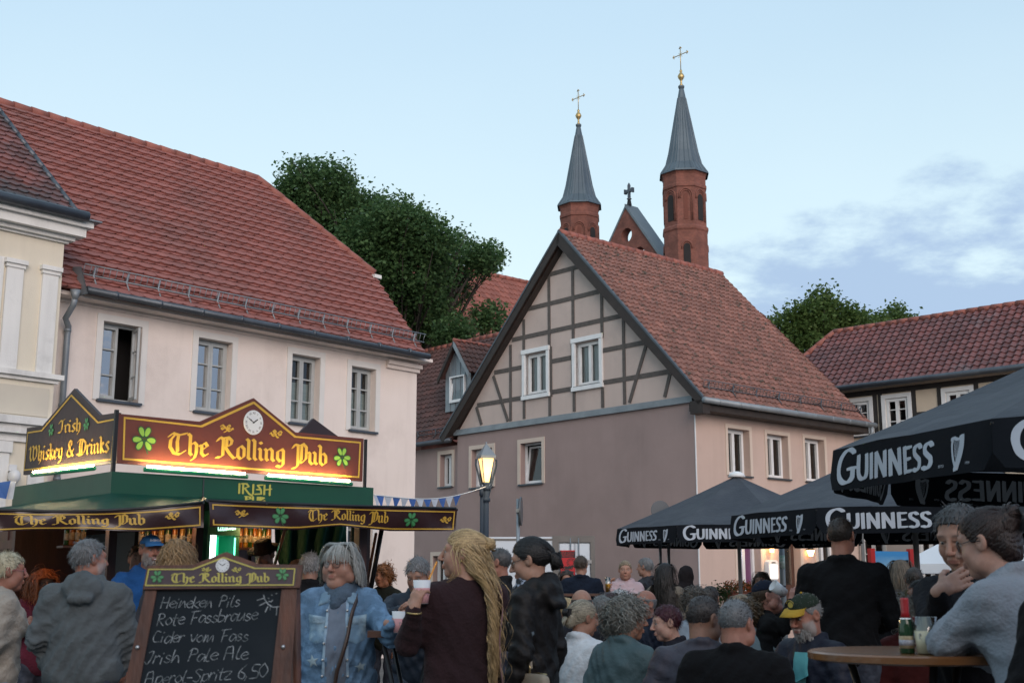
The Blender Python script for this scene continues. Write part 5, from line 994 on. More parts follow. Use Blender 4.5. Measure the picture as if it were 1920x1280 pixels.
for tx, a, b, h_ in (('Heineken Pils', (298, 1139), (450, 1136), 21), ('Rote Fassbrause', (291, 1172), (482, 1160), 23), ('Cider vom Fass', (283, 1204), (466, 1200), 22), ('Irish Pale Ale', (272, 1244), (464, 1233), 24), ('Aperol-Spritz', (270, 1283), (432, 1272), 24), ('6,50', (444, 1271), (500, 1268), 26)):
    pa, pb = st(*a), st(*b); text(tx, HAND, mCh, pa, pb, (st(a[0], a[1]-h_)[1]-pa[1]), mb=q, ang=45, wd=.055, th=.035, smooth=4, shear=.12, wob=wob)
sun_ = [[(482, 1124), (495, 1120)], [(486, 1134), (498, 1128)], [(497, 1146), (502, 1136)], [(506, 1142), (507, 1136)], [(518, 1152), (519, 1138)], [(494, 1114), (496, 1122), (502, 1131), (511, 1137), (523, 1136)], [(504, 1126), (508, 1127), (511, 1124)], [(503, 1120), (504, 1121)], [(509, 1114), (510, 1115)], [(517, 1112), (519, 1111)]]
nib([[st(*p) for p in pl] for pl in sun_], mCh, 0, .003, .003, mb=q)
q.build('chalk_writing', M_chalk, CB)
q = MB()
for u, v in ((258, 1213), (531, 1212)): p = cb(u, v, -.004); q.ball(p, .008, 8)
q.build('bolt', nmat('steel bolt', (.6, .6, .6), None, 3, .3, metal=.9), CB)
bkl = Vector((lt0.x+.01, lt0.y+.06, lt0.z)); q = MB(); q.tube([bkl, bkl+Vector((-.06, .55, -zt_))], .02, 4); q.tube([Vector((rt0.x-.01, rt0.y+.06, rt0.z)), Vector((rt0.x+.03, rt0.y+.6, 0))], .02, 4); q.build('rear_leg', M_oak, CB)
# =================================================================== STREET LAMP
lx = P(911, 1000, 17.5)
SL_ = thing('street_lamp', 'tall grey lantern-headed street lamp glowing warm white before the mauve house', 'street lamp', (lx.x, lx.y, 0), .35)
zl = lambda v: P(911, v, 17.5).z
q = MB(); q.tube([(0, 0, 0), (0, 0, .8)], .09, 12); q.tube([(0, 0, .75), (0, 0, zl(905))], .042, 12); q.tube([(-.06, 0, 1.3), (-.06, 0, zl(912))], .03, 8)
for z_ in (zl(918), zl(940)): q.tube([(0, 0, z_), (0, 0, z_+.05)], .06, 10)
q.tube([(-.08, -.03, zl(930)), (-.08, -.03, zl(914))], .03, 8); q.build('pole', nmat('blue grey painted steel', (.034, .05, .072), (.028, .04, .058), 4, .7, spec=.2), SL_)
q = MB(); zb_, zm_, zt2 = zl(905), zl(858), zl(832)
def frus(mb_, r0, z0, r1, z1):
    mb_.add([(sx_*r0, sy_*r0, z0) for sx_, sy_ in ((-1, -1), (1, -1), (1, 1), (-1, 1))]+[(sx_*r1, sy_*r1, z1) for sx_, sy_ in ((-1, -1), (1, -1), (1, 1), (-1, 1))], [(0, 1, 5, 4), (1, 2, 6, 5), (2, 3, 7, 6), (3, 0, 4, 7)])
frus(q, .108, zm_-.01, .112, zm_+.025); frus(q, .112, zm_+.025, .008, zt2); q.tube([(0, 0, zt2-.02), (0, 0, zt2+.03)], .012, 6); q.build('lantern_roof', M_zinc, SL_)
q = MB()
for sx_, sy_ in ((-1, -1), (1, -1), (1, 1), (-1, 1)): q.tube([(sx_*.038, sy_*.038, zb_), (sx_*.092, sy_*.092, zm_)], .007, 5)
for s_ in (-1, 1): q.tube([(0, 0, zb_-.32), (s_*.04, 0, zb_-.18), (s_*.09, 0, zb_+.02), (s_*.155, 0, zm_-.10), (s_*.15, 0, zm_-.02)], .014, 6)
frus(q, .048, zb_-.02, .044, zb_+.01); q.build('lantern_frame', nmat('blue grey painted steel', (.1, .12, .15)), SL_)
q = MB(); frus(q, .036, zb_+.01, .088, zm_-.012); q.build('lantern_glass', emat('glowing frosted lantern glass', (1.0, .66, .28), .55), SL_)
q = MB(); q.ball((0, 0, zm_-.10), .04, 10, (1, 1, 1.6)); q.build('bulb', emat('lamp bulb', (1, .8, .5), 14), SL_)
ld = bpy.data.lights.new('street_lamp_light', 'POINT'); ld.energy = 3; ld.color = (1, .75, .45); ld.shadow_soft_size = .12; lo = link(bpy.data.objects.new('street_lamp_light', ld)); lo.location = (0, -.3, zm_-.25); lo.parent = SL_
# =================================================================== BUNTING
M_blue = nmat('blue pennant cloth', (.05, .14, .42), (.045, .12, .36), 8, .8); M_wc = nmat('white pennant cloth', (.62, .65, .70), (.55, .58, .62), 8, .8)
a0, a1 = P(700, 927, 12.6), P(911, 912, 17.4)
BU = thing('bunting', 'string of blue and white pennants hanging from the stall to the street lamp', 'bunting', a0)
cp = lambda f: (a1-a0)*f-Vector((0, 0, .10*math.sin(math.pi*f)))
q = MB(); q.tube([cp(i/20) for i in range(21)], .006, 4); q.build('cord', M_wht, BU)
us = [703]+[400+x/3.764 for x in (1165, 1222, 1282, 1340, 1395, 1450, 1503, 1555, 1608, 1660, 1715)]
def fu(u):
    lo_, hi_ = 0, 1
    for _ in range(30):
        m = (lo_+hi_)/2; p = a0+cp(m)
        if 960+p.x/p.y*2345 < u: lo_ = m
        else: hi_ = m
    return lo_
for i, u in enumerate(us):
    f0, f1 = fu(u-7.4), fu(u+7.4); A_, B_ = cp(f0), cp(f1); m = (A_+B_)/2-Vector((0, 0, .140))+Vector((rng.uniform(-.02, .02), rng.uniform(-.03, .03), 0)); q = MB()
    q.add([A_, B_, m, (A_+m)/2+Vector((0, .012, 0)), (B_+m)/2-Vector((0, .012, 0))], [(0, 3, 4, 1), (3, 2, 4)]); q.build('pennant', M_blue if i % 2 else M_wc, BU)
# small flag scrap at far left
f0 = P(-8, 905, 11.5); LF = thing('bunting', 'blue and white flag scrap at the left edge beside the stall roof', 'bunting', f0)
q = MB(); k = 11.5/2345; q.add([(0, 0, 0), (28*k, 0, .02), (20*k, .03, -30*k), (0, 0, -26*k)], [(0, 1, 2, 3)]); q.build('pennant', M_blue, LF); q = MB(); q.add([(22*k, .05, .02), (34*k, .05, .02), (31*k, .05, -30*k), (20*k, .05, -30*k)], [(0, 1, 2, 3)]); q.build('pennant', M_wc, LF)
# =================================================================== PARASOLS
M_canv = nmat('charcoal parasol canvas', (.026, .033, .045), (.036, .044, .058), 2.5, .8, .3, 18, dirt=((.055, .064, .076), 1.4, .45, .85), streak=((.06, .07, .08), .6)); M_val = nmat('black parasol valance', (.005, .007, .010), (.008, .010, .014), 3, .85, .15, 20, spec=.12); M_lit = nmat('white print', (.42, .46, .52), (.36, .40, .46), 6, .7); M_ghost = nmat('print showing through', (.36, .39, .42), (.28, .31, .34), 6, .8)
HARP = [([(-.42, .42), (-.30, .50), (-.05, .42), (.18, .40), (.42, .55)], .16, .10), ([(-.38, .38), (-.42, .1), (-.30, -.45), (-.04, -1.0)], .13, .10), ([(.40, .52), (.40, .1), (.28, -.35), (-.04, -1.02)], .34, .14), ([(-.44, .5), (-.50, .42), (-.42, .36)], .08, .06)]
def guinness(mapf, W, H, mb):
    text('GUINNESS', SERIF, mapf, (W*.06, H*.19), (W*.70, H*.19), H*.57, mb=mb, ang=12, wd=.20, th=.095, smooth=4, capscale=1.16, sp=.03)
    cx, cy, r = W*.825, H*.54, H*.43
    for pl, wd_, th_ in HARP: nib([[(cx+x*r*.90, cy+y*r) for x, y in pl]], mapf, 10, wd_*r, th_*r, smooth=5, mb=mb, lay0=.0003)
    for k in range(7): x = -.26+k*.085; nib([[(cx+x*r*.90, cy+r*(.38)), (cx+(x*.55-.0)*r*.90, cy-r*(.62-.10*abs(k-2)))]], mapf, 0, r*.022, r*.022, mb=mb)
    bfont('ESTD', H*.075, mapf, (W*.745, H*.20), mb); bfont('1759', H*.075, mapf, (W*.885, H*.20), mb)
    return mb
def make_parasol(R, zt_, za, vh, label):
    t = thing('parasol', label, 'parasol', (0, 0, 0), 0, 'black printed parasols over the beer tables')
    n = 8; crn = [Vector((-R*math.cos(2*math.pi*k/n), -R*math.sin(2*math.pi*k/n), zt_)) for k in range(n)]; ap = Vector((0, 0, za))
    q = MB()
    for k in range(n):
        a, b = crn[k], crn[(k+1) % n]; m = 10
        for i in range(m):
            for j in range(6):
                def pt(i_, j_):
                    f = j_/m; e = a.lerp(b, i_/6); p = ap.lerp(e, f); p.z -= .06*math.sin(math.pi*f)*(.35+.65*math.sin(math.pi*i_/6))+.012*math.sin(f*21+i_*1.3+k)*math.sin(math.pi*i_/6)*f ; return p
                q.add([pt(j, i), pt(j, i+1), pt(j+1, i+1), pt(j+1, i)], [(0, 1, 2, 3)], True)
    cn = q.build('canopy', M_canv, t)
    q = MB(); q.lathe([(.16, -.03), (.13, .03), (.05, .07), (0, .075)], (0, 0, za), 14); q.build('finial', M_wht, t)
    q = MB()
    for c in crn: q.tube([ap-Vector((0, 0, .06)), c-Vector((0, 0, .03))], .014, 5); q.tube([Vector((0, 0, za-.62)), ap.lerp(c, .55)-Vector((0, 0, .07))], .011, 5)
    q.build('rib', M_blackm, t)
    q = MB(); q.tube([(0, 0, .1), (0, 0, za-.02)], .034, 12); q.build('pole', nmat('grey pole', (.20, .20, .20), None, 3, .4), t)
    q = MB(); q.box(-.4, .4, -.4, .4, 0, .1); q.build('base', nmat('concrete slab', (.3, .3, .29), None, 4, .9), t)
    a, b = crn[0], crn[1]; W = (b-a).length; d = (b-a)/W; nr = Vector((d.y, -d.x, 0)); mid = (a+b)/2
    if nr.dot(mid) < 0: nr = -nr
    def mp(s, tt, l):       # tt measured up from the lower edge
        f = 1-tt/vh; return a+d*s-Vector((0, 0, vh*f))+nr*(.03*f+.022*math.sin(s*5.5+1)*f+.010*math.sin(s*13)*f+l+.003)
    q = MB(); ns, nt = 28, 6
    def bot(s): e = min(s, W-s); r_ = .09; return 0 if e > r_ else r_-math.sqrt(max(0, r_*r_-(r_-e)**2))
    q.add([mp(W*i/ns, bot(W*i/ns)+(vh-bot(W*i/ns))*j/nt, -.003) for i in range(ns+1) for j in range(nt+1)], [(i*(nt+1)+j, (i+1)*(nt+1)+j, (i+1)*(nt+1)+j+1, i*(nt+1)+j+1) for i in range(ns) for j in range(nt)], True)
    v0 = q.build('valance_panel', M_val, t)
    l0 = guinness(mp, W, vh, MB()).build('lettering', M_lit, v0)
    g0 = guinness(lambda s, tt, l: mp(s, tt, -l-.006), W, vh, MB()).build('show_through_print', M_ghost, v0)
    for k in range(1, n):
        c = v0.copy(); link(c); c.parent = t; c.rotation_euler = (0, 0, 2*math.pi*k/n)
        for ch in (l0, g0): e = ch.copy(); link(e); e.parent = c
    return t
def dup(root, loc, rz, label):
    r = link(root.copy()); r.location = loc; r.rotation_euler = (0, 0, rz); r['label'] = label
    for ch in list(root.children):
        c = link(ch.copy()); c.parent = r
        for g_ in list(ch.children): e = link(g_.copy()); e.parent = c
    return r
U0 = make_parasol(2.2, 2.40, 3.36, .28, 'charcoal parasol with white stout lettering nearest the mauve house corner')
c_ = P(1385, 1000, 22); U0.location = (c_.x, c_.y, 0); U0.rotation_euler = (0, 0, rad(8))
c_ = P(1716, 1000, 14.9); dup(U0, (c_.x, c_.y, -.14), rad(0), 'charcoal lettered parasol in the middle, behind the tall man in black')
dup(U0, (4.36, 8.03, -.06), rad(-7), 'nearest large charcoal lettered parasol overhanging the top right tables')
c_ = P(2060, 1000, 16.2); dup(U0, (c_.x, c_.y, -.10), rad(5), 'charcoal lettered parasol half hidden behind the nearest one at the right edge')
M_wcan = nmat('white parasol cloth', (.62, .66, .70), (.56, .60, .64), 2, .8)
def white_parasol(u, v, d, r, label):
    c = P(u, 1000, d); za = P(u, v, d).z; t = thing('parasol', label, 'parasol', (c.x, c.y, 0), .3, 'white parasols before the timbered house')
    q = MB(); n = 4; cr = [Vector((r*math.cos(math.pi/2*k), r*math.sin(math.pi/2*k), za-.62)) for k in range(n)]
    for k in range(n): a, b = cr[k], cr[(k+1) % n]; q.add([Vector((0, 0, za)), a, b], [(0, 1, 2)]); q.add([a, b, b-Vector((0, 0, .2)), a-Vector((0, 0, .2))], [(0, 1, 2, 3)])
    q.build('canopy', M_wcan, t); q = MB(); q.tube([(0, 0, 0), (0, 0, za-.02)], .035, 8); q.build('pole', M_wht, t)
    q = MB()
    for c2 in cr: q.tube([(0, 0, za-.8), c2*.6+Vector((0, 0, (za-.4)*.4+.03))], .012, 4)
    q.build('rib', M_wht, t)
white_parasol(1790, 1003, 27, 1.45, 'white parasol left of the grey-haired man, before the timbered house'); white_parasol(1960, 1000, 25, 1.4, 'white parasol corner showing at the right edge behind the woman in grey')
# =================================================================== TRAILER, ROAD SIGNS, BILLBOARD, PLANTERS, WALL FITTINGS
Ft = Fr(P(1116, 1060, 27.5), (.999, -.03))
TRL = thing('box_trailer', 'white box trailer with grey framed doors parked against the mauve wall', 'trailer', Ft.o, Ft.ang)
tl, tm = Ft.on(905, 1060).x, Ft.on(1041, 1060).x; th_ = Ft.on(1080, 1004).z
M_tw = nmat('white trailer panel', (.60, .66, .72), (.54, .60, .66), 1.2, .4, dirt=((.45, .48, .5), .8, .55, .9)); M_tg = nmat('grey aluminium frame', (.16, .15, .14), (.12, .115, .11), 3, .5, metal=.3)
q = MB(); q.box(tl, tm-.02, .0, 2.2, .45, th_-.02); q.box(tm-.02, -.01, .05, 2.2, .45, th_-.02); q.build('body', M_tw, TRL)
q = MB(); q.box(tm-.06, tm+.08, -.03, .05, .4, th_); q.box(-.10, 0, -.03, .05, .4, th_); q.box(tm+.08, -.10, -.03, .05, th_-.14, th_); q.box(tm+.08, -.1, -.03, .05, .4, .5); q.box(tl, tm-.06, -.02, .0, th_-.1, th_-.06); q.build('door_frame', M_tg, TRL)
mdx = (tm+.08-.10)/2
q = MB(); q.box(tm+.1, mdx-.02, .0, .045, .52, th_-.17); q.build('door', M_tw, TRL); q = MB(); q.box(mdx+.02, -.12, .0, .045, .52, th_-.17); q.build('door', M_tw, TRL)
q = MB()
for x in (mdx-.09, mdx+.09): q.tube([(x, -.02, .5), (x, -.02, th_-.05)], .018, 6)
for z_ in (.9, 1.9): q.box(-.2, -.08, -.05, -.03, z_, z_+.08)
q.build('locking_bar', nmat('galvanised bar', (.35, .36, .37), None, 3, .35, metal=.8), TRL)
q = MB()
for x in (tl+.8, tl+1.6): q.M = Matrix.Translation((x, .1, .33)) @ Matrix.Rotation(rad(90), 4, 'X'); q.lathe([(.05, -.1), (.33, -.1), (.33, .1), (.05, .1)], n=18)
q.build('wheel', M_blackm, TRL)
pa, pb = Ft.on(1051, 1031, -.04), Ft.on(1079, 1118, -.04)
PO = thing('poster', 'red and black event poster taped to the white trailer door', 'poster', Ft.o, Ft.ang)
q = MB(); q.box(pa.x, pb.x, -.045, -.040, pb.z, pa.z); sheet = q.build('sheet', nmat('red paper', (.50, .012, .018), (.44, .012, .016), 4, .6), PO)
hP = pa.z-pb.z; q = MB(); q.box(pa.x, pb.x, -.048, -.0455, pa.z-hP*.02, pa.z-hP*.16); q.box(pa.x-.02, pa.x, -.05, -.04, pb.z, pa.z); q.build('black_band', M_ink, sheet)
mP = lambda s, t, l: Vector((s, -.0495-l, t)); cxp = (pa.x+pb.x)/2; wp_ = pb.x-pa.x
q = MB(); bfont('SPORTPLATZ', .09, mP, (cxp, pa.z-hP*.055), q, wp_*.9); bfont('REHFELD', .09, mP, (cxp, pa.z-hP*.12), q, wp_*.75); q.build('lettering', nmat('red ink', (.45, .02, .02), None, 3, .6), sheet)
q = MB()
for k in range(12): a = 2*math.pi*k/12; q.add([mP(cxp+wp_*.22+math.cos(a)*.03, pa.z-hP*.27+math.sin(a)*.03, -.003), mP(cxp+wp_*.22+math.cos(a+.15)*.1, pa.z-hP*.27+math.sin(a+.15)*.1, -.003), mP(cxp+wp_*.22+math.cos(a-.15)*.1, pa.z-hP*.27+math.sin(a-.15)*.1, -.003)], [(0, 1, 2)])
text('Sommer', {**HAND}, lambda s, t, l: mP(s, t, l-.003), (pa.x+wp_*.08, pa.z-hP*.42), (pb.x-wp_*.1, pa.z-hP*.40), .11, mb=q, ang=30, wd=.25, th=.1, smooth=3); q.add([mP(pa.x+wp_*.1, pa.z-hP*.47, -.003), mP(pb.x-wp_*.1, pa.z-hP*.455, -.003), mP(pb.x-wp_*.1, pa.z-hP*.49, -.003), mP(pa.x+wp_*.1, pa.z-hP*.51, -.003)], [(0, 1, 2, 3)]); q.build('print', M_ink, sheet)
M_post = nmat('galvanised post', (.30, .33, .35), (.24, .27, .29), 4, .4, metal=.6)
def road_sign(u, v0, v1, d, label, rz, disc=True):
    c = P(u, 1000, d); t = thing('road_sign', label, 'road sign', (c.x, c.y, 0), rz); z0, z1 = P(u, v0, d).z, P(u, v1, d).z
    q = MB(); q.tube([(0, .02, 0), (0, .02, z1-.03)], .03, 8); q.build('post', M_post, t)
    q = MB(Matrix.Translation((0, -.03, (z0+z1)/2)) @ Matrix.Rotation(rad(90), 4, 'X')); r = (z1-z0)/2
    q.lathe([(0, -.012), (r, -.012), (r, .012), (0, .012)], n=24, sm=False); q.build('sign_plate', nmat('grey back of sign', (.12, .13, .14), None, 3, .5, metal=.4), t)
    q = MB(); q.box(-.05, .05, -.02, .05, (z0+z1)/2-.02, (z0+z1)/2+.04); q.build('clamp', M_post, t)
road_sign(973.5, 985, 931, 20, 'round road sign seen edge-on above the white trailer', rad(84)); road_sign(1238, 975, 938, 23.5, 'round road sign seen from behind, left of the far parasol', rad(15))
c_ = P(1253, 1000, 23); PT = thing('steel_post', 'plain galvanised post beside the road sign under the far parasol', 'post', (c_.x, c_.y, 0)); q = MB(); q.tube([(0, 0, 0), (0, 0, 2.6)], .028, 8); q.build('tube', M_post, PT); q = MB(); q.lathe([(.04, 2.6), (.035, 2.63), (0, 2.64)], n=8); q.build('end_cap', M_blackm, PT)
c_ = P(1464, 1000, 24); PT = thing('steel_post', 'blue grey steel post standing before the pub door', 'post', (c_.x, c_.y, 0)); q = MB(); q.tube([(0, 0, 0), (0, 0, 2.7)], .055, 10); q.build('tube', nmat('blue grey post', (.20, .25, .28), None, 3, .45), PT); q = MB(); q.lathe([(.058, 1.75), (.058, 2.0)], n=12); q.build('sticker', nmat('sticker', (.6, .65, .68), (.1, .3, .2), 18, .5), PT)
b0, b1 = P(1634, 1030, 19), P(1707, 1027, 19.3); Fb = Fr(b0, (b1.x-b0.x, b1.y-b0.y)); wb = (b1-b0).length; hz_ = b0.z
BB = thing('billboard', 'lake landscape billboard between two bright red posts at right', 'billboard', Fb.o, Fb.ang)
M_redp = nmat('bright red paint', (.50, .02, .018), (.45, .018, .016), 3, .4)
for x in (0, wb): q = MB(); q.box(x-.04, x+.04, -.03, .05, 0, hz_+.02); q.build('post', M_redp, BB)
m_, t_, b_ = mk('lake picture'); n_ = t_.nodes; l_ = t_.links; pset(b_, roughness=.35)
tcn = n_.new('ShaderNodeTexCoord'); sx_ = n_.new('ShaderNodeSeparateXYZ'); l_.new(tcn.outputs['Generated'], sx_.inputs[0]); nz = n_.new('ShaderNodeTexNoise'); nz.inputs['Scale'].default_value = 3.5; nz.inputs['Detail'].default_value = 6; mp_ = n_.new('ShaderNodeMapping'); mp_.inputs['Scale'].default_value = (1, 1, 3); l_.new(tcn.outputs['Generated'], mp_.inputs[0]); l_.new(mp_.outputs[0], nz.inputs['Vector'])
ad = n_.new('ShaderNodeMath'); ad.operation = 'MULTIPLY_ADD'; ad.inputs[1].default_value = .10; l_.new(nz.outputs[0], ad.inputs[0]); l_.new(sx_.outputs[2], ad.inputs[2])
rp = n_.new('ShaderNodeValToRGB'); l_.new(ad.outputs[0], rp.inputs[0]); rp.color_ramp.interpolation = 'LINEAR'; el = rp.color_ramp.elements
for pos, col in ((.0, (.10, .09, .03)), (.22, (.13, .16, .05)), (.30, (.03, .09, .12)), (.55, (.07, .20, .30)), (.66, (.02, .07, .05)), (.70, (.10, .13, .04)), (.74, (.10, .22, .33)), (.80, (.30, .52, .66)), (1.0, (.05, .27, .58))):
    e = el.new(pos) if pos not in (0., 1.) else el[0 if pos == 0 else -1]; e.color = (*col, 1)
l_.new(rp.outputs[0], b_.inputs['Base Color'])
q = MB(); q.box(.05, wb-.05, 0, .03, hz_-1.15, hz_-.02); q.build('picture_panel', m_, BB)
# planter, shrub, menu box, wall lantern, neon at the pub door (on the peach wall)
def onS(u, v, off=0.): p = FB.onx(u, v, off); return p
def wB(p): return Vector((FB.o[0]+FB.x[0]*p.x+FB.y[0]*p.y, FB.o[1]+FB.x[1]*p.x+FB.y[1]*p.y, p.z))
AB = FB.ang+math.pi/2
p_ = onS(1446, 1068, .06); MBX = thing('menu_box', 'rounded white lit menu box on the peach wall by the door', 'menu box', wB(p_), AB)
def rrect(w_, h_, r, n=5): return [(sx_*(w_/2-r)+r*math.cos(a0+math.pi/2*i/n), sy_*(h_/2-r)+r*math.sin(a0+math.pi/2*i/n)) for sx_, sy_, a0 in ((1, 1, 0), (-1, 1, math.pi/2), (-1, -1, math.pi), (1, -1, 1.5*math.pi)) for i in range(n+1)]
q = MB(); q.prism(rrect(.42, .50, .1), -.08, .05); q.build('case', M_wht, MBX); q = MB(); q.box(-.15, .15, -.09, -.081, -.21, .13); q.build('lit_menu', emat('lit menu sheet', (1, .86, .66), .8), MBX)
q = MB(); bfont('Gasthof', .07, lambda s, t, l: Vector((s, -.085, t)), (0, .18), q, .2) if False else q.box(-.08, .08, -.083, -.0805, .17, .20); q.build('header_mark', M_ink, MBX)
p_ = onS(1447, 1026, .12); WL = thing('wall_lantern', 'small glowing wall lantern beside the brown pub door', 'wall lantern', wB(p_), AB)
q = MB(); q.lathe([(.05, -.12), (.075, .10)], n=8); q.build('glass', emat('lantern glow', (1, .55, .2), 3.5), WL); q = MB(); q.lathe([(.09, .10), (.02, .2), (0, .21)], n=8); q.box(-.02, .02, .0, .14, .1, .13); q.build('cap', M_blackm, WL)
ld = bpy.data.lights.new('wall_lantern_light', 'POINT'); ld.energy = 6; ld.color = (1, .6, .3); lo = link(bpy.data.objects.new('wall_lantern_light', ld)); lo.location = (0, -.15, 0); lo.parent = WL
p_ = onS(1520, 1035, .12); WL2 = thing('wall_lantern', 'second glowing wall lantern right of the pub door, beside the tall man', 'wall lantern', wB(p_), AB); q = MB(); q.lathe([(.05, -.10), (.11, .06)], n=8); q.build('glass', emat('lantern glow', (1, .55, .2), 3.5), WL2); q = MB(); q.lathe([(.12, .06), (.02, .16), (0, .17)], n=8); q.box(-.02, .02, 0, .14, .06, .09); q.build('cap', M_blackm, WL2)
p_ = onS(1376, 1040, -.18); NE = thing('neon_sign', 'small white and red neon sign glowing in the pub window', 'neon sign', wB(p_), AB)
q = MB(); q.tube([(.16*math.cos(a)*1.1, 0, .10*math.sin(a)) for a in np.linspace(0, 6.0, 24)], .016, 6); q.tube([(-.1, -.01, 0), (0, -.01, .04), (.12, -.01, -.02)], .014, 5); q.build('white_tube', emat('neon white', (.75, .8, 1), 5), NE); q = MB(); q.tube([(-.2, -.01, .06), (-.22, -.01, -.03), (-.15, -.01, -.1)], .014, 5); q.build('red_tube', emat('neon red', (1, .12, .08), 4), NE)
M_ter = nmat('terracotta', (.30, .10, .06), None, 4, .8); M_orf = nmat('orange petals', (.75, .20, .02), (.6, .1, .02), 30, .7, island=.3)
c_ = P(1388, 1115, 24); PL = thing('flower_box', 'terracotta box of orange flowers before the pub window', 'flower box', (c_.x, c_.y, c_.z-.12), .7); q = MB(); q.box(-.35, .35, -.1, .1, -.02, .18); q.build('box', M_ter, PL)
bl2 = [((-.25, 0, .24), (.13, .1, .08)), ((0, 0, .27), (.14, .1, .09)), ((.25, 0, .24), (.13, .1, .08))]; v_, n_ = leaves(31, bl2, 900, .03); quads_obj('leaves', v_, n_, M_leaf2, PL); v_, n_ = leaves(32, bl2, 260, .035); quads_obj('petals', v_, n_, M_orf, PL)
q = MB(); q.box(-.25, -.2, -.05, .05, -c_.z+.12, -.02); q.box(.2, .25, -.05, .05, -c_.z+.12, -.02); q.build('stand', M_blackm, PL)
c_ = P(1350, 1110, 23.5); SB = thing('conifer_shrub', 'small dark green pointed shrub left of the orange flowers', 'shrub', (c_.x, c_.y, 0)); v_, n_ = leaves(41, [((0, 0, c_.z-.15), (.16, .16, .28)), ((.1, 0, c_.z-.05), (.07, .07, .2)), ((-.1, 0, c_.z-.02), (.07, .07, .2)), ((0, 0, c_.z), (.06, .06, .24))], 1100, .035); quads_obj('foliage', v_, n_, M_leaf1, SB); q = MB(); q.lathe([(.14, 0), (.2, .5), (.2, .9)], n=12); q.build('pot', M_ter, SB)
# =================================================================== TABLES, CUPS, BOTTLE, GLASS
M_tabw = nmat('varnished table wood', (.20, .085, .030), (.13, .055, .022), 2.5, .22, .1, 10, stretch=(.5, 5, 5)); M_tabe = nmat('worn table wood', (.10, .04, .022), (.06, .026, .017), 5, .5, .2, 20)
c_ = P(1712, 1218, 4.9); zT = P(1668, 1222, 4.8).z; RT = .40
RTB = thing('round_table', 'round varnished wooden standing table at lower right', 'table', (c_.x, c_.y, 0))
q = MB(); q.lathe([(RT-.02, zT-.035), (RT, zT-.028), (RT, zT-.006), (RT-.01, zT), (0, zT)], n=64, sm=False); q.build('tabletop', M_tabw, RTB)
for k in range(3):
    a = 2*math.pi*k/3+.5; q = MB(); q.tube([(.25*math.cos(a), .25*math.sin(a), zT-.03), (.12*math.cos(a), .12*math.sin(a), .7), (.4*math.cos(a), .4*math.sin(a), 0)], .016, 8); q.build('leg', M_blackm, RTB)
c2 = P(722, 1186, 7.2); zT2 = P(722, 1182, 7.0).z
HT = thing('high_table', 'narrow wooden standing table between the denim woman and the long-haired woman', 'table', (c2.x, c2.y, 0))
q = MB(); q.box(-.076, .46, -.22, .40, zT2-.035, zT2); q.build('tabletop', M_tabe, HT)
for x, y in ((0, -.15), (.28, -.15), (0, .33), (.28, .33)): q = MB(); q.tube([(x, y, zT2-.03), (.28-x, y+.02*(1 if x > .2 else -1), 0)], .014, 6); q.build('leg', M_blackm, HT)
M_cup = nmat('frosted plastic cup', (.72, .74, .76), (.64, .66, .69), 4, .5); M_pinkd = nmat('pink drink', (.55, .22, .24), (.62, .36, .36), 6, .4); M_print = nmat('faint cup print', (.30, .33, .36), None, 3, .6)
def cup(label, loc, h=.125, r=.042, drink=True, tilt=(0, 0), prnt=None, straw=False, group=None):
    t = thing('plastic_cup', label, 'cup', loc, 0, group); t.rotation_euler = (tilt[0], tilt[1], .3)
    q = MB(); q.lathe([(r*.74, 0), (r, h), (r*.95, h), (r*.70, .006), (0, .006)], n=22); q.build('cup_wall', M_cup, t)
    if drink: q = MB(); q.lathe([(r*.755, .002), (r*.93, h*.66)], n=22); q.build('drink', M_pinkd, t)
    q = MB(); R_ = random.Random(3)
    for k in range(7):
        a = 2*math.pi*k/7; z_ = h*(.42+.12*R_.random()); rr = r*(.78+.24*z_/h)+.001
        q.tube([((rr)*math.cos(a+.09*math.cos(b)), rr*math.sin(a+.09*math.cos(b)), z_+.010*math.sin(b)) for b in np.linspace(0, 5.2, 9)], .0012, 4)
    q.build('printed_motif', M_print if not prnt else prnt, t)
    if straw: q = MB(); q.tube([(0, 0, .02), (.035, 0, h), (.075, 0, h+.09)], .0045, 6); q.build('straw', nmat('orange straw', (.75, .30, .03), None, 3, .4), t)
    return t
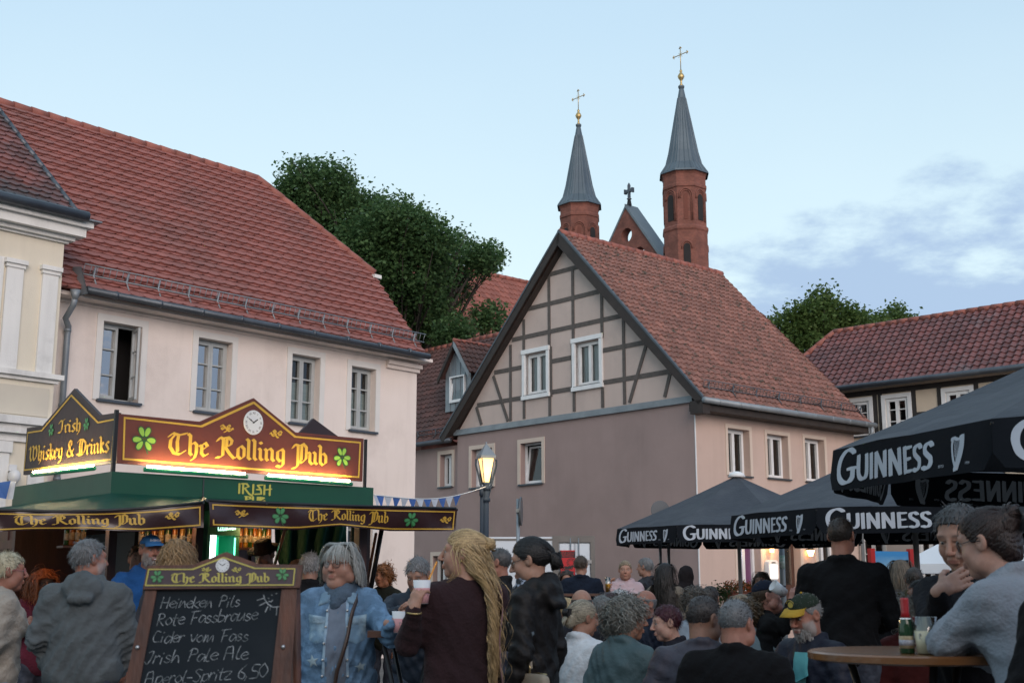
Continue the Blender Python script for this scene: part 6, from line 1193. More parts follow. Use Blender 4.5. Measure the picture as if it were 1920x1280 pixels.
# =================================================================== PEOPLE: one skin per figure from a distance field
def axis(lo, hi, step, fines=()):
    xs = list(np.arange(lo, hi+step, step))
    for a, b, st_ in fines: xs = [x for x in xs if x < a or x > b]+list(np.arange(a, b+st_, st_))
    xs = np.unique(np.round(xs, 6)); keep = [xs[0]]
    for x in xs[1:]:
        if x-keep[-1] > 1e-4: keep.append(x)
    return np.array(keep)
def rc(a, b, ra, rb, k=.02, op='u'): return ('rc', np.array(a, float), np.array(b, float), ra, rb, k, op)
def el(c, r, k=.02, op='u', R=None): return ('el', np.array(c, float), np.array(r, float), R, None, k, op)
def field(prims, ax):
    F = np.full([len(a) for a in ax], .5)
    for t, a, b, ra, rb, k, op in prims:
        if t == 'fn': F = a(F, ax); continue
        if t == 'rc': r = max(ra, rb)+k*1.5+.035; lo, hi = np.minimum(a, b)-r, np.maximum(a, b)+r
        else: r = (b.max() if ra is not None else b)+k*1.5+.035; lo, hi = a-r, a+r
        sl = []
        for i in range(3):
            i0 = np.searchsorted(ax[i], lo[i]); i1 = np.searchsorted(ax[i], hi[i])
            sl.append(slice(i0, i1))
        if any(s.stop <= s.start for s in sl): continue
        x = ax[0][sl[0]][:, None, None]; y = ax[1][sl[1]][None, :, None]; z = ax[2][sl[2]][None, None, :]
        if t == 'rc':
            ba = b-a; L2 = max(ba@ba, 1e-9); px, py, pz = x-a[0], y-a[1], z-a[2]
            h = np.clip((px*ba[0]+py*ba[1]+pz*ba[2])/L2, 0, 1)
            d = np.sqrt((px-h*ba[0])**2+(py-h*ba[1])**2+(pz-h*ba[2])**2)-(ra+(rb-ra)*h)
        else:
            px, py, pz = x-a[0], y-a[1], z-a[2]
            if ra is not None: R = ra; px, py, pz = (R[0, 0]*px+R[1, 0]*py+R[2, 0]*pz), (R[0, 1]*px+R[1, 1]*py+R[2, 1]*pz), (R[0, 2]*px+R[1, 2]*py+R[2, 2]*pz)
            k0 = np.sqrt((px/b[0])**2+(py/b[1])**2+(pz/b[2])**2); k1 = np.sqrt((px/b[0]**2)**2+(py/b[1]**2)**2+(pz/b[2]**2)**2)+1e-9
            d = k0*(k0-1)/k1
        f = F[tuple(sl)]
        if op == 'u':
            h = np.maximum(k-np.abs(f-d), 0)/max(k, 1e-6); F[tuple(sl)] = np.minimum(f, d)-h*h*k/4
        else:
            h = np.maximum(k-np.abs(f+d), 0)/max(k, 1e-6); F[tuple(sl)] = np.maximum(f, -d)+h*h*k/4
    return F
def nets(F, ax):
    """surface nets on a rectilinear grid"""
    S = F < 0; nx, ny, nz = F.shape
    C = [S[i:nx-1+i, j:ny-1+j, k:nz-1+k] for i in (0, 1) for j in (0, 1) for k in (0, 1)]
    cnt = sum(c.astype(np.int8) for c in C); mix = (cnt > 0) & (cnt < 8); idx = np.argwhere(mix)
    if len(idx) == 0: return np.zeros((0, 3)), np.zeros((0, 4), int)
    I, J, K = idx.T; vid = np.full(mix.shape, -1, np.int64); vid[I, J, K] = np.arange(len(idx))
    acc = np.zeros((len(idx), 3)); n = np.zeros(len(idx))
    co = [(i, j, k) for i in (0, 1) for j in (0, 1) for k in (0, 1)]
    for a in co:
        for b in co:
            if sum(abs(p-q) for p, q in zip(a, b)) == 1 and a < b:
                fa = F[I+a[0], J+a[1], K+a[2]]; fb = F[I+b[0], J+b[1], K+b[2]]; m = (fa < 0) != (fb < 0); t = np.where(m, fa/np.where(m, fa-fb, 1), 0)
                for d in range(3):
                    g_ = (I, J, K)[d]; pa = ax[d][g_+a[d]]; pb = ax[d][g_+b[d]]; acc[:, d] += np.where(m, pa+(pb-pa)*t, 0)
                n += m
    v = acc/n[:, None]; qs = []
    for d in range(3):
        s0 = [slice(None)]*3; s1 = [slice(None)]*3; s0[d] = slice(0, -1); s1[d] = slice(1, None)
        ed = S[tuple(s0)] != S[tuple(s1)]; e = np.argwhere(ed); u_, w_ = (d+1) % 3, (d+2) % 3
        ok = (e[:, u_] > 0) & (e[:, w_] > 0) & (e[:, u_] < F.shape[u_]-1) & (e[:, w_] < F.shape[w_]-1); e = e[ok]
        def cell(du, dw): c = e.copy(); c[:, u_] -= du; c[:, w_] -= dw; return vid[c[:, 0], c[:, 1], c[:, 2]]
        q = np.stack([cell(1, 1), cell(0, 1), cell(0, 0), cell(1, 0)], 1); ins = S[e[:, 0], e[:, 1], e[:, 2]]; q[~ins] = q[~ins][:, ::-1]; qs.append(q)
    return v, np.concatenate(qs)
def npmesh(name, v, q, m, par, col=None, smooth=True):
    me = bpy.data.meshes.new(name); n = len(q); k = q.shape[1] if n else 4
    me.vertices.add(len(v)); me.vertices.foreach_set('co', v.astype(np.float32).ravel()); me.loops.add(n*k); me.loops.foreach_set('vertex_index', q.astype(np.int32).ravel()); me.polygons.add(n); me.polygons.foreach_set('loop_start', np.arange(0, n*k, k, dtype=np.int32))
    me.polygons.foreach_set('use_smooth', [smooth]*n); me.materials.append(m)
    if col is not None:
        a = me.color_attributes.new('Col', 'FLOAT_COLOR', 'POINT'); a.data.foreach_set('color', np.concatenate([col, np.ones((len(v), 1))], 1).astype(np.float32).ravel())
    me.update(calc_edges=True); o = link(bpy.data.objects.new(name, me)); o.parent = par; return o
M_skin, _t, _b = mk('skin'); _a = _t.nodes.new('ShaderNodeAttribute'); _a.attribute_name = 'Col'; pset(_b, roughness=.58); _b.inputs['Subsurface Weight'].default_value = .12; _b.inputs['Subsurface Radius'].default_value = (.02, .008, .005)
_nz = _t.nodes.new('ShaderNodeTexNoise'); _nz.inputs['Scale'].default_value = 55; _mr = _t.nodes.new('ShaderNodeMapRange'); _mr.inputs[3].default_value = .78; _mr.inputs[4].default_value = 1.18; _tc = _t.nodes.new('ShaderNodeTexCoord'); _t.links.new(_tc.outputs['Object'], _nz.inputs[0]); _t.links.new(_nz.outputs[0], _mr.inputs[0])
_mx = _t.nodes.new('ShaderNodeMix'); _mx.data_type = 'RGBA'; _mx.blend_type = 'MULTIPLY'; _mx.inputs[0].default_value = 1; _t.links.new(_a.outputs[0], _mx.inputs[6]); _t.links.new(_mr.outputs[0], _mx.inputs[7]); _t.links.new(_mx.outputs[2], _b.inputs['Base Color'])
_fab = {}
def fabric(c, kind='plain', c2=None):
    key = (tuple(round(x, 4) for x in c), kind)
    if key in _fab: return _fab[key]
    nm = 'cloth %d' % len(_fab); v = max(c)
    if kind == 'denim': m = nmat('denim %d' % len(_fab), c, c2 or tuple(min(1, x*1.9+.03) for x in c), 15, .85, .55, 30, thr=(.42, .78), detail=8)
    elif kind == 'knit': m = nmat('knit %d' % len(_fab), c, tuple(x*.7 for x in c), 5, .95, .5, 60)
    elif kind == 'scarf': m = nmat('scarf %d' % len(_fab), c, c2 or (.35, .4, .5), 34, .9, .3, 80, thr=(.52, .6))
    elif kind == 'shell': m = nmat('shell %d' % len(_fab), c, tuple(x*.75 for x in c), 6, .62, .45, 22, spec=.3)
    else: m = nmat(nm, c, tuple(x*.72 for x in c), 7, .9, .5, 28, spec=.2)
    _fab[key] = m; return m
_hm = {}
def hairmat(c, var=.48):
    key = tuple(round(x, 4) for x in c)
    if key in _hm: return _hm[key]
    m, t, b = mk('hair %d' % len(_hm)); n = t.nodes; l = t.links; pset(b, roughness=.46); b.inputs['Specular IOR Level'].default_value = .4
    g_ = n.new('ShaderNodeNewGeometry'); tcn = n.new('ShaderNodeTexCoord'); mp = n.new('ShaderNodeMapping'); mp.inputs['Scale'].default_value = (1, 1, .22); l.new(tcn.outputs['Object'], mp.inputs[0])
    nz = n.new('ShaderNodeTexNoise'); nz.inputs['Scale'].default_value = 170; nz.inputs['Detail'].default_value = 3; l.new(mp.outputs[0], nz.inputs[0])
    ad = n.new('ShaderNodeMath'); ad.operation = 'ADD'; l.new(g_.outputs['Random Per Island'], ad.inputs[0]); l.new(nz.outputs[0], ad.inputs[1]); mr = n.new('ShaderNodeMapRange'); mr.inputs[1].default_value = .3; mr.inputs[2].default_value = 1.5; mr.inputs[3].default_value = 1-var; mr.inputs[4].default_value = 1+var; l.new(ad.outputs[0], mr.inputs[0])
    hs = n.new('ShaderNodeHueSaturation'); hs.inputs['Color'].default_value = (*c, 1); l.new(mr.outputs[0], hs.inputs['Value']); l.new(hs.outputs[0], b.inputs['Base Color'])
    bp_ = n.new('ShaderNodeBump'); bp_.inputs['Strength'].default_value = .7; bp_.inputs['Distance'].default_value = .006; l.new(nz.outputs[0], bp_.inputs['Height']); l.new(bp_.outputs[0], b.inputs['Normal'])
    _hm[key] = m; return m
def rotx(a): c, s = math.cos(a), math.sin(a); return np.array([[1, 0, 0], [0, c, -s], [0, s, c]])
def roty(a): c, s = math.cos(a), math.sin(a); return np.array([[c, 0, s], [0, 1, 0], [-s, 0, c]])
def rotz(a): c, s = math.cos(a), math.sin(a); return np.array([[c, -s, 0], [s, c, 0], [0, 0, 1]])
def head_prims(fine, fem, fat=0.):
    j = 1+fat
    P_ = [el((0, -.012, .030), (.076, .095, .088), .03), el((0, .028, -.035), (.060*j, .064, .078), .03), el((0, .062, -.098), (.026*j, .022, .020), .03)]
    for s in (-1, 1): P_ += [el((s*.036*j, .056, -.032), (.028, .026, .030), .025), el((s*.052*j, .018, -.072), (.020*j, .030, .030), .03)]
    P_ += [rc((-.038, .076, .030), (.038, .076, .030), .013, .013, .02), rc((0, .090, .018), (0, .114, -.026), .0085, .0125, .010)]
    for s in (-1, 1): P_ += [el((s*.012, .102, -.031), (.0085, .010, .0075), .006), el((s*.031, .096, .008), (.017, .012, .012), .012, 's')]
    if fine:
        P_ += [rc((-.019, .0935, -.058), (.019, .0935, -.058), .0062, .0062, .006), rc((-.016, .0930, -.070), (.016, .0930, -.070), .0072, .0072, .006), rc((-.021, .103, -.0640), (.021, .103, -.0640), .0028, .0028, .003, 's')]
        for s in (-1, 1): P_ += [rc((s*.018, .088, .0155), (s*.044, .080, .0145), .0042, .0042, .005), rc((s*.019, .087, -.003), (s*.043, .080, -.001), .0036, .0036, .005)]
    else: P_ += [el((0, .090, -.063), (.020, .010, .012), .008)]
    for s in (-1, 1): P_ += [el((s*.078, -.008, .000), (.011, .022, .034), .008, R=rotz(s*.35)), el((s*.086, .000, .003), (.006, .011, .018), .004, 's')]
    if fat: P_ += [el((0, .045, -.115), (.045, .045, .03), .04)]
    return P_
def xf(prims, R, T):
    out = []
    for t, a, b, ra, rb, k, op in prims:
        if t == 'rc': out.append((t, R@a+T, R@b+T, ra, rb, k, op))
        else: out.append((t, R@a+T, b, R if ra is None else R@ra, rb, k, op))
    return out
def hand_prims(w, d, n, side, curl=.5, spread=1., thumb=.6):
    """w wrist, d finger direction, n the way the palm faces; side +1 when the thumb lies along +lateral"""
    w = np.array(w, float); d = np.array(d, float)/np.linalg.norm(d); n = np.array(n, float); n = n-d*(n@d); n /= np.linalg.norm(n); lat = np.cross(d, n)*side; P_ = []
    P_.append(rc(w-d*.02, w+d*.02, .024, .025, .02))
    for i, (o, L1) in enumerate(((.027, .043), (.009, .048), (-.010, .044), (-.027, .035))):
        kn = w+d*(.078-.006*abs(i-1))+lat*o*spread; P_.append(rc(w+d*.018+lat*o*.6, kn, .0135, .0115, .012)); p = kn; a = 0
        for m, (L_, r0, r1) in enumerate(((L1, .0098, .0088), (L1*.62, .0088, .0080), (L1*.5, .0080, .0068))):
            a += curl*(.75, .95, .7)[m]*(1+.10*(i-1)); q = p+(d*math.cos(a)+n*math.sin(a)+lat*.05*(1.5-i)*math.cos(a))*L_; P_.append(rc(p, q, r0, r1, .0035)); p = q
    b = w+d*.02+lat*.022; t1 = b+(lat*.65+d*.55+n*thumb*.5)*.042; t2 = t1+(lat*.25+d*.7+n*thumb)*.034; t3 = t2+(d*.75+n*thumb-lat*.1)*.024
    P_ += [rc(b, t1, .0145, .0115, .010), rc(t1, t2, .0112, .0098, .004), rc(t2, t3, .0098, .0075, .004)]
    return P_
def A3(*x): return np.array(x, float)
def ribbons(paths, wd, taper=True):
    """flat strands with a slight crest: paths list of (k,3) arrays, outward normals from centre"""
    vs = []; fs = []; o = 0
    for p, c in paths:
        k = len(p); t = np.gradient(p, axis=0); t /= np.linalg.norm(t, axis=1)[:, None]+1e-9; nn = p-c; s = np.cross(t, nn); s /= np.linalg.norm(s, axis=1)[:, None]+1e-9; up = np.cross(s, t)
        w_ = wd*np.linspace(1, .35 if taper else 1, k)[:, None]*.5
        vs.append(np.stack([p-s*w_, p+up*w_*.5, p+s*w_], 1).reshape(-1, 3))
        for i in range(k-1):
            for j in (0, 1): fs.append((o+i*3+j, o+i*3+j+1, o+(i+1)*3+j+1, o+(i+1)*3+j))
        o += k*3
    return np.concatenate(vs), np.array(fs)
HZL = (np.array([-.12, -.085, -.05, -.015, .02, .05, .09]), np.array([-.085, -.075, -.045, -.005, .022, .048, .076]))
def keepdir(p, recede=0., low=0.): return p[2] > np.interp(p[1], *HZL)+recede*(p[1] > .02)-low*(p[1] < .0)
def strands(R_, n, length, comb, seg=10, grav=.6, curl=0., cfreq=60., recede=0., bodyc=None, lift=1.07, jit=.25, low=0., face_gap=None, target=None, pull=.35, ok=None):
    """hair strands in head space. comb(root) -> initial direction; bodyc: list of (centre, radii) to keep outside of"""
    out = []; C0 = np.array([0, -.012, .030]); R0 = np.array([.076, .095, .088])*lift
    tries = 0
    while len(out) < n and tries < n*8:
        tries += 1; d = R_.normal(size=3); d /= np.linalg.norm(d); p = C0+d*R0
        if not keepdir(p, recede, low) or (ok and not ok(p)): continue
        v = comb(p)+R_.normal(size=3)*jit; v /= np.linalg.norm(v); L_ = (length(p) if callable(length) else length)*R_.uniform(.75, 1.1); ds = L_/seg; pts = [p.copy()]; ph = R_.uniform(0, 6.28); q = p.copy(); cr = curl*R_.uniform(.6, 1.3)
        for i in range(seg):
            v = v*(1-grav*.35)+A3(0, 0, -1)*grav*.35
            if target is not None:
                tv = target-q; tl = np.linalg.norm(tv)
                if tl < .034: pts.append(q.copy()); continue
                v = v*(1-pull)+tv/tl*pull; 
            v /= np.linalg.norm(v); q = q+v*ds
            for c, r in [(C0, R0*(1+.015*R_.uniform(0, 3)))]+(bodyc or []):
                e = (q-c)/r; m = np.linalg.norm(e)
                if m < 1:
                    q = c+e/m*r; nr_ = e/r; nr_ /= np.linalg.norm(nr_); v = v-nr_*min(0, v@nr_); v /= np.linalg.norm(v)+1e-9
            if face_gap is not None and q[1] > face_gap(q[2]) and abs(q[0]) < .074: q[0] = math.copysign(.076, q[0] if q[0] else 1)
            pts.append(q.copy())
        p_ = np.array(pts)
        if cr:
            t = np.arange(seg+1)*ds; s = np.array([math.cos(ph), math.sin(ph), 0]); w2 = np.minimum(t/.03, 1)*cr; p_ = p_+np.stack([np.cos(t*cfreq+ph)*w2, np.sin(t*cfreq+ph)*w2, np.cos(t*cfreq*.9+2*ph)*w2*.3], 1)
        out.append((p_, C0 if bodyc is None else A3(0, -.01, min(.03, 0))+0*C0))
    return out
pr_count = 0
def person(u, vt, d, f, label, *, seat=False, lean=0, side_lean=0, yaw=0, pitch=0, roll=0, build=1., belly=0., fem=False, fat=0., skin=(.31, .165, .115), hair=None, hc=(.05, .035, .025), top='jacket', tc=(.02, .02, .022), tk='plain',
           leg=(.02, .025, .04), L=None, R=None, hands=None, hood=False, collar=True, glasses=None, cap=None, beard=None, beardc=None, fine=0, hem=-.14, scarf=None, fold=1., group=None, zip_=None, hoodup=False, smile=False, brow=None, hs=1., hat=None, shirt=None, hipz=None, strands_n=0, recede=0.):
    global pr_count; pr_count += 1; RS = np.random.RandomState(100+pr_count)
    pw = P(u, vt, d); az = math.atan2(pw.x, pw.y); ztop = pw.z
    s = 1.0; bs = 1.
    ln = rad(lean); Rl = rotx(-ln) @ roty(rad(side_lean))
    headup = .545+.135
    top_off = (Rl@A3(0, -.01, .545))[2]+.128*hs+.118*hs
    if seat: hz_ = hipz if hipz else ztop-top_off; hip = A3(0, 0, ztop-top_off)
    else:
        if lean < 12: bs = ztop/(.90+top_off); hip = A3(0, 0, .90*bs)
        else: hip = A3(0, 0, ztop-top_off)
    J = lambda x, y, z: hip+bs*(Rl@A3(x, y, z))
    nb = J(0, -.012, .545); hcn = nb+Rl@A3(0, .035, .128)*hs if True else 0
    if not seat and lean < 12: hcn[2] = ztop-.118*hs
    else: hcn[2] = ztop-.118*hs
    sw = .168*(1+.55*(build-1))*(.90 if fem else 1.03)
    RH = rotz(rad(yaw)) @ rotx(rad(pitch)-ln*.3) @ roty(rad(roll))
    # root goes under the hips so that the head lands on its pixel
    hd = hcn; rz = rad(f)-az
    Rz = rotz(rz); off = Rz@A3(hd[0], hd[1], 0)
    root = thing('person', label, 'person', (pw.x-off[0], pw.y-off[1], 0), rz, group)
    arms = {}
    for sd, nm, spec in ((-1, 'L', L), (1, 'R', R)):
        sh = J(sd*sw, 0, .470)
        if spec is None: e = J(sd*(sw+.07*build), -.03, .195); w_ = J(sd*(sw+.065*build), .05, -.04)
        elif spec[0] == 'px': e, w_ = (Rz.T@(np.array(P(*p_))-np.array(root.location)) for p_ in spec[1:])
        else: e = J(sd*spec[0][0], spec[0][1], spec[0][2]); w_ = J(sd*spec[1][0], spec[1][1], spec[1][2])
        arms[nm] = (sd, sh, e, w_)
    hr = 1.
    # ---------------- body (one continuous skin)
    B_ = xf([(t, a*hs, b*hs, ra if t == 'el' else ra*hs, (rb*hs if rb is not None else None), k, op) for t, a, b, ra, rb, k, op in head_prims(fine > 0, fem, fat)], RH, hcn)
    neck_top = hcn+RH@A3(0, -.022, -.05)*hs; B_.append(rc(neck_top, nb-A3(0, 0, .03), .052*(1+.25*fat)*(.9 if fem else 1.05), .062*(1+.2*fat), .03))
    B_ += [el(J(0, 0, .40), (.125*build**.7, .080, .14), .04), el(J(0, 0, .20), (.13*build, .085, .16), .05), el(J(0, 0, .03), (.14*build, .09, .12), .05)]
    fine_boxes = [(hcn-.125*hs, hcn+.135*hs, (.0055, .0075, .011)[0 if fine > 1 else 1 if fine == 1 else 2])]
    legs = []
    for sd in (-1, 1):
        if seat: kn = hip+A3(sd*.12, .42, -.02); an = A3(sd*.13, hip[1]+.40, .09)
        else: kn = A3(sd*.10, .02, .49*bs); an = A3(sd*.105, -.02, .09)
        hp = hip+A3(sd*.09*build, 0, -.04); legs.append((sd, hp, kn, an)); B_ += [rc(hp, kn, .065, .045, .04), rc(kn, an, .045, .035, .03), rc(an, an+A3(0, .12, -.05), .03, .025, .02)]
    for nm, (sd, sh, e, w_) in arms.items():
        B_ += [rc(nb+(sh-nb)*.3-A3(0, 0, .06), sh-A3(0, 0, .035), .03, .035, .04), rc(sh-A3(0, 0, .03), e, .034, .034, .03), rc(e, w_, .034, .026, .02)]
        hd_ = (hands or {}).get(nm, {}); dd = np.array(hd_.get('d', (w_-e)), float); nn_ = np.array(hd_.get('n', (-sd, .25, 0)), float)
        if 'dw' in hd_: dd = Rz.T@np.array(hd_['dw'], float)
        if 'nw' in hd_: nn_ = Rz.T@np.array(hd_['nw'], float)
        B_ += hand_prims(w_, dd, nn_, hd_.get('s', 1 if sd < 0 else -1), hd_.get('curl', .35), hd_.get('spread', 1.), hd_.get('thumb', .5))
        if fine > 0 and (hd_ or spec is None): c_ = w_+dd/np.linalg.norm(dd)*.07; fine_boxes.append((c_-.10, c_+.10, .0055 if hd_ else .009))
        elif fine == 0: c_ = w_+dd/np.linalg.norm(dd)*.07; fine_boxes.append((c_-.09, c_+.09, .012))
    allp = np.array([x for pr in B_ for x in ((pr[1], pr[2]) if pr[0] == 'rc' else (pr[1],))]); lo, hi = allp.min(0)-.16, allp.max(0)+.16
    ax = [axis(lo[i], hi[i], .026, [(b0[i], b1[i], st_) for b0, b1, st_ in fine_boxes]) for i in range(3)]
    v, q = nets(field(B_, ax), ax)
    # colours that belong to the skin
    hl = (v-hcn)@RH/hs; col = np.tile(np.array(skin), (len(v), 1)); x, y, z = hl.T
    inh = (np.abs(hl) < .14).all(1)
    def mixc(m, c): m = (np.clip(m, 0, 1)*inh)[:, None]; col[:] = col*(1-m)+np.array(c)*m
    mixc(np.exp(-(((np.abs(x)-.040)/.020)**2+((z+.032)/.020)**2))*(y > .03)*.30, (skin[0]*1.05, skin[1]*.66, skin[2]*.66)); mixc(np.exp(-((x/.014)**2+((z+.026)/.014)**2))*(y > .09)*.35, (skin[0]*1.05, skin[1]*.7, skin[2]*.7))
    if beard:
        bm = np.clip((-.040-z+np.where(np.abs(x) > .045, .03, 0))*60, 0, 1)*np.clip((y-.002)*60, 0, 1)*(z > -.135); bm *= 1-np.exp(-((x/.020)**2+((z+.064)/.008)**2))*.9; mixc(bm*beard, beardc or hc)
    mixc(np.exp(-((x/.021)**2+((z+.0635)/(.009))**2)**2)*(y > .075)*.75, (skin[0]*.85, skin[1]*.48, skin[2]*.5) if not fem else (skin[0]*.85, skin[1]*.42, skin[2]*.45))
    br = brow or tuple(c*.8 for c in hc); mixc(np.exp(-(((np.abs(x)-.031)/.016)**4+((z-.034+.12*(np.abs(np.abs(x)-.028)))/.0045)**2))*(y > .06)*.75, br)
    if fine == 0: mixc(np.exp(-(((np.abs(x)-.031)/.013)**2+((z-.008)/.006)**2)**2)*(y > .06)*.9, (.035, .025, .02))
    npmesh('body', v, q, M_skin, root, col)
    if smile and fine: qq = MB(Matrix.Translation(hcn) @ Matrix(RH).to_4x4()); qq.tube([(-.017, .0945, -.0615), (0, .0985, -.065), (.017, .0945, -.0615)], .0035, 6); qq.build('teeth', M_wht, root)
    Mh = Matrix.Translation(hcn) @ Matrix(RH).to_4x4() @ Matrix.Scale(hs, 4)
    if fine > 0:
        for sd in (-1, 1):
            qq = MB(Mh); qq.ball((sd*.031, .0770, .0060), .0115, 12); qq.cur = 1; qq.ball((sd*.031, .0822, .0058), .0071, 10); qq.build('eye', [nmat('eye white', (.30, .27, .25), None, 4, .25), nmat('dark iris', (.03, .025, .02), None, 4, .15)], root)
    # ---------------- trousers and shoes
    T_ = [el(hip+A3(0, 0, -.02), (.146*build**.8, .100+belly*.3, .13), .05)]
    for sd, hp, kn, an in legs: T_ += [rc(hp, kn, .082*build**.5, .066, .04), rc(kn, an+A3(0, 0, .02), .068, .055, .03)]
    allp = np.array([x for pr in T_ for x in ((pr[1], pr[2]) if pr[0] == 'rc' else (pr[1],))]); lo, hi = allp.min(0)-.2, allp.max(0)+.2; ax = [axis(lo[i], hi[i], .026) for i in range(3)]; F = field(T_, ax)
    F = F+.006*np.sin(38*ax[2][None, None, :]+6*np.sin(9*ax[0][:, None, None]+pr_count)); v, q = nets(F, ax); npmesh('trousers', v, q, fabric(leg, 'denim' if leg[2] > leg[0]*1.5 else 'plain'), root)
    qq = MB()
    for sd, hp, kn, an in legs: qq.tube([an+A3(0, -.05, -.04), an+A3(0, .02, -.035), an+A3(0, .13, -.055), an+A3(0, .18, -.065)], [.045, .05, .042, .02], 10)
    qq.build('shoes', fabric((.03, .028, .027), 'shell'), root)
    # ---------------- upper garment
    bk = 1.0; G = [el(J(0, .0, .37), (.178*build**.8, .120+.5*belly*.3, .185), .07), el(J(0, .01+belly*.4, .19), (.168*build+belly*.25, .115+belly, .18), .07), el(J(0, .005+belly*.25, .02), (.178*build+belly*.2, .122+belly*.6, .17), .07)]
    if fem: G += [el(J(sd*.075, .075, .37), (.075, .065, .075), .05) for sd in (-1, 1)]
    for nm, (sd, sh, e, w_) in arms.items():
        G += [rc(nb+(sh-nb)*.2-A3(0, 0, .02), sh-(sh-nb)*.12-A3(0, 0, .015), .052, .058*build**.4, .06), rc(sh-A3(0, 0, .012), e, .066*build**.5, .057, .05), rc(e, w_-(w_-e)*.06, .058, .042, .03)]
    if hood: G += [el(nb+Rl@A3(0, -.085, -.035), (.125, .060, .085), .03), rc(nb+Rl@A3(-.085, -.02, .005), nb+Rl@A3(0, -.085, .03), .032, .036, .025), rc(nb+Rl@A3(.085, -.02, .005), nb+Rl@A3(0, -.085, .03), .032, .036, .025), rc(nb+Rl@A3(-.085, -.02, .005), nb+Rl@A3(-.03, .075, -.05), .030, .022, .025), rc(nb+Rl@A3(.085, -.02, .005), nb+Rl@A3(.03, .075, -.05), .030, .022, .025), rc(nb+Rl@A3(-.05, -.135, -.10), nb+Rl@A3(.05, -.135, -.10), .03, .03, .03)]
    if collar or hood: G.append(el(nb+Rl@A3(0, -.018, -.012), (.066, .055, .045), .03))
    if collar:
        n_ = 10; rr = .070; zc = .012 if collar is True else collar; pts = [nb+Rl@A3(rr*math.sin(2*math.pi*i/n_), -.004-rr*math.cos(2*math.pi*i/n_)*.95, zc-.026*(1-math.cos(2*math.pi*i/n_))*.6) for i in range(n_+1)]
        G += [rc(a, b, .019, .019, .018) for a, b in zip(pts, pts[1:])]
    if hoodup: G += [el(hcn+A3(0, -.02, .02), (.100, .118, .125), .03), rc(hcn+A3(0, -.05, -.08), nb-A3(0, .03, .03), .085, .11, .05), el(hcn+RH@A3(0, .12, -.01), (.062, .07, .085), .02, 's')]
    allp = np.array([x for pr in G for x in ((pr[1], pr[2]) if pr[0] == 'rc' else (pr[1],))]); lo, hi = allp.min(0)-.22, allp.max(0)+.16; st_ = .0125 if fine else .022; ax = [axis(lo[i], hi[i], st_) for i in range(3)]; F = field(G, ax)
    X, Y, Z = ax[0][:, None, None], ax[1][None, :, None], ax[2][None, None, :]; ph = RS.uniform(0, 6.28, 6)
    a1 = Z-hip[2]
    W1 = np.sin(24*Z+11*np.sin(5*X+ph[0])+7*np.sin(6*Y+ph[1])); W2 = np.sin(33*X+9*np.sin(7*Z+ph[2])+12*Y+ph[3]); W3 = np.sin(46*Z-17*np.abs(X)+8*np.sin(8*Y+ph[4])+ph[5])
    ridge1 = 1-np.abs(W1)*1.6; ridge3 = 1-np.abs(W3)*1.6; amp = .0055*fold*(.9+.9*np.exp(-((a1-.10)/.13)**2)); F = F-amp*(ridge1*.9+.5*W2)
    for nm, (sd, sh, e, w_) in arms.items():      # bunched cloth at the elbows and cuffs
        for c_, r_ in ((e, .11), (w_*.8+e*.2, .07), (sh-A3(0, 0, .06), .08)): dd2 = (X-c_[0])**2+(Y-c_[1])**2+(Z-c_[2])**2; F = F-.010*fold*np.exp(-dd2/r_**2)*ridge3
    if not seat or True: F = np.maximum(F, (hip[2]+hem*bs-.005*np.sin(9*X+ph[0]))-Z-.35*np.minimum(Y, 0)*0)
    for nm, (sd, sh, e, w_) in arms.items():      # keep the hem cut from eating lowered sleeves
        if min(e[2], w_[2]) < hip[2]+hem*bs+.1: F = np.minimum(F, field([rc(sh, e, .062, .056, .03), rc(e, w_-(w_-e)*.06, .056, .042, .03)], ax))
    v, q = nets(F, ax); gm = fabric(tc, tk); gname = {'hoodie': 'hoodie', 'jumper': 'jumper', 'coat': 'coat', 'shirt': 'shirt'}.get(top, 'jacket'); go_ = npmesh(gname, v, q, gm, root)
    root_info = dict(root=root, gv=v, hcn=hcn, RH=RH, Mh=Mh, nb=nb, J=J, hip=hip, arms=arms, garment=go_, Rl=Rl, world=lambda p: Vector(Rz@np.array(p, float)+np.array(root.location)), rz=rz)
    if scarf:
        S_ = []; n_ = 12
        for (rr, zz, tt) in ((.078, .012, .034), (.086, -.028, .036)):
            pts = [nb+Rl@A3(rr*math.sin(2*math.pi*i/n_), .006-rr*math.cos(2*math.pi*i/n_), zz+.015*math.sin(4*math.pi*i/n_+1)-.02*(1-math.cos(2*math.pi*i/n_))*.5) for i in range(n_+1)]; S_ += [rc(a, b, tt*.8, tt*.8, .02) for a, b in zip(pts, pts[1:])]
        S_ += [rc(nb+Rl@A3(-.03, .09, -.05), nb+Rl@A3(.02, .115, -.10), .040, .036, .03)]
        ax = [axis(nb[i]-.2, nb[i]+.2, .010) for i in range(3)]; F = field(S_, ax); X, Y, Z = ax[0][:, None, None], ax[1][None, :, None], ax[2][None, None, :]; F = F-.005*(1-np.abs(np.sin(60*Z+20*X+10*np.sin(20*Y)))*1.6); v2, q2 = nets(F, ax); npmesh('scarf', v2, q2, fabric(scarf[0], scarf[1]), root)
    # ---------------- hair
    hm = hairmat(hc)
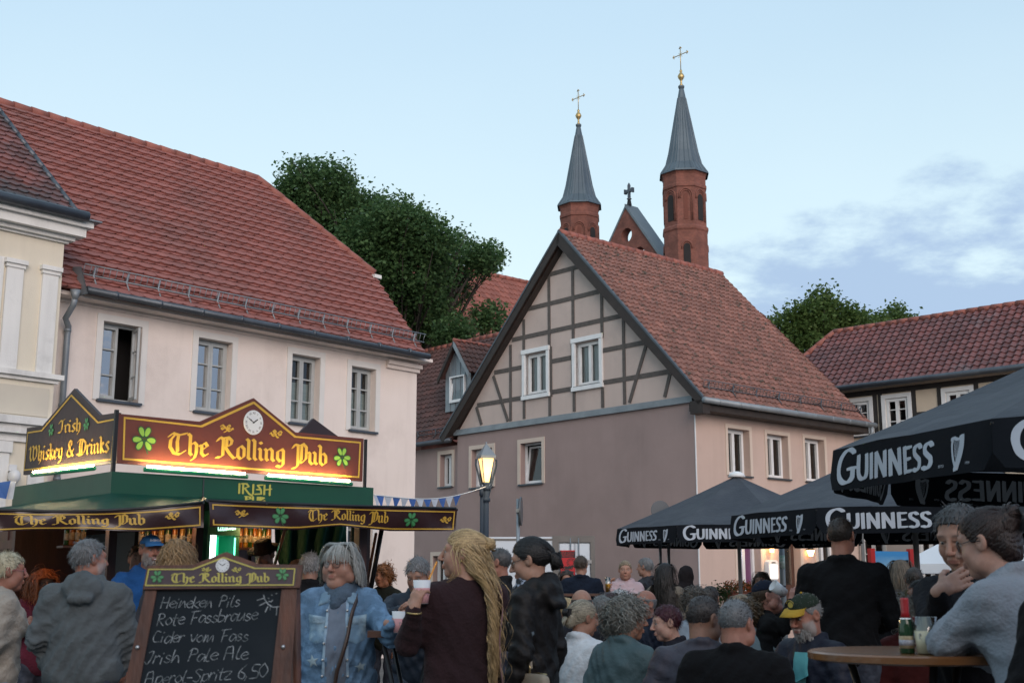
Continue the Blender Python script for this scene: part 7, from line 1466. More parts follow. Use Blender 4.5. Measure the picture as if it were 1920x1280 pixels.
    def cap_mesh(scale, recede=0., extra=(), groove=.003, gf=90, nm='hair', low=0., cut=True, step=None):
        pr = [el((0, -.014, .030), np.array([.076, .095, .088])*scale, .01)]
        def cutf(F, ax_):
            Y_, Z_ = ax_[1][None, :, None], ax_[2][None, None, :]; X_ = ax_[0][:, None, None]; zl_ = np.interp(Y_[0, :, 0], *HZL)[None, :, None]+recede*(Y_ > .02)-low*(Y_ < 0)-.03*np.clip((np.abs(X_)-.05)*20, 0, 1)*(Y_ > .0)*(Y_ < .05); return np.maximum(F, (zl_-Z_)*.75)
        if cut: pr.append(('fn', cutf, None, None, None, None, None))
        pr += list(extra); st2 = step or (.006 if fine else .0105); lo_, hi_ = A3(-.16, -.20, -.18), A3(.16, .15, .17)
        for e_ in extra:
            if e_[0] != 'fn': lo_ = np.minimum(lo_, (np.minimum(e_[1], e_[2]) if e_[0] == 'rc' else e_[1]-e_[2])-.06); hi_ = np.maximum(hi_, (np.maximum(e_[1], e_[2]) if e_[0] == 'rc' else e_[1]+e_[2])+.06)
        ax_ = [axis(lo_[i], hi_[i], st2) for i in range(3)]; F_ = field(pr, ax_); X_, Y_, Z_ = ax_[0][:, None, None], ax_[1][None, :, None], ax_[2][None, None, :]; th_ = np.arctan2(X_, Y_+.01-.4*Z_); F_ = F_-groove*np.sin(gf*.25*th_*4+6*np.sin(40*Z_+ph[0]))
        v_, q_ = nets(F_, ax_); return npmesh(nm, (v_*hs)@RH.T+hcn, q_, hm, root)
    def put(paths, wd, nm='hair_strands', m_=None):
        v_, f_ = ribbons(paths, wd); return npmesh(nm, (v_*hs)@RH.T+hcn, f_, m_ or hm, root)
    bodyl = [((RH.T@(J(0, 0, .40)-hcn))/hs, np.array([.20*build, .142, .19])), ((RH.T@(J(0, 0, .2)-hcn))/hs, np.array([.19*build, .14, .2])), ((RH.T@(nb-hcn))/hs, np.array([.115, .085, .05]))]
    back = lambda p: A3(p[0]*.5, -1, .15 if p[1] > 0 else -.6)
    if hair == 'short': cap_mesh(1.075, recede); put(strands(RS, 480 if fine else 120, .030, lambda p: (p-A3(0, -.01, .02))*6+A3(0, .35 if p[2] > .06 else 0, -.4), 4, .45, lift=1.055, jit=.22, recede=recede), .0055 if fine else .010)
    elif hair == 'crop': cap_mesh(1.045, recede, groove=.0015); put(strands(RS, 420 if fine else 90, .014, lambda p: (p-A3(0, -.01, .02))*9, 2, .1, lift=1.04, jit=.4, recede=recede), .004 if fine else .008)
    elif hair == 'bald':
        def cutb(F, ax_): return np.maximum(F, ax_[2][None, None, :]-.045)
        cap_mesh(1.05, .0, [('fn', cutb, None, None, None, None, None)], low=0)
    elif hair == 'bob':
        cap_mesh(1.085, -.012, [el((s_*.074, -.022, -.035), (.018, .050, .080), .03) for s_ in (-1, 1)]+[el((0, -.078, -.04), (.078, .030, .080), .03)])
        put(strands(RS, 1000 if fine else 200, lambda p: .15+.5*max(0, p[2]-.02), lambda p: A3(p[0]*14, (p[1]+.01)*9-.35, -.25), 10, .8, lift=1.085, jit=.10, face_gap=lambda z: .004 if z > -.06 else -.01, recede=-.01, bodyc=bodyl[2:], ok=lambda p: p[1] < .03), .0065 if fine else .012)
        put(strands(RS, 170 if fine else 24, .085, lambda p: A3(p[0]*12-.25, 1.1, -.15), 7, .75, lift=1.10, jit=.08, recede=-.01, ok=lambda p: p[1] > .02 and p[2] > .07), .0055, 'fringe')
    elif hair == 'long':
        cap_mesh(1.08, -.005, [el((0, -.080, -.05), (.074, .030, .09), .04)])
        put(strands(RS, strands_n or (800 if fine else 220), .50, lambda p: A3(p[0]*4, -.9, -.6), 16, .85, lift=1.085, jit=.12, bodyc=bodyl, curl=.006 if fine else .0, cfreq=38, face_gap=lambda z: .02), .007 if fine else .014)
    elif hair == 'curly':
        cap_mesh(1.13, -.01, [el((s_*.068, -.02, -.02), (.030, .055, .055), .03) for s_ in (-1, 1)]+[el((0, -.08, -.03), (.075, .032, .06), .03)], groove=.007, gf=40)
        put(strands(RS, strands_n or (800 if fine else 220), .115, lambda p: (p-A3(0, -.01, 0))*4, 14, .55, lift=1.12, jit=.9, curl=.013, cfreq=110, face_gap=lambda z: .05 if z < .05 else .13), .0075 if fine else .013)
    elif hair == 'curlylong':
        cap_mesh(1.10, -.01, [el((s_*.070, -.02, -.05), (.026, .05, .085), .03) for s_ in (-1, 1)]+[el((0, -.085, -.07), (.080, .03, .09), .03)], groove=.006, gf=40)
        put(strands(RS, 900 if fine else 300, .25, lambda p: A3(p[0]*8, (p[1]+.01)*5, -.3), 16, .75, lift=1.10, jit=.45, curl=.011, cfreq=70, bodyc=bodyl, face_gap=lambda z: .03 if z < .05 else .13), .008 if fine else .015)
    elif hair == 'tied':
        cap_mesh(1.065, -.003, [el((0, -.105, .01), (.035, .035, .035), .02)]); put(strands(RS, 420 if fine else 90, .20, lambda p: A3(p[0]*-2, -1.2, .12), 10, .0, lift=1.065, jit=.06, target=A3(0, -.10, .01), pull=.25), .006 if fine else .011)
    elif callable(hair): hair(dict(root_info, cap=cap_mesh, put=put, RS=RS, bodyl=bodyl, back=back, hm=hm))
    if beard and beard > .5 and fine:
        paths = []
        for _ in range(260):
            a = RS.uniform(-1.25, 1.25); zz = RS.uniform(-.118, -.05) if abs(a) < .55 else RS.uniform(-.11, -.02); p0 = A3(.064*math.sin(a)*(1+.1*fat), .018+.075*math.cos(a)*(1 if zz > -.09 else .8), zz)
            if abs(p0[0]) < .022 and -.074 < zz < -.05: continue
            dv = A3(p0[0]*4, .35, -1); dv /= np.linalg.norm(dv); paths.append((np.array([p0, p0+dv*.012, p0+dv*.022+A3(0, -.003, 0)]), A3(0, 0, -.05)))
        put(paths, .004, 'beard', hairmat(beardc or hc))
    if glasses:
        qq = MB(Mh)
        for s_ in (-1, 1): qq.tube([(s_*.0325+.0215*math.cos(a), .1035-.012*abs(s_*.0325+.0215*math.cos(a))/.05, .004+.0175*math.sin(a)) for a in np.linspace(0, 2*math.pi, 17)], .0021, 6); qq.tube([(s_*.054, .092, .010), (s_*.079, .03, .012), (s_*.082, -.015, .004)], .0019, 5)
        qq.tube([(-.011, .103, .008), (0, .107, .010), (.011, .103, .008)], .0019, 5); gl_ = qq.build('glasses', nmat('spectacle frame %.2f' % glasses[0], glasses, None, 4, .3), root)
        qq = MB(Mh)
        for s_ in (-1, 1): qq.add([(s_*.0325+.020*math.cos(a), .1032-.012*abs(s_*.0325+.020*math.cos(a))/.05, .004+.016*math.sin(a)) for a in np.linspace(0, 2*math.pi, 16, endpoint=False)], [tuple(range(16))])
        qq.build('lens', glassmat('spectacle lens', (.95, .95, .96), .5), gl_)
    if cap:
        pr = [el((0, -.010, .038), np.array([.084, .103, .090]), .01)]
        def cc(F, ax_): return np.maximum(F, .052-ax_[2][None, None, :]+.12*ax_[1][None, :, None]*0)
        pr.append(('fn', cc, None, None, None, None, None)); ax_ = [axis(-.12, .12, .008), axis(-.14, .13, .008), axis(0.02, .15, .008)]; v_, q_ = nets(field(pr, ax_), ax_); co = npmesh('cap', (v_*hs)@RH.T+hcn, q_, fabric(cap[0]), root)
        qq = MB(Mh); n_ = 14; top_ = []
        for i in range(n_+1):
            a = math.pi*i/n_; xx = .072*math.cos(a); top_.append(((xx, .052-abs(xx)*.1+.0*i, .060), (xx*1.02, .080+.085*math.sin(a)**.7, .046-.010*math.cos(a)**2-.004)))
        vv = [p for pr_ in top_ for p in (pr_[0], ((pr_[0][0]+pr_[1][0])/2, (pr_[0][1]+pr_[1][1])/2, .060), pr_[1])]; vb = [(x_, y_, z_-.004) for x_, y_, z_ in vv]; nv = len(vv)
        fs_ = [(i*3+j, (i+1)*3+j, (i+1)*3+j+1, i*3+j+1) for i in range(n_) for j in (0, 1)]; qq.add(vv+vb, fs_+[tuple(nv+k for k in f_[::-1]) for f_ in fs_]+[(i*3+2, (i+1)*3+2, nv+(i+1)*3+2, nv+i*3+2) for i in range(n_)], True); qq.build('visor', fabric(cap[1]), co)
        qq = MB(Mh); qq.ball((0, -.010, .129), .008, 8); qq.build('button', fabric(cap[1]), co)
        if len(cap) > 2: cap[2](Mh, co)
    if hat: qq = MB(Mh); qq.lathe([(.15, .055), (.152, .060), (.085, .066), (.082, .13), (.06, .145), (0, .142)], (0, -.005, 0), 20); qq.build('hat', fabric(hat), root)
    if shirt: decal(root_info, [(-.045, .46), (.045, .46), (.02, .25), (-.02, .25)], +1, fabric(shirt), 'shirt_front', .010, 6)
    return root_info
def surf(info, x, z, sgn, near=.022):
    """y of the garment surface at body-space x, z (front sgn=+1, back sgn=-1)"""
    v = info['gv']; m = (np.abs(v[:, 0]-x) < near) & (np.abs(v[:, 2]-z) < near)
    if not m.any(): return None
    y = v[m, 1]*sgn; d2 = (v[m, 0]-x)**2+(v[m, 2]-z)**2; c = y > y.max()-.06; w_ = np.exp(-d2[c]/(near*.45)**2); return sgn*float((y[c]*w_).sum()/w_.sum())
def decal(info, poly, sgn, m, name, lift=.005, n=5, rel=True, thick=None):
    """a cloth patch laid on the front or back of the garment; poly in (x, height above hip)"""
    hz = info['hip'][2]; cx = sum(p[0] for p in poly)/len(poly); cz = sum(p[1] for p in poly)/len(poly); qq = MB(); vs_ = []; k = len(poly)*4; rings = n
    edge = [(a[0]+(b[0]-a[0])*i/4, a[1]+(b[1]-a[1])*i/4) for a, b in zip(poly, poly[1:]+poly[:1]) for i in range(4)]
    for r in range(rings+1):
        for x, z in edge:
            f = r/rings; xx, zz = cx+(x-cx)*f, hz+cz+(z-cz)*f; y = surf(info, xx, zz, sgn)
            if y is None: y = surf(info, xx, zz, sgn, .06) or 0
            vs_.append((xx, y+sgn*lift*(1 if r < rings else .3), zz))
    qq.add(vs_, [(r*k+i, r*k+(i+1) % k, (r+1)*k+(i+1) % k, (r+1)*k+i) for r in range(rings) for i in range(k)], True); o = qq.build(name, m, info['root']); return o
def strap(info, pts, name, label, cat, m, wd=.022, lift=.006, bag=None, bagm=None, extra=None):
    """a shoulder bag: a band laid over the garment plus the bag; pts in body space relative to the hip (x, y, z)"""
    v = info['gv']; P_ = catmull([tuple(p) for p in pts], 6); out = []
    for p in P_:
        p = np.array(p)+info['hip']; i = np.argmin(((v-p)**2).sum(1)); n_ = v[i]-np.array([info['hip'][0], info['hip'][1]*1., v[i][2]]); dn = np.linalg.norm(p-v[i]); q_ = v[i]+(p-v[i])*(lift/dn if dn > 1e-6 else 0)
        out.append(q_ if dn < .10 else p)
    t = thing(name, label, cat, info['root'].location, info['rz']); qq = MB(); vs_ = []; k = len(out); out = np.array(out)
    for _ in range(2): out[1:-1] = (out[:-2]+2*out[1:-1]+out[2:])/4
    for i in range(k):
        tg = out[min(i+1, k-1)]-out[max(i-1, 0)]; c = np.array([info['hip'][0], info['hip'][1], out[i][2]]); nn = out[i]-c; nn /= np.linalg.norm(nn)+1e-9; sd = np.cross(tg, nn); sd /= np.linalg.norm(sd)+1e-9; o_ = out[i]+nn*lift; vs_ += [o_-sd*wd/2, o_+sd*wd/2, o_+sd*wd/2+nn*.003, o_-sd*wd/2+nn*.003]
    qq.add(vs_, [(i*4+a, i*4+(a+1) % 4, (i+1)*4+(a+1) % 4, (i+1)*4+a) for i in range(k-1) for a in range(4)], True); qq.build('strap', m, t)
    if bag:
        c, (w_, d_, h_), rz_ = bag; M_ = Matrix.Translation(Vector(np.array(c)+info['hip'])) @ Matrix.Rotation(rz_, 4, 'Z'); ax_ = [axis(-w_/2-.05, w_/2+.05, .012), axis(-d_/2-.05, d_/2+.05, .012), axis(-h_/2-.05, h_/2+.05, .012)]
        X, Y, Z = np.meshgrid(*ax_, indexing='ij'); r_ = .03; tp = 1-.12*(Z/h_); qx, qy, qz = np.abs(X)-w_/2*tp+r_, np.abs(Y)-d_/2*(1-.35*(Z/h_+.5))+r_, np.abs(Z)-h_/2+r_; F = np.sqrt(np.maximum(qx, 0)**2+np.maximum(qy, 0)**2+np.maximum(qz, 0)**2)+np.minimum(np.maximum(qx, np.maximum(qy, qz)), 0)-r_; v_, q_ = nets(F, ax_)
        v_ = v_@np.array(M_.to_3x3()).T+np.array(M_.translation); npmesh('bag_body', v_, q_, bagm or m, t)
        qq = MB(M_); qq.tube([(-w_*.3, -d_*.30, h_*.48), (0, -d_*.34, h_*.5), (w_*.3, -d_*.30, h_*.48)], .004, 6); qq.tube([(w_*.2, 0, h_*.5), (w_*.2, 0, h_*.5+.03), (w_*.25, 0, h_*.5+.05)], .006, 6); qq.build('zip_and_ring', nmat('pale brass', (.55, .45, .25), None, 3, .3, metal=.9), t)
    return t
# =================================================================== THE CROWD
BLK, NAVY, DGREY = (.010, .010, .011), (.010, .016, .030), (.03, .032, .036)
SK, SKT, SKR = (.30, .158, .108), (.25, .125, .082), (.30, .132, .09)
GREY, DGH, BRN, BLD, DBR = (.24, .245, .25), (.085, .085, .087), (.060, .038, .024), (.36, .265, .14), (.022, .015, .012)
FWD = ((.24, .06, .24), (.10, .28, .30))
# ---- left group
p1 = person(18, 1036, 7.9, -82, 'person with bleached hair and pink glasses in a cream jumper holding a cup', fem=True, hair='short', hc=(0.3120, 0.2808, 0.1950), top='jumper', tc=(0.3588, 0.3198, 0.2730), tk='knit', leg=(0.1248, 0.1872, 0.2808), glasses=(.55, .2, .2), skin=SKR, fine=1, collar=True,
            R=((.22, -.06, .22), (.04, .15, .33)), L=((.22, -.06, .22), (.04, .14, .30)), hands={'R': dict(curl=.8), 'L': dict(curl=.8)}, brow=(.15, .11, .07))
cup('white plastic cup held by the bleached-haired person at the left edge', p1['world'](p1['arms']['R'][3]+A3(-.02, .10, -.03)), .13, .045)
person(84, 1068, 10.5, -165, 'person with frizzy red hair and dark glasses in a burgundy top before the panelled door', fem=True, hair='curlylong', hc=(0.2340, 0.0663, 0.0195), top='jumper', tc=(0.1014, 0.0094, 0.0273), tk='knit', glasses=(.02, .02, .02), fine=1, L=FWD, R=FWD)
person(170, 1012, 7.7, -14, 'broad grey-bearded person in a grey hooded sweatshirt seen from behind', yaw=-48, build=1.30, belly=.05, hair='short', hc=(0.1326, 0.1365, 0.1404), top='hoodie', hood=True, collar=False, tc=(0.1053, 0.1209, 0.1287), leg=(0.0094, 0.0140, 0.0265), beard=.6, beardc=(.26, .255, .25), fine=2, recede=.012, skin=SKR, fat=.25,
       R=((.26, .05, .22), (.22, .14, .0)), L=((.27, -.02, .22), (.22, .12, .02)), hs=1.02, fold=1.3)
def athens(Mh, co):
    q = MB(); bfont('ATHENS', .024, lambda s, t, l: Mh @ Vector((s, .094-2.6*s*s-.25*(t-.0), .080+t)), (0, 0), q); q.build('lettering', M_wht, co)
person(284, 1004, 9.8, -163, 'smiling grey-bearded person in a blue cap and bright blue hooded sweatshirt', yaw=4, hair='crop', hc=(0.0780, 0.0741, 0.0702), top='hoodie', hood=True, collar=False, tc=(0.0195, 0.0936, 0.2808), leg=BLK, beard=.85, beardc=(.20, .19, .185), cap=((.05, .20, .48), (.045, .18, .44), athens), smile=True, fine=2, build=1.2, skin=SKR)
person(333, 1013, 9.2, 4, 'person with long wavy sandy hair seen from behind above the chalkboard', fem=True, hair='curlylong', hc=(0.2340, 0.1482, 0.0702), tc=(0.0390, 0.0390, 0.0468), fine=1)
person(262, 1022, 10.4, -178, 'dark-haired person half hidden behind the person in the blue cap', hair='short', hc=DBR, tc=BLK)
person(497, 1016, 11.35, 150, 'bartender in a dark brimmed hat inside the pub stall', pitch=-25, hair='short', hc=DBR, hat=(.02, .012, .01), tc=BLK, top='shirt', L=FWD, R=FWD, fine=1)
person(581, 1036, 10.6, 12, 'white-haired person in a black jacket seen from behind, right of the chalkboard', yaw=-12, hair='short', hc=(0.2652, 0.2691, 0.2730), tc=(0.0109, 0.0117, 0.0140), recede=.012, fine=1)
person(557, 1047, 11.3, 60, 'bald person partly hidden behind the white-haired person in black', hair='bald', hc=GREY, tc=BLK)
# ---- woman in denim
DEN = (.075, .145, .235)
dn = person(640, 1019, 7.3, 174, 'person with a grey bob and glasses in a pale star-printed denim jacket', fem=True, yaw=-27, pitch=-2, build=1.2, belly=.05, fat=.45, hair='bob', hc=(0.2574, 0.2613, 0.2457), top='jacket', tc=DEN, tk='denim', leg=(0.0390, 0.0429, 0.0546), glasses=(.10, .05, .035), skin=(.34, .18, .13), fine=2, brow=(.22, .18, .14),
            L=('px', (733, 1194, 7.05), (733, 1168, 6.90)), R=((.285, .02, .20), (.27, .10, -.03)), hands={'L': dict(curl=.75, dw=(.9, -.2, .05), nw=(.3, .9, 0))}, scarf=((.085, .125, .175), 'plain'), hs=1.02, fold=1.25, collar=.02, hem=-.12)
M_seam = nmat('pale denim', (.30, .42, .52), (.18, .28, .40), 30, .85); M_btn = nmat('metal button', (.62, .60, .58), None, 3, .3, metal=.8); M_star = nmat('pale star print', (.30, .38, .42), (.20, .29, .35), 25, .85)
decal(dn, [(-.055, .46), (.065, .46), (.075, .05), (-.02, -.12), (-.065, .05)], 1, nmat('grey linen shirt', (.16, .20, .26), (.11, .14, .19), 14, .9), 'shirt_front', .004, 6)
for sx_ in (-1, 1):
    decal(dn, [(sx_*.065, .37), (sx_*.165, .385), (sx_*.158, .25), (sx_*.115, .225), (sx_*.068, .245)][::sx_], 1, fabric((.12, .21, .30), 'denim', (.30, .42, .50)), 'chest_pocket', .008, 4)
    decal(dn, [(sx_*.062, .375), (sx_*.168, .39), (sx_*.165, .345), (sx_*.115, .325), (sx_*.065, .335)][::sx_], 1, fabric((.17, .27, .36), 'denim', (.36, .47, .54)), 'pocket_flap', .012, 3)
    decal(dn, [(sx_*.045, .47), (sx_*.062, .47), (sx_*.078, .05), (sx_*.060, .05)][::sx_], 1, M_seam, 'button_placket', .007, 3)
    decal(dn, [(sx_*.03, .535), (sx_*.10, .505), (sx_*.115, .435), (sx_*.055, .455)][::sx_], 1, fabric((.13, .22, .31), 'denim', (.26, .37, .45)), 'collar_flap', .016, 4)
qq = MB()
for z_ in (.41, .32, .23, .14, .05):
    for sx_ in (-1, 1):
        x_ = sx_*(.055+.018*(.47-z_)/.42); y_ = surf(dn, x_, dn['hip'][2]+z_, 1)
        if y_: qq.ball((x_, y_+.012, dn['hip'][2]+z_), .008, 8)
qq.build('button', M_btn, dn['root'])
def starpoly(cx, cz, r, ro=0): return [(cx+(r if i % 2 == 0 else r*.42)*math.sin(math.pi*i/5+ro), cz+(r if i % 2 == 0 else r*.42)*math.cos(math.pi*i/5+ro)) for i in range(10)]
for cx, cz, r in ((.255, .27, .045), (.13, .13, .04), (-.14, .10, .035)): decal(dn, starpoly(cx, cz, r, .2)[::1], 1, M_star, 'star_print', .006, 3)
strap(dn, [(-.10, .00, .53), (-.085, .15, .42), (-.06, .19, .25), (-.02, .21, .08), (.03, .21, -.06)], 'shoulder_bag', 'dark brown leather crossbody bag worn by the denim-jacketed person', 'bag', nmat('dark brown leather', (.045, .025, .018), None, 5, .45), .022, .014, ((.07, .23, -.12), (.20, .07, .16), 0), nmat('dark brown leather', (.045, .025, .018)))
strap(dn, [(.03, .21, -.07), (.12, .20, .00), (.19, .12, .05)], 'bag_chain', 'thin brown chain of the crossbody bag at the denim hem', 'chain', nmat('brass chain', (.3, .22, .12), None, 3, .4, metal=.6), .012, .012) if False else None
cup('white cup of pink drink standing on the narrow table beside the denim jacket', P(750, 1184, 6.9)-Vector((0, 0, .004)), .115, .046)
# ---- behind them
person(719, 1059, 13.5, 150, 'person with curly ginger hair and a dark top, far behind by the drain pipe', fem=True, hair='curly', hc=(0.2340, 0.0858, 0.0234), tc=(0.0234, 0.0234, 0.0156), skin=(.5, .2, .1))
dk = person(784, 1046, 9.0, 175, 'grey-haired person in a navy jacket bending over a drink behind the high table', yaw=-14, pitch=-22, lean=16, build=1.12, hair='short', hc=(0.1560, 0.1560, 0.1599), tc=(0.0125, 0.0218, 0.0374), tk='shell', fine=1, L=('px', (840, 1170, 8.7), (790, 1140, 8.6)), R=('px', (712, 1160, 8.8), (752, 1145, 8.6)), hands={'R': dict(curl=.6), 'L': dict(curl=.7)}, shirt=(.35, .42, .5), leg=(0.0156, 0.0273, 0.0468))
person(934, 1028, 10.4, 82, 'person with cropped grey hair and a black jacket between the long-haired and dark-haired people', yaw=-5, hair='crop', hc=(0.0546, 0.0546, 0.0562), tc=BLK, fine=1, skin=SKR, L=FWD, R=FWD)
# ---- blonde woman
def hair_blonde(I):
    c = A3(.0, -.122, .055)
    I['cap'](1.07, -.008, [el(c, (.034, .030, .036), .02), el((0, -.080, -.05), (.070, .030, .09), .04)], groove=.003, gf=110)
    RS = I['RS']; b = I['bodyl']
    nape = A3(0, -.105, -.075)
    ls_ = strands(RS, 3000, lambda p: .66+RS.uniform(-.20, .06), lambda p: (nape+A3(RS.uniform(-.06, .06), RS.uniform(-.04, .03), RS.uniform(-.05, .05))-p)*9+A3(0, -.3, -.15), 26, .6, lift=1.07, jit=.16, bodyc=b, curl=.016, cfreq=34, face_gap=lambda z: -.005, ok=lambda p: p[2] < .06 and p[1] < .01)
    md = np.median([p[-6] for p, c_ in ls_], 0); ls_ = [x for x in ls_ if np.hypot(*(x[0][-6]-md)[:2]) < .115 and np.hypot(*(x[0][14]-np.median([p[14] for p, c_ in ls_], 0))[:2]) < .12]
    I['put'](ls_, .0046, 'long_hair')
    I['put'](strands(RS, 620, .26, lambda p: A3(p[0]*2, -1.2, .3), 12, .0, lift=1.08, jit=.05, recede=-.012, low=-.03, target=c, pull=.4, ok=lambda p: p[2] > .0), .0065, 'drawn_back_hair')
    I['put'](strands(RS, 16, .26, lambda p: A3(np.sign(p[0])*.3, .25, -1), 16, .8, lift=1.09, jit=.1, bodyc=b, curl=.013, cfreq=26, ok=lambda p: -.01 < p[1] < .04 and p[2] < .06), .0055, 'loose_locks')
    paths = []
    for k in range(120):
        a0 = RS.uniform(0, 6.28); r_ = RS.uniform(.018, .040); t = np.linspace(0, 4.2, 14); ti = RS.uniform(-.9, .9); p = np.stack([r_*np.cos(t+a0), r_*np.sin(t+a0)*math.cos(ti)*.8, r_*np.sin(t+a0)*math.sin(ti)+RS.uniform(-.012, .012)], 1)+c+A3(0, -.012, 0); paths.append((p, c))
    I['put'](paths, .008, 'bun')
BLH = (.36, .25, .125)
bl = person(868, 994, 6.4, 26, 'person with long wavy blonde hair and topknot in a dark burgundy jumper', fem=True, yaw=58, pitch=3, build=1.25, hair=hair_blonde, hc=BLH, top='jumper', tc=(.022, .0058, .0085), tk='knit', leg=(0.0078, 0.0078, 0.0109), fine=2, skin=(.36, .195, .135), collar=.0,
            L=('px', (764, 1205, 6.28), (776, 1143, 6.15)), R=('px', (900, 1215, 6.55), (815, 1165, 6.45)), hands={'L': dict(dw=(.18, .1, 1), nw=(.55, .8, 0), curl=.62, s=1, thumb=.9), 'R': dict(curl=.7)}, hs=1.03, fold=.7, brow=(.2, .13, .07))
cu_ = bl['world'](bl['arms']['L'][3])+Vector((.034, .050, .030)); cup('white cup of pink drink with an orange straw raised by the blonde-haired person', cu_, .115, .044, straw=True)
qq = MB(); wq = bl['arms']['L'][3]; qq.tube([tuple(wq+A3(.036*math.cos(a), .036*math.sin(a), -.012+.006*math.sin(a))) for a in np.linspace(0, 2*math.pi, 22)], .0045, 6); qq.build('bracelet', M_gold, bl['root'])
qq = MB(); ec = bl['hcn']+bl['RH']@A3(-.088, -.004, -.035); qq.ball(tuple(ec), .006, 8); qq.build('earring', M_gold, bl['root'])
strap(bl, [(.12, .07, .52), (.155, -.03, .51), (.165, -.12, .38), (.185, -.16, .20), (.20, -.15, .02), (.20, -.12, -.06)], 'shoulder_bag', 'dusty pink leather shoulder bag hanging behind the blonde-haired person', 'bag', nmat('dusty pink leather', (.30, .17, .17), (.24, .135, .135), 6, .5, .1, 60), .045, .010, ((.205, -.13, -.22), (.24, .12, .24), .2), nmat('dusty pink leather', (.30, .17, .17)))
# ---- dark-haired woman
def hair_lowbun(I):
    c = A3(.0, -.135, -.035); RS = I['RS']
    I['cap'](1.085, -.006, [el(c, (.034, .034, .048), .01)], groove=.003, gf=120)
    I['put'](strands(RS, 620, .26, lambda p: A3(p[0]*3, -1.0, .1), 12, .0, lift=1.085, jit=.04, recede=-.01, low=-.02, target=c+A3(0, .03, .01), pull=.4), .0065, 'drawn_back_hair')
    paths = []
    for k in range(120):
        a0 = RS.uniform(0, 6.28); t = np.linspace(0, 3, 10); r_ = RS.uniform(.03, .038); p = np.stack([r_*np.cos(t+a0)*.9, r_*np.sin(t+a0)*.9, np.linspace(.04, -.045, 10)], 1)+c; paths.append((p, c))
    I['put'](paths, .007, 'bun')
bw = person(994, 1009, 6.9, 64, 'person with black low bun, glasses and patterned scarf in a black jacket', fem=True, yaw=14, pitch=-14, build=1.0, hair=hair_lowbun, hc=(0.0078, 0.0070, 0.0070), top='jacket', hood=True, tc=(0.0086, 0.0078, 0.0082), tk='shell', glasses=(.02, .02, .022), skin=(.36, .20, .14), fine=2, scarf=((.016, .018, .024), 'scarf'), hs=1.03, collar=False)
strap(bw, [(.06, -.02, .55), (-.06, .10, .46), (-.13, .06, .36), (-.17, -.02, .24), (-.17, -.08, .12)], 'shoulder_bag', 'beige bag strap running across the black jacket of the person with glasses', 'bag', nmat('beige webbing', (.34, .30, .24), None, 8, .8), .020, .008, ((-.20, -.10, .0), (.20, .09, .18), 1.2), nmat('beige canvas', (.3, .26, .2)))
decal(bw, [(-.20, .30), (-.175, .305), (-.17, .285), (-.195, .28)], -1, nmat('grey badge', (.10, .13, .15)), 'badge', .006, 2)
# ---- behind, by the trailer
person(1089, 1042, 16.0, 4, 'person with short brown hair in a navy jacket seen from behind before the trailer doors', yaw=-14, hair='short', hc=(0.0546, 0.0390, 0.0273), tc=(0.0078, 0.0140, 0.0281), build=1.15, fine=1)
person(1063, 1069, 17.0, 170, 'dark-haired person facing the camera under the red poster', fem=True, hair='long', hc=DBR, tc=BLK, pitch=-5)
pk = person(1172, 1051, 16.0, 182, 'person with tied-back fair hair and crossed arms in a pale pink hooded sweatshirt', fem=True, hair='tied', hc=(0.2028, 0.1560, 0.1014), top='hoodie', hood=True, collar=False, tc=(0.5225, 0.3990, 0.4275), leg=(0.0390, 0.0468, 0.0702), fine=1, build=1.1, R=((.21, .12, .26), (.20, .17, .45)), L=((.23, .14, .22), (-.06, .25, .33)), hands={'R': dict(curl=.5)}, skin=(.38, .205, .145))
decal(pk, [(-.185, .28), (-.15, .30), (-.135, .26), (-.16, .225)], 1, nmat('black green badge', (.02, .05, .02), (.05, .25, .06), 40, .7), 'badge', .006, 3)
person(1209, 1046, 16.6, 66, 'grey-haired person in a dark jacket in profile beside the pale pink sweatshirt', hair='short', hc=(0.1404, 0.1443, 0.1482), tc=(0.0234, 0.0265, 0.0328), tk='shell', fine=1, L=((.22, .16, .26), (.06, .30, .38)), R=FWD)
bc = person(1247, 1056, 14.5, -18, 'person with long black hair in a beige coat seen from behind with a striped strap', fem=True, hair='long', hc=(0.0094, 0.0078, 0.0070), top='coat', hem=-.45, tc=(0.1638, 0.1443, 0.1170), fine=1, build=1.1, leg=BLK)
strap(bc, [(-.02, -.12, .50), (.06, -.15, .36), (.13, -.13, .20), (.18, -.05, .05)], 'shoulder_bag', 'striped crossbody strap and bag on the beige coat', 'bag', nmat('striped webbing', (.35, .33, .28), (.05, .08, .05), 60, .8, stretch=(1, 1, .1)), .035, .008, ((.21, .02, -.06), (.2, .08, .16), 1.2), nmat('dark green bag', (.03, .05, .035)))
person(1286, 1063, 15.8, -4, 'person in a dark brown hood seen from behind beside the beige coat', hair='crop', hc=BRN, top='hoodie', collar=False, hoodup=True, tc=(0.0156, 0.0125, 0.0140))
person(1427, 1072, 15.5, 165, 'brown-haired person under the far parasol, just above the navy cap', fem=True, hair='bob', hc=(0.0390, 0.0250, 0.0156), tc=BLK)
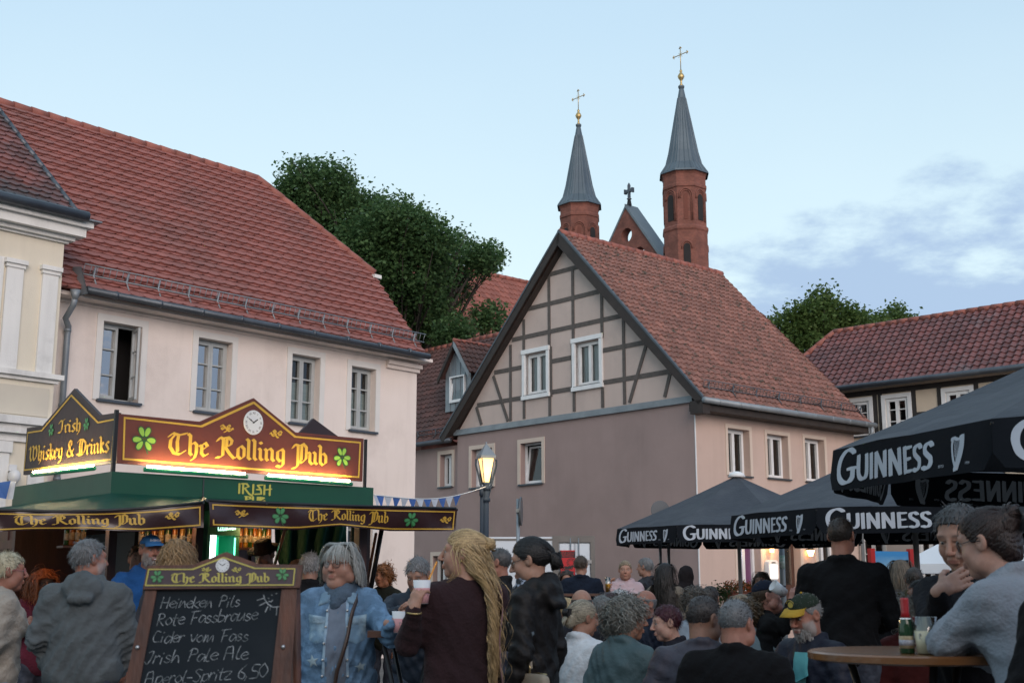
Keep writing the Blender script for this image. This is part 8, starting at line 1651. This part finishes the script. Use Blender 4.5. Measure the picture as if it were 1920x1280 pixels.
# ---- seated crowd
ST_ = dict(seat=True)
person(1090, 1105, 9.5, 14, 'seated person with thinning dark hair left of the grey-haired seat neighbour', hair='bald', hc=(0.0468, 0.0429, 0.0390), tc=(0.0156, 0.0172, 0.0234), fine=1, yaw=-10, **ST_)
person(1064, 1122, 9.8, -150, 'seated blonde person with glasses and a pink top, half hidden behind the black jacket', fem=True, hair='bob', hc=BLD, tc=(0.3120, 0.1716, 0.1716), glasses=(.1, .05, .05), fine=1, **ST_)
def hair_clip(I):
    I['cap'](1.08, -.006, [el((0, -.105, -.02), (.045, .04, .06), .03)], groove=.004, gf=110); RS = I['RS']
    I['put'](strands(RS, 620, .26, lambda p: A3(p[0]*3, -1.0, .2), 12, .0, lift=1.08, jit=.05, recede=-.01, low=-.02, target=A3(0, -.10, .01), pull=.4), .0065, 'drawn_back_hair')
    c = A3(0, -.115, .02); I['put']([(np.array([c+A3(RS.uniform(-.03, .03), -.01*i+RS.uniform(-.01, .01), -.022*i)+A3(0, -.02*math.sin(i*.5), 0) for i in range(9)]), A3(0, -.06, -.1)) for _ in range(150)], .009, 'ponytail')
    q = MB(I['Mh']); q.box(-.035, .035, -.145, -.115, .0, .05); [q.tube([(x, -.15, .05), (x, -.155, .02), (x, -.14, -.01)], .005, 5) for x in np.linspace(-.03, .03, 6)]; q.build('hair_clip', M_blackm, I['root'])
wj = person(1094, 1126, 8.7, -38, 'seated person with clipped ash-blonde ponytail in a white jacket', fem=True, yaw=-22, pitch=-6, hair=hair_clip, hc=(0.2106, 0.1872, 0.1404), tc=(0.5700, 0.6080, 0.6460), fine=2, lean=6, skin=SKT, fold=1.2, leg=(0.0390, 0.0468, 0.0780), **ST_)
strap(wj, [(-.11, .02, .54), (-.125, -.08, .47), (-.125, -.14, .32), (-.11, -.15, .16), (-.07, -.15, .02), (-.02, -.14, -.1)], 'shoulder_bag', 'thin black strap and small bag over the white jacket', 'bag', nmat('black leather', (.012, .012, .013), None, 4, .4), .010, .008, ((.02, -.18, -.16), (.16, .07, .12), 0), nmat('black leather', (.012, .012, .013)))
person(1131, 1117, 10.0, -28, 'seated person with short steel-grey hair between the white and the teal jackets', fem=True, yaw=-20, hair='short', hc=(0.1326, 0.1404, 0.1404), tc=(0.0117, 0.0125, 0.0156), fine=1, **ST_)
person(1141, 1111, 11.5, 20, 'seated person with dark auburn hair behind the steel-grey head', fem=True, hair='bob', hc=(0.0273, 0.0094, 0.0094), tc=BLK, **ST_)
person(1161, 1108, 12.5, 170, 'seated white-haired person below the pale pink sweatshirt', fem=True, hair='curly', hc=(0.3276, 0.3432, 0.3510), tc=(0.3120, 0.2340, 0.2184), **ST_)
person(1208, 1106, 10.5, 128, 'seated bald person with grey sides and a navy jacket, facing left', hair='bald', hc=(0.0936, 0.0936, 0.0975), tc=(0.0117, 0.0172, 0.0351), tk='shell', fine=1, skin=SKR, brow=(.2, .17, .15), **ST_)
person(1176, 1122, 7.6, -34, 'seated person with wild grey curls in a teal jacket, turned to the right', fem=True, yaw=-48, hair='curly', hc=(0.1560, 0.1560, 0.1404), tc=(0.0585, 0.1014, 0.1131), tk='shell', fine=2, lean=8, skin=SKT, strands_n=950, hs=1.02, R=((.24, .10, .22), (.12, .34, .26)), fold=1.2, **ST_)
person(1249, 1135, 8.9, 98, 'seated person with cropped wine-red hair facing left, hand at chin', fem=True, yaw=6, pitch=-6, hair='short', hc=(0.0468, 0.0062, 0.0140), tc=(0.0156, 0.0156, 0.0234), fine=2, skin=(.42, .245, .19), lean=8, L=((.18, .22, .20), (.05, .26, .43)), R=((.2, .2, .2), (.1, .3, .3)), hands={'L': dict(curl=1.2)}, **ST_)
pj = person(1320, 1118, 6.7, -16, 'seated broad dark-haired person in a slate purple jacket seen from behind', yaw=-34, pitch=-8, lean=12, build=1.34, belly=.05, hair='crop', hc=(0.0351, 0.0312, 0.0312), tc=(0.0546, 0.0530, 0.0718), tk='shell', fine=2, skin=SKT, recede=.015, fat=.3, hs=1.02, fold=1.1, **ST_)
decal(pj, [(-.24, .375), (.24, .375), (.24, .368), (-.24, .368)], -1, fabric((.045, .043, .06), 'shell'), 'yoke_seam', .003, 3)
person(1379, 1125, 6.5, -12, 'seated broad person with cropped silver hair in a black jacket', yaw=-18, pitch=-8, lean=10, build=1.36, belly=.05, hair='crop', hc=(0.1326, 0.1404, 0.1482), tc=(0.0047, 0.0047, 0.0059), fine=2, skin=SKR, fat=.3, hs=1.02, **ST_)
person(1304, 1104, 10.0, 10, 'seated person with bushy brown-grey hair and a pale collar behind the slate purple jacket', hair='curly', hc=(0.0780, 0.0663, 0.0546), tc=(0.3325, 0.3990, 0.4750), fine=1, **ST_)
person(1331, 1099, 12, -10, 'seated dark-haired person deepest in the middle of the crowd', hair='short', hc=DBR, tc=BLK, **ST_)
person(1388, 1115, 10.2, 8, 'seated fair-haired person behind the silver cropped head', fem=True, hair='bob', hc=(0.2184, 0.1560, 0.0936), tc=(0.0390, 0.0312, 0.0312), **ST_)
person(1411, 1121, 9.8, -25, 'seated person with wavy brown hair and a pale shawl left of the navy cap', fem=True, hair='curly', hc=(0.0780, 0.0507, 0.0273), tc=(0.2184, 0.2808, 0.3120), **ST_)
person(1437, 1088, 9.8, -78, 'person in a navy cap tipping back a white cup', pitch=14, hair='crop', hc=BRN, cap=((.012, .017, .034), (.012, .017, .034)), tc=BLK, fine=2, skin=(.45, .21, .16), fat=.3, build=1.15, hipz=.6, R=('px', (1468, 1175, 9.6), (1484, 1128, 9.6)), L=FWD, hands={'R': dict(curl=.7)}, **ST_)
c_ = P(1472, 1112, 9.65); cup('white cup tipped to the mouth of the person in the navy cap', c_, .12, .046, drink=False, tilt=(0, rad(-58)))
def crest(Mh, co): q = MB(); ell(0, 0, .020, .016, 0, lambda s, t, l: Mh @ Vector((s, .094-2.6*s*s-.2*t, .090+t)), 0, q); q.tube([Mh @ Vector((.03*math.cos(a), .096-2.6*.0009*math.cos(a)**2, .09+.026*math.sin(a))) for a in np.linspace(.3, 2.8, 10)], .002, 4); q.build('crest', nmat('gold thread', (.45, .34, .06), None, 20, .6), co)
yc = person(1508, 1114, 7.3, 138, 'grey-bearded person in a green cap with yellow visor and teal shirt', yaw=-2, pitch=-14, lean=6, hair='crop', hc=(0.1950, 0.1950, 0.1950), cap=((.020, .032, .022), (.42, .26, .035), crest), tc=(0.0094, 0.0125, 0.0265), tk='shell', fine=2, skin=SKR, beard=.8, beardc=(.30, .29, .28), build=1.15, R=((.2, .15, .2), (-.02, .27, .24)), L=FWD, hands={'R': dict(curl=.8)}, hs=1.02, **ST_)
decal(yc, [(-.05, .47), (.05, .47), (.065, .30), (.05, .12), (-.05, .12), (-.06, .3)], 1, nmat('teal shirt', (.10, .36, .38), (.06, .25, .28), 10, .8), 'shirt_front', .008, 6)
# ---- tall man and right side
person(1576, 971, 8.1, -6, 'tall dark cropped-haired person in a black high-collared jacket seen from behind', yaw=-12, build=1.26, hair='crop', hc=(0.0234, 0.0172, 0.0140), tc=(0.0051, 0.0055, 0.0070), fine=2, skin=SKR, collar=.02, L=((.26, .05, .22), (.16, .22, .15)), R=((.26, .05, .22), (.16, .22, .15)))
person(1620, 1098, 10.5, -96, 'seated grey-haired person in a white quilted jacket, facing right by the red billboard post', fem=True, hair='bob', hc=(0.1872, 0.1794, 0.1560), tc=(0.5225, 0.5320, 0.5510), tk='shell', fine=1, **ST_)
person(1688, 1050, 12.5, 18, 'person with shoulder-length ash-brown hair in a blue grey jacket before the billboard', fem=True, yaw=-20, hair='long', hc=(0.1014, 0.0780, 0.0546), tc=(0.0780, 0.1092, 0.1404), fine=1)
person(1713, 1064, 12, -4, 'dark-haired person in an olive jacket before the right billboard post', hair='short', hc=(0.0234, 0.0172, 0.0125), tc=(0.0585, 0.0546, 0.0195), build=1.1)
person(1724, 1088, 9.6, 128, 'seated dark-haired person in black behind the bottle, looking left', hair='short', hc=(0.0172, 0.0133, 0.0117), tc=BLK, fine=1, skin=SKR, build=1.1, **ST_)
person(1667, 1106, 10, -10, 'seated person with auburn hair in front of the billboard', fem=True, hair='bob', hc=(0.0429, 0.0140, 0.0078), tc=(0.0156, 0.0140, 0.0156), **ST_)
person(1699, 1122, 8.6, 12, 'seated person with fluffy white hair behind the bottle on the round table', fem=True, hair='curly', hc=(0.2808, 0.2652, 0.2418), tc=(0.0780, 0.0156, 0.0156), fine=1, **ST_)
hm_ = person(1796, 948, 5.25, 148, 'grey-haired person in dark clothes holding a hand over the mouth at right', yaw=6, pitch=-20, build=1.05, hair='short', hc=(0.0429, 0.0429, 0.0445), tc=(0.0062, 0.0070, 0.0101), fine=2, skin=(.33, .185, .135), hs=1.11, recede=.012, R=('px', (1750, 1195, 5.1), (1764, 1106, 4.90)), L=None, hands={'R': dict(dw=(.88, .05, .45), nw=(.35, .90, -.1), curl=.22, s=1, thumb=.5, spread=1.05)}, brow=(.05, .04, .035))
def hair_upclip(I):
    I['cap'](1.10, -.008, [el((.0, -.095, .06), (.05, .045, .05), .03), el((0, -.08, -.03), (.07, .04, .06), .03)], groove=.004, gf=100); RS = I['RS']
    I['put'](strands(RS, 700, .28, lambda p: A3(p[0]*2, -1.0, .5), 12, .0, lift=1.10, jit=.07, recede=-.01, low=-.02, target=A3(0, -.09, .085), pull=.4), .007, 'drawn_up_hair'); I['put'](strands(RS, 90, .07, lambda p: A3(p[0]*3, 1, -.4), 6, .9, lift=1.10, jit=.12, recede=.025, ok=lambda p: abs(p[0]) < .045), .006, 'fringe')
    c = A3(0, -.11, .085); I['put']([((lambda t, r_, a0, ti: np.stack([r_*np.cos(t+a0), r_*np.sin(t+a0)*math.cos(ti), r_*np.sin(t+a0)*math.sin(ti)], 1)+c)(np.linspace(0, 4, 12), RS.uniform(.02, .042), RS.uniform(0, 6.28), RS.uniform(-1.4, 1.4)), c) for _ in range(130)], .009, 'bun')
    q = MB(I['Mh']); [q.tube([(x, -.155, .10), (x*1.1, -.165, .06), (x, -.14, .02)], .006, 5) for x in np.linspace(-.03, .03, 5)]; q.build('hair_clip', M_blackm, I['root'])
gb = person(1846, 957, 4.62, 54, 'person with pinned-up dark hair and glasses in a light grey blazer', fem=True, yaw=16, pitch=-4, lean=20, build=1.12, hair=hair_upclip, hc=(0.0172, 0.0078, 0.0062), top='jacket', tc=(0.2340, 0.2613, 0.3003), tk='knit', glasses=(.015, .014, .014), skin=(.36, .20, .15), fine=2, hs=1.02, fold=.9, L=('px', (1772, 1202, 4.56), (1850, 1222, 4.80)), R=((.2, .24, .3), (.0, .32, .40)), leg=(0.0156, 0.0156, 0.0234), collar=.02)
person(2065, 960, 3.9, 10, 'person in black cut off by the right edge, only a dark shoulder showing', build=1.25, hair='short', hc=DBR, tc=(0.0055, 0.0055, 0.0070), fine=1)
# ---- things on the tables
zt1 = P(1668, 1222, 4.8).z
b_ = P(1701, 1214, 4.7); b_.z = zt1
BT = thing('wine_bottle', 'small green sparkling wine bottle with red foil neck on the round table', 'bottle', b_)
k = (P(1701, 1120, 4.7).z-zt1)
q = MB(); q.lathe([(.024, 0), (.027, .005), (.027, k*.46), (.024, k*.56), (.013, k*.72), (.011, k*.9)], n=20); q.build('glass_body', nmat('dark green glass', (.012, .045, .018), None, 3, .08), BT)
q = MB(); q.lathe([(.0275, k*.10), (.0275, k*.32)], n=20); lb = q.build('label', nmat('cream label', (.55, .52, .42)), BT); q = MB(); q.lathe([(.0279, k*.15), (.0279, k*.25)], n=20); q.build('label_print', nmat('grey label print', (.42, .42, .45), (.2, .2, .25), 160, .6), lb); q = MB(); q.lathe([(.0255, k*.50), (.019, k*.64)], n=20); q.build('neck_label', M_wht, BT)
q = MB(); q.lathe([(.0185, k*.645), (.0145, k*.74), (.0155, k*.97), (.0145, k), (0, k)], n=20); q.build('foil', nmat('red foil', (.36, .015, .02), (.28, .01, .015), 30, .3), BT)
c_ = P(1738, 1220, 4.66); c_.z = zt1
wc = cup('clear plastic cup with a dark round emblem and pale drink beside the wine bottle', c_, .135, .045, drink=False)
for ch in list(wc.children): ch.data.materials[0] = glassmat('clear plastic cup', (.80, .83, .86), 2.5) if ch.name.startswith('cup_wall') else ch.data.materials[0]
q = MB(); q.lathe([(.034, .004), (.042, .085)], n=22); q.build('drink', nmat('pale white wine', (.52, .48, .34), None, 4, .3), wc)
q = MB(); ell(0, 0, .019, .026, 0, lambda s, t, l: Vector((.0452*math.sin(s/.045-.0), -.0452*math.cos(s/.045), .070+t)), 0, q, 24); q.build('emblem', nmat('dark brown print', (.05, .03, .03), None, 3, .5), wc)
c_ = P(1140, 1112, 15.6); BG = thing('beer_glass', 'tall glass of golden beer standing left of the pale pink sweatshirt', 'glass', c_-Vector((0, 0, .0)))
q = MB(); q.lathe([(.030, 0), (.036, .20), (.034, .20), (.028, .006), (0, .006)], n=16); q.build('glass_wall', glassmat('beer glass', (.9, .92, .92), 2), BG); q = MB(); q.lathe([(.0285, .008), (.0325, .12), (0, .12)], n=16); q.build('beer', nmat('golden beer', (.62, .34, .03), None, 3, .2), BG); q = MB(); q.lathe([(.0325, .12), (.033, .145), (0, .147)], n=16); q.build('foam', M_wht, BG)
zb = c_.z
BTb = thing('beer_table', 'long beer table before the mauve wall carrying the beer glass', 'table', (c_.x, c_.y, 0)); q = MB(); q.box(-1.0, 1.0, -.25, .25, zb-.03, zb-.001); q.build('tabletop', M_tabe, BTb)
for x in (-.8, .8): q = MB(); q.tube([(x, -.2, zb-.03), (x, .2, 0)], .015, 6); q.tube([(x, .2, zb-.03), (x, -.2, 0)], .015, 6); q.build('leg', M_blackm, BTb)
